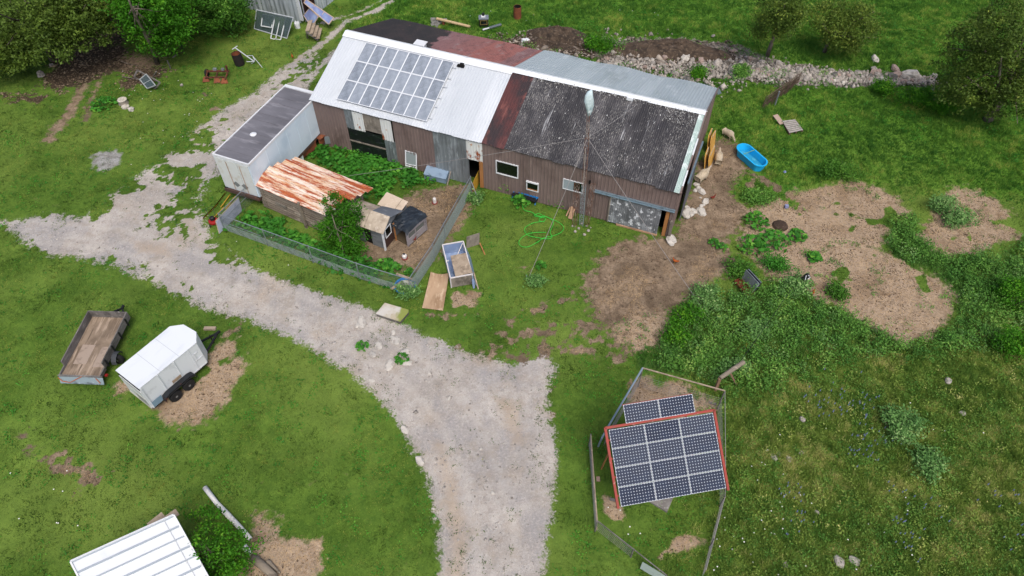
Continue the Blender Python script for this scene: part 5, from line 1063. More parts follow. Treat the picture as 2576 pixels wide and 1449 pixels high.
mb = MB(); a, b = g('E',930,500,.8), g('E',440,1195,1.2); mb.tube([a, a.lerp(b,.5)-Vector((0,0,.1)), b], .014, 5); tag(mb.build('fence_wire', M_BKP), 'thin dark fence wire strung over the thistles', 'wire')
# hay feeder
a, b = g('E',480,590), g('E',345,440); fd = thing('hay_feeder', 'rusty feeder trough with upright grey side sheets on bare dirt', 'feeder', tuple(a), hd_(a, b)); L_ = (b-a).length
mb = MB().box(0,-.5,.12,L_,0,.16); mb.box(0,-.5,.1,L_,-.46,.3); mb.box(0,-.04,.1,L_,0,.3); mb.box(0,-.5,.1,.04,0,.3); mb.box(L_-.04,-.5,.1,L_,0,.3)
for x in (.1,L_-.15):
    for y in (-.48,-.05): mb.box(x,y,0,x+.05,y+.05,.12)
mb.build('trough', mat('rusty_red_steel','6f3626',.75,0,(('4b2519',4,.5,.7),)), fd)
mb = MB().prism([(.05,-.5,.3),(L_-.05,-.5,.3),(L_-.05,-.62,.95),(.05,-.62,.95)], (0,-.02,0)); mb.build('side_sheet', M_GAL, fd); mb = MB().prism([(.05,-.75,.2),(L_-.05,-.75,.2),(L_-.05,-.8,.95),(.05,-.8,.95)], (0,-.02,0)); mb.build('side_sheet', mat('dark_sheet','3a3f42',.6), fd)
mb = MB().beam((.05,-.64,.96),(L_-.05,-.64,.96),.05,.04); mb.beam((.05,-.8,.96),(L_-.05,-.8,.96),.05,.04); mb.beam((.05,-.3,.3),(.05,-.7,.9),.04,.04); mb.build('rail', M_GAL, fd)
# ------------------------------------------------------------------ upper left: pale shed with leaning sashes
A0 = G(764,60); A1 = G(596,12); sh = thing('pale_shed', 'streaked pale corrugated shed wall at the top edge', 'shed', (A0.x,A0.y,0), hd_(A1, A0)); L_ = (A1-A0).length+3
M_STR = mat('streaked_pale_metal', 'a7b0b6', .55, .1, (('747b7f', 1.4, .48, .62, (1,1,.12)), ('c3cacd', 2.2, .55, .68, (1,1,.12)), ('55595a', .9, .64, .74)), tint='98a1a7')
mb = MB(); mb.corr((-L_,0,0), (1,0,0), (0,0,1), L_-.25, 4.2, .5, .09, prof='wave', rows=4); mb.corr((0,.3,0), (0,1,0), (0,0,1), 5, 4.0, .3, .05, rows=1); mb.corr((-L_,5.3,0), (-0.0,-1,0), (0,0,1), 5, 4.0, .3, .05, rows=1); mb.build('wall', M_STR, sh)
mb = MB().box(-.25,-.08,.3,.06,.06,4.2); mb.build('corner_trim', mat('white_trim','bfc4c6',.6,0,(('8d9294',4,.6,.7),)), sh)
mb = MB(); mb.corr((-L_,-.15,4.2), (1,0,0), (0,.87,.5), L_+.2, 3.2, .3, .04, rows=2); mb.corr((-L_,2.62,5.8), (1,0,0), (0,.87,-.5), L_+.2, 3.2, .3, .04, rows=2); mb.build('roof', M_STR, sh)
MB().box(.07,.35,.2,.1,1.8,2.6).build('door_opening', mat('dark_red_recess','2a1512',.9), sh)
def frame(name, label, cat, pts4, panes, m, mg, w=.07, group=None):
    A, B_, C_, D2 = [Vector(p) for p in pts4]; r_ = thing(name, label, cat, (D2.x,D2.y,0), 0, group); iv_ = LM(r_); A, B_, C_, D2 = [iv_ @ p for p in (A,B_,C_,D2)]; mb = MB()
    for a, b in ((A,B_),(B_,C_),(C_,D2),(D2,A)): mb.beam(a, b, w, .045)
    for i in range(1, panes): t_ = i/panes; mb.beam(A.lerp(B_,t_), D2.lerp(C_,t_), w*.8,.035)
    mb.build('frame', m, r_)
    if mg:
        n_ = (B_-A).cross(D2-A).normalized()*.01; mb = MB(); mb.prism([A+n_,B_+n_,C_+n_,D2+n_], n_*.5); mb.build('glazing', mg, r_)
    return r_
M_GLS = mat('dusty_glass', '4d5c60', .2, spec=.5, alpha=.6); M_LAV = mat('lavender_film', '6d78a0', .35, 0, (('8494b4',1.5,.45,.65),('6aa0b0',1,.6,.7))); M_WDF = mat('pale_wood_frame','b09d8b',.8)
frame('window_frame', 'widest aluminium screen frame leaning on the pale shed', 'window frame', (g('C',655,235,1.7), g('C',1540,425,1.7), g('C',1390,925,.0), g('C',600,690,.1)), 1, M_ALU, M_GLS)
frame('window_frame', 'small square sash leaning in front of the wide screen frame', 'window frame', (g('C',805,350,1.35), g('C',1075,390,1.35), g('C',1020,665,.6), g('C',770,625,.6)), 1, M_WHT, M_GLS)
frame('window_frame', 'three-light white frame leaning before the pale shed', 'window frame', (g('C',1110,365,1.5), g('C',1370,400,1.5), g('C',1240,960,.0), g('C',1000,930,.0)), 2, M_WHT, None)
frame('window_frame', 'narrow pale frame leaning nearest the shed corner', 'window frame', (g('C',1380,410,1.4), g('C',1530,440,1.4), g('C',1430,740,.5), g('C',1310,710,.5)), 1, M_ALU, M_GLS, .05)
frame('glazed_panel', 'long three-pane bluish panel jutting out from the shed corner', 'glazed panel', (g('C',1850,-20,1.9), g('C',2520,430,.9), g('C',2400,590,.7), g('C',1795,60,1.7)), 3, M_WDF, M_LAV)
frame('glazed_panel', 'square lavender panel leaning under the long three-pane panel', 'glazed panel', (g('C',1930,200,1.3), g('C',2150,400,1.1), g('C',1990,660,.3), g('C',1790,370,.6)), 1, M_WDF, M_LAV, .05)
pa = thing('slatted_rack', 'leaning wooden rack with four pale slats by the track', 'rack', (*g('C',1990,900)[:2],0)); iv_ = LM(pa)
for (x0,y0,x1,y1,z) in ((1960,490,1885,750,.95),(2040,555,1970,815,.75),(2120,615,2050,880,.55),(2195,680,2130,935,.35)): mb = MB(); mb.beam(iv_ @ g('C',x0,y0,z), iv_ @ g('C',x1,y1,z), .33,.05); mb.build('slat', M_PLY, pa)
mb = MB(); mb.beam(iv_ @ g('C',1855,760,.9), iv_ @ g('C',2150,970,.15), .12,.14); mb.beam(iv_ @ g('C',1930,520,.9), iv_ @ g('C',2230,720,.2), .12,.1); mb.beam(iv_ @ g('C',1870,770,.85), iv_ @ g('C',1890,920,.0), .14,.08); mb.build('stringer', M_GW, pa)
def lump(name, label, cat, p, r, m, sx=1, sy=1, sz=.8, seed=0, group=None, n=10, rough=.22):
    rg = random.Random(seed); mb = MB(); vs_ = []
    for k in range(1, n//2+1):
        ph = math.pi*k/(n//2+1)
        for i in range(n): a = 2*math.pi*i/n; q_ = r*(1+rg.uniform(-rough,rough)); vs_.append((q_*math.sin(ph)*math.cos(a)*sx, q_*math.sin(ph)*math.sin(a)*sy, q_*math.cos(ph)*sz))
    K = n//2; fs_ = [(k*n+i,(k+1)*n+i,(k+1)*n+(i+1)%n,k*n+(i+1)%n) for k in range(K-1) for i in range(n)]+[tuple(range(n)), tuple(range((K-1)*n,K*n))[::-1]]
    mb.add(vs_, fs_); o = mb.build(name, m, at=(0,0,0)); o.location = Vector(p)+Vector((0,0,r*sz*.45)); return tag(o, label, cat, group)
M_STN = mat('pale_fieldstone', '99938b', .9, 0, (('6e6963', 3, .45, .62), ('aaa49b', 7, .56, .7)), bump=(12,.4,.02)); M_STN2 = mat('pinkish_fieldstone', '95847a', .9, 0, (('7a6a61', 3, .45, .62), ('ab9c90', 7, .56, .7))); M_STN3 = mat('dark_fieldstone', '66645f', .9, 0, (('4d4b47', 3, .45, .62),)); M_CHK = mat('white_limestone', 'b1aca3', .9, 0, (('918c84', 4, .5, .65),), bump=(14,.4,.02))
lump('boulder', 'rounded grey boulder half hidden in grass by the dark bush', 'rock', g('C',130,610), .55, M_STN3, seed=1)
lump('plastic_bundle', 'crumpled white bundle leaning by the shed corner', 'bundle', g('C',1660,660), .4, M_WHT, .6,.6,1.0, seed=2)
# fire barrel, frame, plow, crate
def barrel(label, p, h, r, m, mi, tilt=0):
    o = thing('barrel', label, 'barrel', tuple(p)); mb = MB(); mb.M = Matrix.Rotation(tilt,4,'Y'); mb.lathe([(r,0),(r*1.02,h*.33),(r,h*.34),(r*1.02,h*.66),(r,h*.68),(r,h),(r*.93,h),(r*.93,.1),(0,.1)], 20); mb.build('drum', m, o)
    mb = MB(); mb.M = Matrix.Rotation(tilt,4,'Y'); mb.lathe([(r*.9,.12),(r*.92,h-.01),(r*.9,h-.01),(r*.88,.12)], 20); mb.build('liner', mi, o); return o
barrel('charred burn barrel with rusty rim beside a white tubular frame', g(1,2415,645), .95, .38, mat('charred_drum','1f1c1b',.85,0,(('4a2a20',3,.6,.7),)), M_RST, -.06); barrel('tall rusty open barrel standing alone in the back field', g(3,1020,180), 1.05, .33, M_RST, M_DRK)
fr_ = thing('tubular_frame', 'white tubular metal frame leaning over the burn barrel', 'frame', tuple(g(1,2540,640))); iv_ = LM(fr_); mb = MB(); P1 = [iv_ @ g(1,x,y,z) for x,y,z in ((2365,480,1.3),(2560,620,.25),(2490,560,.7),(2540,560,.5),(2560,600,.3),(2480,620,.3),(2640,680,0),(2530,640,.0))]
mb.tube([P1[0],P1[1]], .04, 6); mb.tube([P1[0]+Vector((-.15,-.25,0)),P1[0]+Vector((.12,.25,0))], .035, 6); mb.tube([P1[2],P1[3],P1[4],P1[1],P1[5]], .03, 6); mb.tube([P1[3],P1[6]], .025, 6); mb.tube([P1[1],P1[7]], .025, 6); mb.build('tubing', M_ALU, fr_)
pw = thing('rusty_plow', 'rusty farm implement resting in the grass beside the track', 'implement', tuple(g(1,2190,800)), -.15); M_RDB = mat('dark_rust','4a2c22',.85,0,(('6d3d29',5,.5,.65),('2d1e1a',8,.6,.7)))
mb = MB(); mb.beam((-.9,.3,.45),(.9,.5,.5),.12,.12); mb.beam((-.7,-.3,.3),(.7,-.1,.35),.1,.1); mb.beam((-.8,.3,.45),(-.75,-.35,.25),.08,.08); mb.beam((.8,.5,.5),(.85,-.3,.3),.1,.1); mb.beam((.75,.5,.4),(.8,.45,1.0),.12,.12); mb.beam((0,.4,.45),(.05,-.25,.3),.08,.08); mb.build('beam_frame', M_RDB, pw)
mb = MB()
for x in (-1.0,-.1,.5): mb.prism([(x,-.55,.02),(x+.5,-.4,.02),(x+.35,-.2,.35),(x+.05,-.25,.3)], (.02,.05,0))
mb.build('share', M_RST, pw); mb = MB(); mb.M = Matrix.Translation((-.95,.35,.28)) @ Matrix.Rotation(math.pi/2,4,'Y'); mb.lathe([(.15,-.07),(.28,-.07),(.28,.07),(.15,.07)], 14); mb.build('wheel', M_TYR, pw)
mb = MB().box(-.35,.35,.5,-.1,.55,.68); mb.box(.3,.4,.52,.5,.6,.7); mb.build('hydraulic_block', M_GAL, pw)
cr = thing('broken_crate', 'grey wooden crate frame with an old window sash resting in it', 'crate', (*g(1,1480,860)[:2],0)); iv_ = LM(cr); f4 = [iv_ @ g(1,*p,z) for p,z in (((1380,705),.55),((1610,830),.5),((1560,890),.1),((1350,775),.1))]
mb = MB()
for a, b in zip(f4, f4[1:]+f4[:1]): mb.beam(a, b, .08, .1)
mb.beam(iv_ @ g(1,1350,770,.3), iv_ @ g(1,1385,710,.6), .1,.08); mb.beam(iv_ @ g(1,1545,770,.1), iv_ @ g(1,1572,720,.7), .14,.05); mb.build('frame', M_GW, cr)
frame('window_sash', 'old four-pane grey window sash lying on the broken crate', 'window sash', (g(1,1470,745,.7), g(1,1565,860,.5), g(1,1480,890,.2), g(1,1405,800,.4)), 2, mat('grey_sash','8f9596',.8), M_GLS, .07)
for i, (a, b, lab) in enumerate((((1220,615),(1400,665),'curved dead branch lying before the leaning maple'),((1240,770),(1400,805),'straight pale stick beside the broken crate'),((1530,915),(640,860),'')))[:2] if False else enumerate((((1220,615),(1400,665),'curved dead branch lying before the leaning maple'),((1230,772),(1400,806),'straight pale stick beside the broken crate'))):
    mb = MB(); A, B2 = g(1,*a,.08), g(1,*b,.15); mb.tube([A, A.lerp(B2,.5)+Vector((0,-.15 if i == 0 else 0,.05)), B2], [.05,.045,.02], 6); tag(mb.build('branch', BARK), lab, 'branch')
mb = MB()
for i in range(260):
    c = g(1, random.gauss(1420,110), random.gauss(625,38), .05+abs(random.gauss(0,.08))); a = random.random()*6.28; l_ = random.uniform(.15,.6); d = Vector((math.cos(a),math.sin(a),random.uniform(-.05,.25)))*l_; mb.tube([c-d, c+d*.2+Vector((0,0,.03)), c+d], [.012,.012,.005], 4)
tag(mb.build('brush_pile', mat('dead_twigs','7b6b58',.95,0,(('5a4d40',3,.5,.7),))), None, None, None, 'stuff')
for i, (a, b, z, lab) in enumerate((((1718,690),(1716,620),.75,'short white-topped stake under the maple'),((1735,580),(1775,552),.5,'small pale board stub beside the maple trunk'),((1525,445),(1560,432),.9,'small board nailed near the maple trunk'))):
    mb = MB(); p = g(1,*a) if i == 0 else g(1,*a,.3); q_ = Vector((p.x,p.y,z)) if i == 0 else g(1,*b,.5); mb.beam(p, q_, .08, .06); tag(mb.build('stake', M_GW), lab, 'stake')
M_STP = mat('stump_side', '7d766b', .9); M_STT = mat('stump_top', 'b9b3a6', .85, 0, (('8f887a', 6, .45, .65),))
st_ = thing('tree_stump', 'pale cut stump between a leafy bush and a log slice', 'stump', tuple(g(1,1245,1040))); MB().lathe([(.38,0),(.33,.15),(.31,.34),(0,.34)], 11).build('bark', M_STP, st_)
MB().lathe([(.36,.34),(.33,.37),(0,.38)], 9).build('cut_face', M_STT, st_)
sl_ = MB(); sl_.lathe([(.28,0),(.29,.1),(0,.11)], 11, tuple(g(1,1265,1080))); tag(sl_.build('log_slice', M_STT), 'flat pale log slice lying below the stump', 'log slice')
lump('rock', 'round tan rock beside the log slice', 'rock', g(1,1325,1105), .22, M_CHK, seed=4); lump('rock', 'grey rock at the foot of the cedar thicket', 'rock', g(1,415,760), .3, M_STN, seed=5); lump('rock', 'small rock under the cedar branches by the dark track', 'rock', g(1,520,660), .16, M_STN, seed=6)
lump('rock', 'grey stone in the grass below the rusty implement', 'rock', g(1,1830,860), .13, M_STN, seed=8)
cg = thing('wire_cage', 'dark wire cage standing beside the maple', 'cage', tuple(g(1,1790,520))); mb = MB()
for z in (.1,.35,.6,.85): mb.tube([(.5*math.cos(a),.5*math.sin(a),z) for a in [i*math.pi/8 for i in range(17)]], .015, 4, False)
for i in range(12): a = i*math.pi/6; mb.tube([(.5*math.cos(a),.5*math.sin(a),0),(.5*math.cos(a),.5*math.sin(a),.9)], .012, 4)
mb.build('wire', M_BKP, cg)
# ------------------------------------------------------------------ top middle: blocks, lumber, stove, pipe
M_CBL = mat('cinder_block', '8d8c89', .95, 0, (('6c6b68', 6, .5, .65),), bump=(30,.4,.01)); cpos = ((175,255,0,.1),(215,262,0,1.2),(182,250,.2,.3),(222,240,.2,.9),(178,248,.4,-.1),(235,238,0,.5)); cb0 = None
for i, (x, y, z, r_) in enumerate(cpos+((290,225,.12,.2),)):
    if cb0 is None:
        mb = MB().box(-.2,-.1,0,.2,-.07,.19); mb.box(-.2,.07,0,.2,.1,.19); mb.box(-.2,-.07,0,-.17,.07,.19); mb.box(.17,-.07,0,.2,.07,.19); mb.box(-.02,-.07,0,.02,.07,.19); cb0 = mb.build('cinder_block', M_CBL, at=(0,0,0)); o = cb0
    else: o = cb0.copy(); COL.objects.link(o)
    o.location = g(3,x,y)+Vector((0,0,z)); o.rotation_euler = (0,0,r_); tag(o, 'grey cinder block in the stack at the end of the long pale plank' if i < 6 else 'single cinder block sitting partway along the long pale plank', 'block', 'cinder blocks by the plank')
mb = MB(); mb.beam(g(3,205,185,.55), g(3,548,268,.08), .24,.09); tag(mb.build('plank', mat('yellowish_plank','b39d78',.8,0,(('957f5e',5,.5,.7),))), 'long pale plank resting on cinder blocks behind the barn', 'plank')
mb = MB().lathe([(.12,0),(.13,.2),(.05,.24)], 10, tuple(g(3,278,245))); tag(mb.build('rusty_can', M_RST), 'small rusty can under the long pale plank', 'can')
sv = thing('wood_stove', 'small black wood stove with grey top standing behind the barn', 'stove', tuple(g(3,683,262)), .03); MB().box(-.38,-.28,.15,.38,.28,.75).build('body', M_BKP, sv)
mb = MB().box(-.42,-.34,.75,.42,.34,.82); mb.build('top_plate', mat('grey_stove_top','7b8188',.4,.3), sv); MB().box(-.2,-.1,.82,.15,.2,.9).build('white_cloth', M_WHT, sv); MB().lathe([(.11,.82),(.11,1.1),(.09,1.1)], 12, (-.02,.12,0)).build('flue', M_BKP, sv)
mb = MB().box(-.3,-.31,.28,.3,-.28,.33); mb.box(-.3,-.31,.63,.3,-.28,.68); mb.box(-.3,-.31,.33,-.25,-.28,.63); mb.box(.25,-.31,.33,.3,-.28,.63); d_ = mb.build('door', mat('brass_trim','a8905a',.4,.6), sv); MB().box(-.25,-.3,.33,.25,-.29,.63).build('glass', M_DGL, d_)
mb = MB()
for x in (-.32,.26):
    for y in (-.24,.18): mb.box(x,y,0,x+.06,y+.06,.15)
mb.build('leg', M_BKP, sv)
sp2 = thing('stove_pipe', 'grey stove pipe lying in grass below the stove', 'pipe', tuple(g(3,760,275))); iv_ = LM(sp2); a, m_, b = [iv_ @ g(3,*p,.12) for p in ((670,300),(735,282),(855,248))]; MB().tube([a,m_], .08, 10).build('light_piece', M_ALU, sp2); MB().tube([m_,b], .12, 12).build('dark_piece', mat('dark_pipe','5b646a',.5,.3), sp2)
o = lump('scrap_sheet', 'bent white metal scrap on the rubble behind the barn', 'scrap', g(3,1105,412), .4, M_WHT, 1.2,.5,.35, seed=11, rough=.35)
# dirt mounds
M_MND = mat('mound_soil', '4b3f34', .95, 0, (('332b24', 1.8, .42, .62), ('6d5f50', 5, .55, .7), ('8d8175', 12, .66, .75)), bump=(7,.9,.08))
def mound(label, c, rx, ry, h, rot, seed):
    n = 36; mb = MB(); vs_ = []; k1 = 12
    for k in range(k1+1):
        for i in range(n): a = 2*math.pi*i/n; rr = k/k1; x = rx*rr*math.cos(a)*(1+.12*math.sin(3*a+seed)); y = ry*rr*math.sin(a)*(1+.12*math.cos(2*a+seed)); vs_.append((x,y,0))
    V = np.array(vs_); nz = fbm(V[:,0]+seed*9, V[:,1], .9, seed)+.5*fbm(V[:,0], V[:,1], 3.5, seed+3); rr = np.repeat(np.arange(k1+1)/k1, n); V[:,2] = h*(1-rr**2)*(.05+1.05*nz)-.08*rr+(rng.random(len(nz))-.5)*.12
    fs_ = [(k*n+i,(k+1)*n+i,(k+1)*n+(i+1)%n,k*n+(i+1)%n) for k in range(k1) for i in range(n)]
    mb.add([tuple(v) for v in V], fs_); o = mb.build('soil_mound', M_MND, at=(0,0,0)); o.location = c; o.rotation_euler = (0,0,rot); return tag(o, label, 'mound')
mound('long dark brown soil mound behind the stone row', G(1690,130), 5.2, 1.5, .9, -.12, 3); mound('small grey-brown soil heap with ash behind the barn', g(3,1440,365), 2.6, 1.3, .8, -.2, 5)
mound('low brown debris mound near the leafy patch behind the barn', g(3,1330,455), 2.8, .9, .35, -.25, 8)
# rocks: long row behind the barn
mats_ = [M_STN, M_STN, M_STN2, M_STN3, M_CHK, M_STN]; prot = []
for i in range(8): o = lump('fieldstone', '', 'rock', (0,0,0), 1, mats_[i % 6], random.uniform(.8,1.2), random.uniform(.7,1.1), random.uniform(.6,.85), seed=20+i, n=8, rough=.2); prot.append(o)
def rubp():
    while True:
        t_ = random.random(); x = 1520+(2350-1520)*t_; cy = np.interp(x, [1520,1600,1700,1800,1900,2000,2130,2230,2340], [130,150,158,158,178,188,198,200,205]); w = np.interp(x, [1520,1600,1800,1900,2000,2130,2230,2340], [42,50,46,25,21,16,11,9]); y = random.gauss(cy+ (10 if x < 1870 else 0), w*.55)
        if x < 1860 and 104 < y < 150 and random.random() < .8: continue
        return x, y
nr = 0
for i in range(262):
    x, y = rubp(); mi_ = None; r = min(.4, random.lognormvariate(-1.85, .42)); o = prot[i] if i < 8 else random.choice(prot).copy()
    if i >= 8: COL.objects.link(o)
    p = G(x,y); o.location = p+Vector((0,0,r*.25+random.random()*.12)); o.scale = (r,r,r); o.rotation_euler = (random.uniform(-.5,.5),random.uniform(-.5,.5),random.random()*6.28)
    cn = {'pale_fieldstone':'pale grey','pinkish_fieldstone':'pinkish','dark_fieldstone':'dark grey','white_limestone':'whitish'}[o.data.materials[0].name]
    wh = ('in the row by the leafy patch' if x < 1600 else 'in the row below the soil mound' if x < 1740 else 'in the row below the mound\'s right end' if x < 1860 else 'in the row below the slender cedar' if x < 1990 else 'in the row below the bushy cedar' if x < 2150 else ('in the row past the bushy cedar' if x < 2240 else 'in the row left of the boulders'))
    yc_ = np.interp(x, [1520,1600,1700,1800,1900,2000,2130,2230,2340], [130,150,158,158,178,188,198,200,205]); wh = ('high ' if y < yc_-4 else 'low ' if y > yc_+6 else 'midway ')+wh
    tag(o, ('larger ' if r > .25 else '')+cn+' fieldstone '+wh, 'rock', 'fieldstones in the long row')
def rock(label, p, r, m, sx=1, sy=1, sz=.7, group=None, name='rock'):
    rock.k += 1; o = lump(name, label, 'rock', p, r, m, sx, sy, sz, seed=100+rock.k, group=group, n=9, rough=.18); o.rotation_euler = (random.uniform(-.2,.2),random.uniform(-.2,.2),random.random()*6); return o
rock.k = 0
for p, r, lab in (((1810,510),.62,'largest pale boulder in the stone row near the right cedar'),((1715,515),.45,'rounded boulder just left of the largest pale boulder'),((1945,545),.4,'flat pale stone right of the largest boulder'),((1575,403),.35,'white stone at the upper end of the sparse stones'),((1710,468),.36,'pinkish stone above the rounded boulder'),((300,392),.55,'large tan rock at the edge of the dark soil mound'),((630,350),.3,'orange-tan stone at the right end of the soil mound')): rock(lab, g(4,*p), r, M_CHK if r > .5 or 'white' in lab else M_STN2, 1.3, .8, .6)
for i in range(18):   # loose stones near heap
    rock('small pale stone scattered around the brown debris behind the barn', g(3, random.gauss(1250,260), random.gauss(430,55)), random.uniform(.08,.2), random.choice(mats_), group='stones around the debris')
C = np.array([list(G(*rubp())) for _ in range(5200)]); C[:,2] = .04
sV=[];sF=[];ic = np.array([(0,0,1),(1,0,0),(0,1,0),(-1,0,0),(0,-1,0),(0,0,-.6)]); fc = np.array([(0,1,2),(0,2,3),(0,3,4),(0,4,1),(5,2,1),(5,3,2),(5,4,3),(5,1,4)])
S = rng.lognormal(-2.35,.4,(len(C),1,1)); A = rng.random(len(C))*6.28; ca_, sa_ = np.cos(A), np.sin(A); B3 = np.tile(ic,(len(C),1,1))*(.7+.6*rng.random((len(C),6,3))); X3 = B3[:,:,0]*ca_[:,None]-B3[:,:,1]*sa_[:,None]; Y3 = B3[:,:,0]*sa_[:,None]+B3[:,:,1]*ca_[:,None]; B3 = np.stack([X3,Y3,B3[:,:,2]],2)*S+C[:,None,:]
o = mesh_np('small_rubble', B3.reshape(-1,3), (np.arange(len(C))[:,None,None]*6+fc[None]).reshape(-1,3), np.repeat(rng.random(len(C)),6), mat('small_rubble','6b665f',.9,0,(),tint='a8a198')); o['kind'] = 'stuff'
# rocks by the barn corner (zoom 7)
for i, (x, y, r, lab) in enumerate(((1370,735,.22,'topmost white rock of the cluster by the barn end'),(1395,775,.22,'white rock just below the topmost one at the barn end'),(1360,795,.16,'small rock against the barn end below the sheep'),(1430,815,.26,'squarish white rock nearest the sheep'),(1462,905,.24,'lone white rock in the middle of the rock trail'),(1418,955,.17,'small white rock between the lone rock and the corner group'),(1445,938,.1,'tiny white rock beside the lone middle rock'),(1412,865,.08,'tiny white shard between the two rock groups'),(1278,968,.18,'upper left rock of the group near the barn corner'),(1290,1000,.24,'grey-white rock touching the upper left one'),(1340,1005,.24,'flat white rock in the middle of the corner group'),(1420,1012,.32,'largest flat white rock of the corner group'),(1320,1035,.2,'small rock under the middle of the corner group'),(1265,1045,.34,'big pale rock closest to the barn siding'),(1115,1300,.36,'white rock at the foot of the front barn corner'),(1040,1225,.14,'white stone inside the sliding door gap'))):
    rock(lab, g(7,x,y), r, M_CHK, 1.15, .9, .6, 'white rocks by the barn corner')
for k, x, y, r, lab in ((11,340,1148,.2,'thin pale stone slab in the driveway below the mossy platform'),(11,368,1178,.26,'wider pale stone slab beside the thin one in the driveway'),(11,190,1230,.26,'pale stone slab left of the grass tuft in the driveway'),(11,130,1312,.22,'pale driveway slab farthest down the left side'),(11,12,1000,.34,'long white slab at the left side of the driveway'),(11,300,1425,.32,'broken pale slab at the bottom of the driveway tufts'),(11,450,1285,.28,'pale slab right of the driveway weed tuft'),(11,335,1100,.16,'small bluish slab near the mossy platform'),(11,470,1400,.24,'flat pale slab below the right driveway tuft')): rock(lab, g(k,x,y), r, M_CHK, 1.3, .8, .28, 'pale slabs in the driveway')
for x, y, r in ((935,958,.17),(990,858,.18),(1018,1082,.22),(1056,1160,.24),(900,818,.2),(1030,915,.14),(1130,1003,.1),(1080,940,.1),(1090,1280,.08),(1240,1240,.1),(1210,1130,.08),(1285,1300,.08)): rock({935:'pale stone on the left driveway edge above the curve',990:'pale slab fragment left of the mossy platform slabs',1018:'upper white stone standing in the grass along the left driveway edge',1056:'lower white stone along the left driveway edge',900:'flat pale stone in the driveway left of the weed tuft',1030:'pale stone beside the right driveway weed tuft',1130:'lone small stone in the middle of the wide driveway',1080:'small stone below the driveway weed tufts',1018.5:'tiny stone on the lower left driveway edge',1240:'tiny stone low in the middle of the driveway',1210:'tiny pale stone halfway down the driveway',1285:'small stone low on the right half of the driveway'}.get(x, 'small pale stone near the bottom left driveway edge'), G(x,y), r, M_CHK, 1.2, .8, .35, 'loose stones along the driveway')
for x, y, r in ((1945,1150,.2),(1960,1142,.14),(1985,1155,.16),(2015,1140,.14),(2018,1055,.16),(2110,1415,.26),(2150,1412,.24),(1975,1422,.14),(2385,960,.2),(2420,1040,.16),(2055,1290,.12)): rock({1945:'leftmost stone of the small stone cluster right of the rack',1960:'upper stone in the cluster right of the rack',1985:'middle stone of the cluster right of the rack',2015:'rightmost stone of the cluster right of the rack',2018:'lone stone in meadow above the stone cluster',2110:'left one of two big stones low in the meadow',2150:'right one of two big stones low in the meadow',1975:'stone left of the two big meadow stones',2385:'grey stone high in the meadow near the right bushes',2420:'stone at the right of the meadow above the weed clump',2055:'small stone in the lower meadow among lupins'}[x], G(x,y), r, M_STN, 1.2, .9, .5, 'stones in the meadow')
for k, x, y, lab in ((6,1230,1310,0),(6,320,1030,0)): pass
for i, (x, y) in enumerate(((1464,560),(1456,572),(1475,566),(1447,580),(1480,578),(1470,588),(1440,566),(1486,570))): rock('small pale stone piled at the foot of the lattice mast', G(x,y+3), random.uniform(.05,.11), M_STN, group='stones at the mast foot')
mb = MB().box(*(g(7,2262,970)), *(g(7,2262,970)+Vector((.22,.18,.2)))); tag(mb.build('salt_block', mat('bluish_block','7d82a3',.7)), 'small bluish salt block on the straw patch', 'block')
mb = MB().lathe([(.09,0),(.11,.05),(.06,.12),(0,.13)], 10, tuple(g(7,2260,608))); tag(mb.build('small_tub', M_LAV), 'tiny pale blue tub in the grass below the stock tank', 'tub')
mb = MB().lathe([(.5,0),(.42,.12),(.2,.2),(0,.2)], 14, tuple(g(7,2215,1145))); tag(mb.build('manure_pile', mat('dark_manure','3a2e25',.95,0,(('54453a',5,.5,.7),),bump=(12,.8,.05))), 'dark brown manure pile on the straw patch', 'pile')
# right: pallet, board, brush fence
pr_ = [g(7,*p,.2) for p in ((2235,90),(2365,75),(2448,185),(2310,215))]; pal = thing('pallet', 'grey slatted pallet lying in tall grass', 'pallet', (*pr_[3][:2],0)); iv_ = LM(pal); A, B2, C2, D2 = [iv_ @ p for p in pr_]
for i in range(7): t0, t1 = i/7+.01, (i+1)/7-.025; mb = MB(); mb.prism([A.lerp(D2,t0), B2.lerp(C2,t0), B2.lerp(C2,t1), A.lerp(D2,t1)][::-1], (0,0,.025)); mb.build('slat', mat('silver_slats','9a958d',.85,0,(('7a756e',4,.5,.7),)), pal)
mb = MB()
for t_ in (.04,.5,.96): mb.beam(A.lerp(B2,t_)-Vector((0,0,.07)), D2.lerp(C2,t_)-Vector((0,0,.07)), .1,.12)
mb.build('stringer', mat('brown_stringer','5f4d40',.9), pal)
mb = MB(); mb.beam(g(7,2165,30,.3), g(7,2235,120,.15), .4,.05); tag(mb.build('board', mat('pinkish_board','a08c7d',.85)), 'pinkish board lying against the grey pallet', 'board')
bf = thing('brush_fence', 'short leaning section of dark brush fence with a white post', 'fence', (*g(4,900,705)[:2],0)); iv_ = LM(bf); a, b = iv_ @ g(4,825,725), iv_ @ g(4,1050,560); mb = MB()
for i in range(170): t_ = random.random(); p = a.lerp(b,t_)+Vector((random.gauss(0,.1),random.gauss(0,.1),0)); mb.tube([p, p+Vector((random.gauss(.1,.1),random.gauss(0,.1),random.uniform(.6,1.1)))], [.018,.008], 4)
for z in (.3,.7,.95): mb.tube([a+Vector((0,0,z)), b+Vector((.1,0,z))], .025, 5)
mb.build('brush_panel', mat('brown_brush','5f5044',.95), bf); p = iv_ @ g(4,905,705); MB().tube([p, p+Vector((0,0,1.2))], .06, 8).build('post', M_PIPE, bf)
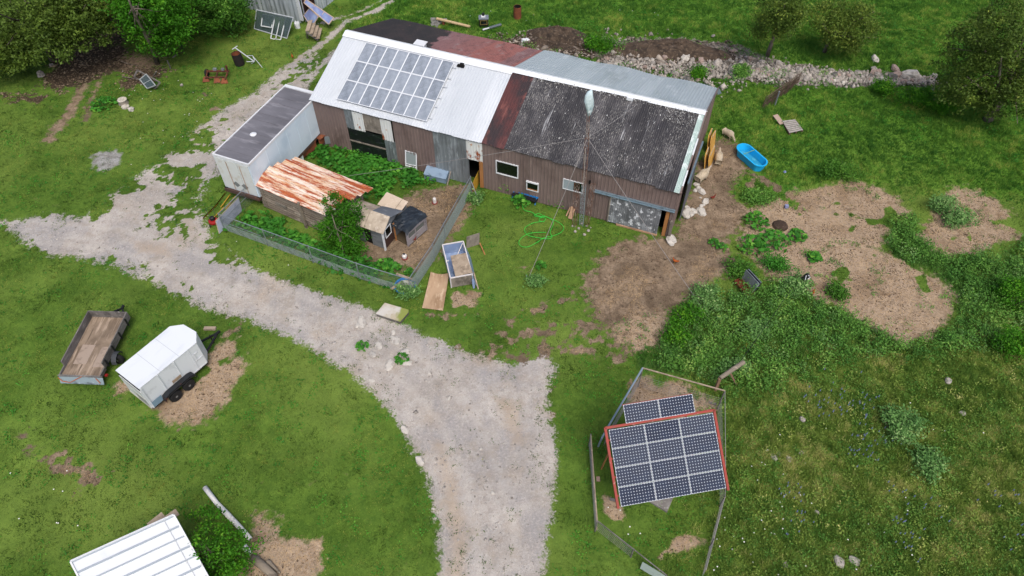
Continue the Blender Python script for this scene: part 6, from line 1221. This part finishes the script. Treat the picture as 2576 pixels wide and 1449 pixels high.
# ------------------------------------------------------------------ bottom left: shed roof, boards, long log
rs = [g(10,360,875,3.4), g(10,1190,500,3.4)]; ra, rb = rs[0], rs[1]; gs = thing('metal_shed', 'shed with white ribbed metal roof at the lower left', 'shed', (ra.x,ra.y,0), hd_(ra, rb)); Lr = (rb-ra).length
mb = MB(); VS = Vector((-.16,1,.42)); RP = lambda x, t: Vector((x,0,3.45))-VS*t
mb.corr(RP(0,4.3), (1,0,0), VS, Lr, VS.length*4.3, 99, 0, rows=1)
mb.build('roof', M_WHR, gs); mb = MB()
for i in range(10):
    w_ = .02+(i % 2)*.03; mb.beam(RP(0,.05+i*.43)+Vector((0,0,.02)), RP(Lr,.05+i*.43)+Vector((0,0,.02)), w_+.02, .05)
mb.build('roof_rib', mat('rib_shadow_grey','9aa3ab',.6), gs)
mb = MB(); mb.beam(RP(0,0), RP(0,4.3), .06,.14); mb.beam(RP(0,0), RP(Lr,0), .06,.14); mb.beam(RP(Lr,0), RP(Lr,4.3), .06,.14); mb.build('roof_trim', M_WHT, gs); mb = MB(); mb.beam(RP(Lr-.42,0)+Vector((0,0,.03)), RP(Lr-.42,4.3)+Vector((0,0,.03)), .02,.02); mb.build('roof_seam', mat('seam_grey','a9adb0',.6), gs)
mb = MB(); 
for xx, dx in ((.2,-1),(Lr-.2,1)):
    for i in range(20): ya = -.15-i*.2; mb.prism([(xx,ya,0),(xx,ya-.2,0),(xx+.64,ya-.2,3.45+.42*(ya-.2)-.08),(xx+.64,ya,3.45+.42*ya-.08)] if 0 else [(xx,ya,0),(xx,ya-.2,0),(xx,ya-.2,3.4+.42*(ya-.2)-.1),(xx,ya,3.4+.42*ya-.1)], (dx*(.02+.02*(i % 2)),0,0))
mb.box(.2,-.2,0,Lr-.2,-.15,3.3); mb.build('wall', mat('dark_red_siding','4a2622',.6,0,(('5d332d',3,.5,.7),)), gs)
# flip left wall outward
for i, (a, b, lab) in enumerate((((985,590),(1105,495),'brown board stacked behind the white shed roof edge'),((1130,530),(1215,470),'brown board poking out past the white roof corner'))):
    mb = MB(); mb.beam(g(10,*a,2.6), g(10,*b,2.6), .35,.05); mb.beam(g(10,*a,2.6)+Vector((.1,.1,0)), g(10,a[0]+20,a[1]+60,.0), .08,.08); tag(mb.build('board', M_PLY), lab, 'board')
M_WLG = mat('whitewashed_log', 'dcd9d2', .85, 0, (('a8a39a', 3, .55, .7), ('8a7d6e', 6, .7, .78)), bump=(10,.4,.02))
lp = [g(10,1435,275,.15), g(10,1530,400,.16), g(10,1620,495,.15), g(10,1720,600,.16), g(10,1800,690,.15)]; mb = MB(); mb.tube(lp, [.12,.11,.13,.12,.11], 10); tag(mb.build('log', M_WLG, smooth=True), 'long whitewashed log lying from lawn into the shrub', 'log')
mb = MB(); mb.tube([g(10,1750,745,.13), g(10,1800,810,.13)], .13, 9); tag(mb.build('log', M_WLG), 'short white log piece at the shrub edge', 'log')
mb = MB(); mb.tube([g(10,1820,840,.16), g(10,1900,905,.16), g(10,2000,1000,.16)], [.2,.19,.17], 10); tag(mb.build('log', M_LOG, smooth=True), 'thick grey split log at the bottom edge on straw', 'log')
mb = MB(); mb.tube([g(10,1940,865,.1), g(10,2040,965,.08)], [.1,.04], 8); tag(mb.build('log', M_LOG), 'thin splintered grey log beside the thick one', 'log')
M_STW = mat('straw_blades', '8a6f4e', .9, 0, (), tint='bfa37a')
# ------------------------------------------------------------------ trees
def E_(k, x, y, z, rx, ry, rz): p = g(k, x, y, z) if k else G(x, y, z); return (tuple(p), (rx, ry, rz))
def ell(px, py, z, rx, ry, rz): p = G(px, py, z); return (tuple(p), (rx, ry, rz))
def V3(px, py, z): return tuple(G(px, py, z))
b1 = G(135,150); tree('cedar_tree', 'large spreading olive green cedar at the top left with forked grey trunk', 'tree', b1, [ell(90,80,3.6,3.4,3.0,1.6), ell(190,40,4.6,3.2,3.0,2.2), ell(30,130,2.6,2.8,2.2,1.4), ell(60,20,5.5,4.2,3.5,2.2), ell(150,100,3.2,2.4,2.0,1.2), ell(230,5,5.5,2.4,2.6,2.0)], 430, 50, .25, .22, LM_CEDAR, [b1-Vector((0,0,.1)), b1+Vector((.0,.1,1.2)), b1+Vector((-.3,.6,2.8)), b1+Vector((-.6,1.2,5))], 18, .34, tlo=0, thi=.75)
b2 = G(193,112); tree('cedar_tree', 'cedar with thin bare trunk beside the dark shaded track', 'tree', b2, [ell(185,45,4.4,2.2,2.0,1.8), ell(225,25,4.8,2.0,2.0,1.8)], 150, 48, .32, .2, LM_CEDAR, [b2-Vector((0,0,.1)), b2+Vector((-.1,.1,1.5)), b2+Vector((-.2,.3,3.2)), b2+Vector((-.2,.4,5))], 6, .14)
b2 = G(-25,190); tree('cedar_tree', 'cedar cut by the left picture edge', 'tree', b2, [ell(-20,130,2.4,2.6,2.4,1.8), ell(-50,60,4,3,3,2.2)], 200, 48, .33, .2, LM_CEDAR, [b2-Vector((0,0,.1)), b2+Vector((0,0,1.5)), b2+Vector((0,.3,3.5)), b2+Vector((0,.3,5))], 6, .2)
b2 = G(290,-30); tree('forest_tree', 'tall dark tree shading the track at the top edge', 'tree', b2, [ell(290,-95,6,4.0,3.6,3.6), ell(225,-70,5,3,3,2.8), ell(335,-75,6.2,3.0,3.0,3.0), ell(285,-75,3.0,3.4,2.4,2.6)], 560, 50, .4, .26, LM_DARK, [b2-Vector((0,0,.1)), b2+Vector((0,0,2)), b2+Vector((0,.3,5)), b2+Vector((0,.3,8))], 8, .3)
b3 = G(396,160); tree('maple_tree', 'bright green maple with slanting grey trunk at the top left', 'tree', b3, [ell(365,85,3.2,1.5,1.3,1.1), ell(410,60,4.0,1.9,1.7,1.4), ell(440,25,4.8,1.6,1.6,1.3), ell(365,20,5.6,2.0,1.9,1.5), ell(330,-10,6.4,2.0,1.9,1.5), ell(425,105,2.3,1.3,1.1,.8), ell(400,-20,6.6,2.4,2.0,1.7), ell(325,45,4.4,.9,.9,.8)], 330, 46, .3, .21, LM_MAPLE, [b3-Vector((0,0,.1)), V3(385,125,1.9), V3(370,95,3.5), V3(352,60,5.1), V3(335,28,6.8), V3(322,-5,8.2)], 12, .2)
b4 = G(540,68); tree('round_tree', 'rounded dense dark green tree left of the pale shed', 'tree', b4, [ell(540,25,2.2,2.6,2.2,2.0), ell(575,30,1.7,1.7,1.6,1.6), ell(500,10,2.6,2.2,2.0,2.1), ell(545,-25,4,2.6,2.3,1.8)], 380, 48, .28, .17, LM_DARK, [b4-Vector((0,0,.1)), b4+Vector((0,0,1)), b4+Vector((0,.2,2.4)), b4+Vector((0,.2,4))], 6, .18)
b5 = G(1929,143); tree('cedar_tree', 'slender cedar behind the stone row, left of the bushy one', 'tree', b5, [ell(1955,45,4.6,1.7,1.5,1.7), ell(1930,68,3.3,1.5,1.3,.9), ell(1985,45,4.0,1.4,1.2,1.2), ell(1965,0,6.4,1.7,1.5,1.6), ell(1985,15,5.4,1.2,1.2,1.2)], 230, 48, .27, .16, LM_CEDAR, [b5-Vector((0,0,.1)), b5+Vector((.05,0,1.2)), V3(1947,90,2.2), V3(1955,60,3.6), V3(1962,20,5.4)], 9, .19)
b6 = G(2074,130); tree('cedar_tree', 'bushy cedar with rusty patch behind the stone row', 'tree', b6, [ell(2120,60,2.9,2.3,1.8,1.4), ell(2085,45,3.4,1.5,1.4,1.1), ell(2165,75,2.4,1.7,1.4,1.1), ell(2120,105,1.5,1.9,1.2,.8), ell(2160,40,3.4,1.5,1.3,1.0)], 250, 48, .27, .16, LM_CEDAR, [b6-Vector((0,0,.1)), b6+Vector((.05,.05,.9)), V3(2085,90,2.0), V3(2110,65,3.0)], 10, .18)
b7 = G(2485,300); tree('cedar_tree', 'massive cedar filling the right edge', 'tree', b7, [ell(2480,180,4.0,3.1,2.6,2.4), ell(2560,140,5.5,3.2,2.8,2.6), ell(2430,230,2.3,2.1,1.8,1.6), ell(2540,250,2.6,2.4,2.0,1.8), ell(2450,110,6.0,1.9,1.9,2.0), ell(2540,60,8.2,2.5,2.5,2.2)], 500, 48, .25, .18, LM_CEDAR, [b7-Vector((0,0,.1)), b7+Vector((.1,0,1.4)), b7+Vector((.3,.3,3.6)), b7+Vector((.6,.6,7.5))], 16, .38, tlo=0, thi=.8)
b8 = G(868,648); tree('young_tree', 'leafy young green tree between log shed and coop', 'tree', b8, [ell(830,575,1.7,.8,.7,.7), ell(895,610,1.2,.8,.7,.7), ell(858,560,2.1,1.05,.95,1.1), ell(845,515,3.3,.75,.7,.75), ell(880,530,2.7,.8,.7,.7), ell(850,610,1.0,1.1,.9,.8), ell(885,580,1.5,.9,.8,.8)], 200, 44, .16, .13, LM_MAPLE, [b8-Vector((0,0,.1)), b8+Vector((0,0,1)), b8+Vector((-.1,.1,2.2)), b8+Vector((-.15,.1,3.6))], 8, .07, tlo=0, thi=.75)
b9 = G(560,1440); tree('shrub_tree', 'leafy green shrub growing against the white shed roof', 'tree', b9, [ell(555,1395,1.7,.9,.8,.9), ell(530,1340,1.9,.75,.7,.6), ell(600,1370,1.2,.8,.8,.7), ell(545,1440,1.2,1.0,.6,.8), ell(530,1310,.8,.9,.7,.6), ell(590,1425,.7,.8,.6,.6), ell(500,1375,3.3,.35,.3,.25)], 95, 34, .14, .13, LM_MAPLE, [b9-Vector((0,0,.1)), b9+Vector((0,.1,.8)), b9+Vector((-.1,.3,1.6)), b9+Vector((-.3,.4,2.3))], 10, .05)
for px, py, rx, h, lm, lab in ((2290,262,1.4,1.5,LM_MAPLE,'yellow-green bush left of the massive cedar'),(2350,275,1.6,1.6,LM_MAPLE,'yellow-green bush touching the massive cedar'),(2222,235,1.0,1.2,LM_MAPLE,'small light bush below the stone row'),(2545,770,1.5,1.7,LM_MAPLE,'bright bush at the right edge beside the straw patch'),(2550,880,1.5,1.6,LM_MAPLE,'lower bright bush at the right edge by the meadow'),(1715,810,1.0,1.3,LM_MAPLE,'bright yellow-green bush at the end of the dirt yard'),(1700,850,.8,1.0,LM_MAPLE,'lower bright bush below the dirt yard'),(1770,765,1.2,1.1,LM_GREY,'grey-green thistle bush at the guy wire foot'),(2000,735,1.2,1.0,LM_GREY,'grey-green thistle bush around the black pole'),(1858,685,1.0,.9,LM_DARK,'dark bush behind the hay feeder'),(1948,668,.9,.7,LM_BURD,'leafy bush on the straw between feeder and pole'),(2098,742,.7,.6,LM_DARK,'small dark bush alone on the straw patch'),(2112,440,1.5,.9,LM_DARK,'dark low bush at the upper edge of the straw patch'),(1905,495,1.2,.6,LM_WEED,'low weeds just left of the straw patch'),(2360,520,1.0,1.0,LM_GREY,'grey-green bush between the two straw areas'),(2410,560,1.0,.9,LM_GREY,'grey-green bush below the one between straw areas'),(1345,715,.5,.6,LM_GREY,'spiky thistle at the lawn wire anchor'),(1025,745,.6,.8,LM_GREY,'grey-green thistle at the fence corner below the pool'),(1280,475,.6,.9,LM_DARK,'tall weed against the barn wall right of the doorway'),(1405,515,.6,.8,LM_DARK,'tall weed against the barn wall left of the mast'),(1190,505,.6,.6,LM_GREY,'thistle clump outside the fence end near the barn'),(2240,1085,1.5,1.0,LM_GREY,'large blue-green weed clump in the middle of the meadow'),(2330,1180,1.1,.8,LM_GREY,'smaller blue-green weed clump lower in the meadow'),(1905,845,1.0,.9,LM_GREY,'grey-green weed clump behind the log beam'),(1850,930,.8,.9,LM_GREY,'grey-green thistle beside the log beam post'),(1490,115,1.1,.9,LM_MAPLE,'yellow-green leafy patch beside the soil mound'),(1525,125,1.1,.8,LM_MAPLE,'bright weeds at the left end of the stone row'),(1750,190,.9,.7,LM_MAPLE,'green weeds just behind the barn roof edge'),(1870,195,.9,.9,LM_WEED,'weeds growing in front of the stone row'),(1620,245,.5,.5,LM_WEED,'')):
    if lab: bush('bush' if h > .7 else 'weed_clump', lab, 'bush' if h > .7 else 'weed', G(px,py), rx, rx*.8, h, lm, nclus=int(70*rx), nleaf=26, size=.13, stem=True, crad=.17)
for x, y, r, lab in ((262,265,.95,'broad-leaved weed clump beside the tree stump'),(1890,620,.9,'broad-leaved clump at the left end of the straw patch'),(1945,610,1.0,'broad-leaved clump right of its larger neighbour on the straw'),(2005,597,.55,'round leafy clump alone near the manure pile'),(1900,560,.8,'leafy clump above the broad-leaved ones'),(2045,650,.45,'small leafy clump above the black pole'),(970,670,.55,'leafy clump inside the pen corner'),(990,680,.45,'leafy clump beside the pool inside the pen'),(1030,688,.3,'small leafy clump by the brown plank in the pen'),(1310,510,.6,'pale leafy weed growing in the blue edged bench'),(1360,672,.35,'bright leafy weed on the lawn above the anchor'),(912,873,.35,'grass tuft weed in the middle of the driveway'),(1010,905,.4,'weed tuft on the right side of the driveway'),(1815,625,.35,'small leafy weed on the dirt yard'),(1795,612,.3,'smaller leafy weed left on the dirt yard')):
    burdock(lab, G(x,y), r, .45 if r > .4 else .3, int(60*r*1.5)+14, .3 if r > .4 else .2, name='leafy_weed')
# ------------------------------------------------------------------ ground cover (uncountable)
def inview(x, y):   # inside the photographed field, with margin
    d = _c*y+_s*CAMH; return (np.abs(x/d) < .76) & (y > 9.5)
def scatter(n, x0, x1, y0, y1): return rng.uniform(x0, x1, n), rng.uniform(y0, y1, n)
FP_ = [[(-13.4,40.7),(9.8,31.6),(13.9,41.9),(-9.3,51.0)], [tuple(v[:2]) for v in (g(5,345,1000),)][:0] or [(-24,20.9),(-21.4,20.8),(-21.2,24.8),(-23.8,24.9)]]
def keep(x, y):
    k = inview(x, y)
    for p in FP_: k &= sdf(x, y, p) < .0
    return k
def up(mk): return np.maximum.reduce([mk['gr'], mk['di'], mk['st'], mk['so'], mk['rub'], mk['ash']])
# mown grass
x, y = scatter(560000, -46, 46, 9.5, 60); k = keep(x, y); x, y = x[k], y[k]; mk = masks(x, y); cov = up(mk)+(fbm(x, y, 4, 71)-.5)*.5
dens = np.clip(.35+1.2*fbm(x, y, 1.5, 89), 0, 1)*np.clip(1-.75*np.clip(mk['tw']+mk['bf']*.8+mk['me']*.6, 0, 1), 0, 1)
k = (cov+(rng.random(len(x))-.5)*.55 < .42) & (rng.random(len(x)) < dens); x, y = x[k], y[k]; mk = {a: b[k] for a, b in mk.items()}
h = .03+.12*np.clip((fbm(x, y, 1.2, 91)-.3)*2, 0, 1)*vnoise(x, y, 6, 87); tint = np.clip(.42+(fbm(x, y, .3, 93)-.5)*1.6+(fbm(x, y, 1.3, 90)-.5)*1.4+(fbm(x, y, 4.5, 94, 2)-.5)*1.5+(vnoise(x, y, 9, 88)-.5)*.5, 0, 1)
P, F, T = blades(x, y, gheight(x, y), h, np.full(len(x), .035), .8, 3, tint, .05); o = mesh_np('lawn_grass', P, F, T, LM_GRASS); o['kind'] = 'stuff'
# tall grass behind and right
x, y = scatter(330000, -46, 46, 12, 62); k = keep(x, y); x, y = x[k], y[k]; mk = masks(x, y); cov = up(mk)+(fbm(x, y, 2.5, 72)-.5)*.5; f1 = np.clip(mk['bf']+mk['tw']*.8, 0, 1)
k = (cov+(rng.random(len(x))-.5)*.5 < .4) & (rng.random(len(x)) < f1); x, y = x[k], y[k]; hh = .08+.42*fbm(x, y, .8, 95)*vnoise(x, y, 2.5, 96); tint = np.clip(fbm(x, y, .4, 97)*1.3-.2+(fbm(x, y, 1.6, 98)-.5)*1.6+(vnoise(x, y, 5, 86)-.5)*.6, 0, 1)
P, F, T = blades(x, y, gheight(x, y), hh, np.full(len(x), .045), .6, 4, tint, .07); o = mesh_np('tall_grass', P, F, T, LM_TALL); o['kind'] = 'stuff'
# meadow
x, y = scatter(380000, 6, 40, 9.5, 30); k = keep(x, y); x, y = x[k], y[k]; mk = masks(x, y); k = (up(mk)+(fbm(x, y, 2.5, 73)-.5)*.5 < .4) & (rng.random(len(x)) < mk['me']); x, y = x[k], y[k]
hh = .06+.4*fbm(x, y, 1.0, 99)*vnoise(x, y, 3.5, 85); tint = np.clip(fbm(x, y, .6, 100)*1.3-.2+(fbm(x, y, 2, 101)-.5)*1.8+(vnoise(x, y, 7, 84)-.5)*.9, 0, 1)
P, F, T = blades(x, y, gheight(x, y), hh, np.full(len(x), .032), .8, 4, tint, .06); o = mesh_np('meadow_grass', P, F, T, LM_MEAD); o['kind'] = 'stuff'
# broad weeds: tall weed belt, pen interior, edges
def weeds(name, n, box, wfun, hgt, lsize, nl, lm, flat, asp, crad, seed):
    x, y = scatter(n, *box); k = keep(x, y); x, y = x[k], y[k]; w = wfun(x, y); k = rng.random(len(x)) < w; x, y = x[k], y[k]; N_ = len(x)
    hh = hgt*(.35+.9*fbm(x, y, .7, seed)); C = np.repeat(np.stack([x, y, hh*.55], 1), nl, 0)+rng.normal(0, 1, (N_*nl, 3))*np.array([crad, crad, 1])*np.stack([np.ones(N_*nl), np.ones(N_*nl), np.repeat(hh*.28, nl)], 1)
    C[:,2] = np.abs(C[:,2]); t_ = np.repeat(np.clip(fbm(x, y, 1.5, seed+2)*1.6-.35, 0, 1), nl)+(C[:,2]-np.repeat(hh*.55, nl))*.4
    P, F, T = leaves(C, lsize, np.clip(t_, 0, 1), flat, asp); o = mesh_np(name, P, F, T, lm); o['kind'] = 'stuff'; return o
tw = lambda x, y: (lambda m: np.clip(m['tw'], 0, 1)*(up(m) < .4))(masks(x, y))
weeds('weed_cover', 10500, (8, 42, 17, 40), lambda x, y: tw(x, y)*(fbm(x, y, .5, 111) > .36), .85, .12, 26, LM_WEED, .35, .5, .16, 112)
weeds('thistle_cover', 3000, (8, 42, 17, 40), lambda x, y: tw(x, y)*(fbm(x, y, .6, 121) > .5), .85, .12, 26, LM_GREY, .3, .4, .15, 122)
def penw(x, y):
    w = np.zeros_like(x)
    for p in PENW: w = np.maximum(w, np.clip(sdf(x, y, PP_cache.setdefault(id(p), p))*2, 0, 1))
    return w*(up(masks(x, y)) < .5)
PP_cache = {}
weeds('pen_weeds', 2600, (-19, -4, 26, 40), lambda x, y: penw(x, y)*(fbm(x, y, .8, 131) > .3), .55, .27, 9, LM_BURD, .7, .75, .2, 132)
weeds('meadow_weeds', 6500, (8, 34, 9.5, 28), lambda x, y: masks(x, y)['me']*(fbm(x, y, .6, 141) > .5), .3, .09, 16, LM_WEED, .4, .35, .14, 142)
weeds('clover_patches', 5200, (-40, 42, 10, 62), lambda x, y: (up(masks(x, y)) < .5)*(fbm(x, y, .9, 151) > .6), .1, .07, 14, LM_BURD, .6, .8, .14, 152)
weeds('back_weeds', 1500, (-42, 44, 38, 60), lambda x, y: (lambda m: m['bf']*(up(m) < .6))(masks(x, y))*(fbm(x, y, .35, 161) > .55), .45, .12, 18, LM_BURD, .5, .6, .18, 162)
# weed tufts breaking up the dirt and gravel edges
def edge(x, y): m = masks(x, y); u = up(m); return ((u > .3) & (u < .99) & (fbm(x, y, 1.6, 171) > .55)).astype(float)
weeds('edge_weeds', 42000, (-46, 42, 10, 55), lambda x, y: edge(x, y)*.5, .1, .07, 10, LM_GRASS, .5, .5, .09, 172)
weeds('straw_sprouts', 9000, (-2, 42, 18, 44), lambda x, y: (lambda m: (m['st'] > .5)*(fbm(x, y, 1.0, 221) > .63))(masks(x, y)), .2, .1, 12, LM_WEED, .5, .5, .12, 222)
weeds('lawn_clumps', 9000, (-40, 20, 10, 60), lambda x, y: (up(masks(x, y)) < .4)*(fbm(x, y, .7, 231) > .5), .07, .08, 12, LM_BURD, .6, .7, .13, 232)
weeds('meadow_clumps', 4500, (8, 36, 9.5, 28), lambda x, y: masks(x, y)['me']*.8, .3, .1, 14, LM_MEAD, .5, .5, .12, 242)
weeds('rubble_weeds', 2600, (-4, 34, 44, 58), lambda x, y: (masks(x, y)['rub']+masks(x, y)['so'] > .25)*(fbm(x, y, .8, 251) > .5), .4, .11, 16, LM_WEED, .5, .6, .16, 252)
weeds('gravel_weeds', 9000, (-40, 8, 10, 52), lambda x, y: (lambda m: (m['gr'] > .5)*(fbm(x, y, .8, 261) > .6)*np.clip(1.4-sdf(x, y, GRAVEL)*.45, .12, 1))(masks(x, y)), .08, .07, 10, LM_GRASS, .5, .5, .1, 262)
# straw litter
x, y = scatter(260000, -24, 42, 9.5, 44); k = keep(x, y); x, y = x[k], y[k]; mk = masks(x, y); k = (np.maximum(mk['st'], mk['di']*np.clip((fbm(x, y, .7, 183)-.45)*4, 0, 1)*.9)+(fbm(x, y, 3, 181)-.5)*.4 > .5) & (mk['gr'] < .5); x, y = x[k], y[k]
P, F, T = blades(x, y, gheight(x, y)+.012, np.full(len(x), .03), np.full(len(x), .016), 5, 2, np.clip(fbm(x, y, 1.2, 182)*1.5-.2, 0, 1), .05); o = mesh_np('straw_litter', P, F, T, M_STW); o['kind'] = 'stuff'
# pebbles on the gravel
x, y = scatter(60000, -46, 8, 9.5, 58); k = keep(x, y); x, y = x[k], y[k]; mk = masks(x, y); k = (mk['gr'] > .45) & (rng.random(len(x)) < .25+.6*(fbm(x, y, .8, 191) > .55)); x, y = x[k], y[k]
C = np.stack([x, y, gheight(x, y)+.005], 1); S = rng.lognormal(-3.55, .45, (len(C),1,1)); B3 = np.tile(ic,(len(C),1,1))*(.7+.6*rng.random((len(C),6,3)))*np.array([1,1,.5])*S+C[:,None,:]
o = mesh_np('gravel_pebbles', B3.reshape(-1,3), (np.arange(len(C))[:,None,None]*6+fc[None]).reshape(-1,3), np.repeat(rng.random(len(C)),6), mat('gravel_pebbles','7c766e',.9,0,(),tint='b8b2aa')); o['kind'] = 'stuff'
# clods, droppings and litter on bare ground
def chips(name, n, box, wfun, mu, sg, flat, m, z=.008):
    x, y = scatter(n, *box); k = keep(x, y); x, y = x[k], y[k]; k = rng.random(len(x)) < wfun(x, y); x, y = x[k], y[k]
    C = np.stack([x, y, gheight(x, y)+z], 1); S = rng.lognormal(mu, sg, (len(C),1,1)); A = rng.random(len(C))*6.28; ca_, sa_ = np.cos(A), np.sin(A)
    B3 = np.tile(ic,(len(C),1,1))*(.6+.8*rng.random((len(C),6,3)))*np.array([1.5,.8,flat]); X3 = B3[:,:,0]*ca_[:,None]-B3[:,:,1]*sa_[:,None]; Y3 = B3[:,:,0]*sa_[:,None]+B3[:,:,1]*ca_[:,None]
    B3 = np.stack([X3,Y3,B3[:,:,2]],2)*S+C[:,None,:]
    o = mesh_np(name, B3.reshape(-1,3), (np.arange(len(C))[:,None,None]*6+fc[None]).reshape(-1,3), np.repeat(np.clip(fbm(x, y, 1.3, 301)*1.6-.3+rng.normal(0,.2,len(C)),0,1),6), m); o['kind'] = 'stuff'; return o
chips('soil_clods', 230000, (-24, 42, 9.5, 44), lambda x, y: (lambda m: (np.maximum(m['di'], m['st']*.8) > .4)*(m['gr'] < .5)*np.clip(fbm(x, y, .9, 311)*2.6-.8, .03, 1))(masks(x, y)), -3.85, .4, .5, mat('soil_clods','4b3d30',.95,0,(),tint='75624f'))
chips('leaf_litter', 26000, (-46, -18, 42, 61), lambda x, y: (masks(x, y)['so'] > .4)*.8, -3.0, .5, .3, mat('leaf_litter','4a3c2e',.95,0,(),tint='8b7a64'))
chips('mound_debris', 14000, (-4, 30, 46, 58), lambda x, y: (masks(x, y)['so'] > .35)*.8, -2.9, .6, .7, mat('mound_debris','40352b',.95,0,(),tint='a0968a'), .1)
# lupins and daisies
def flowers(name, pxs, n, spread, col, h0, h1, w, seed):
    r_ = np.random.default_rng(seed); c = pxs[r_.integers(0, len(pxs), n)]+r_.normal(0, spread, (n,2)); P0 = np.array([list(G(a,b)) for a, b in c]); vs_ = []; fs_ = []
    for i, p in enumerate(P0):
        hh = r_.uniform(h0, h1); a = r_.random()*3.14; dx, dy = math.cos(a)*w, math.sin(a)*w; b = len(vs_)
        if h1 > .2: z0_ = hh*.55
        else: z0_ = hh
        vs_ += [(p[0]-dx,p[1]-dy,z0_),(p[0]+dx,p[1]+dy,z0_),(p[0]-dy,p[1]+dx,z0_),(p[0]+dy,p[1]-dx,z0_),(p[0],p[1],hh+.02)]; fs_ += [(b,b+2,b+4),(b+2,b+1,b+4),(b+1,b+3,b+4),(b+3,b,b+4)]
    o = mesh_np(name, vs_, fs_, np.full(len(vs_), .5), mat(name+'_petals', col, .7)); o['kind'] = 'stuff'
flowers('lupin_flowers', np.array([(2180,1100),(2230,1120),(2160,1140),(2050,1010),(2080,1030),(2130,1000),(2250,1240),(2290,1390),(2350,1300),(2260,1330),(1990,1250),(2010,1300),(2560,1350),(2510,1250),(2180,1030)]), 170, 24, '5f6a88', .3, .5, .032, 5)
flowers('daisies', np.array([(1560,1270),(1890,1150),(1880,1330),(1930,1330),(1860,1440),(2000,1170),(350,270),(430,250),(500,300),(120,1250),(700,640),(2330,1150),(2230,1400),(1250,30),(1600,30)]), 150, 60, 'd8d8d0', .08, .12, .04, 6)
for o in list(bpy.data.objects):
    if o.get('label') == '' : o['label'] = 'pale weathered fieldstone in the long stone row behind the barn'
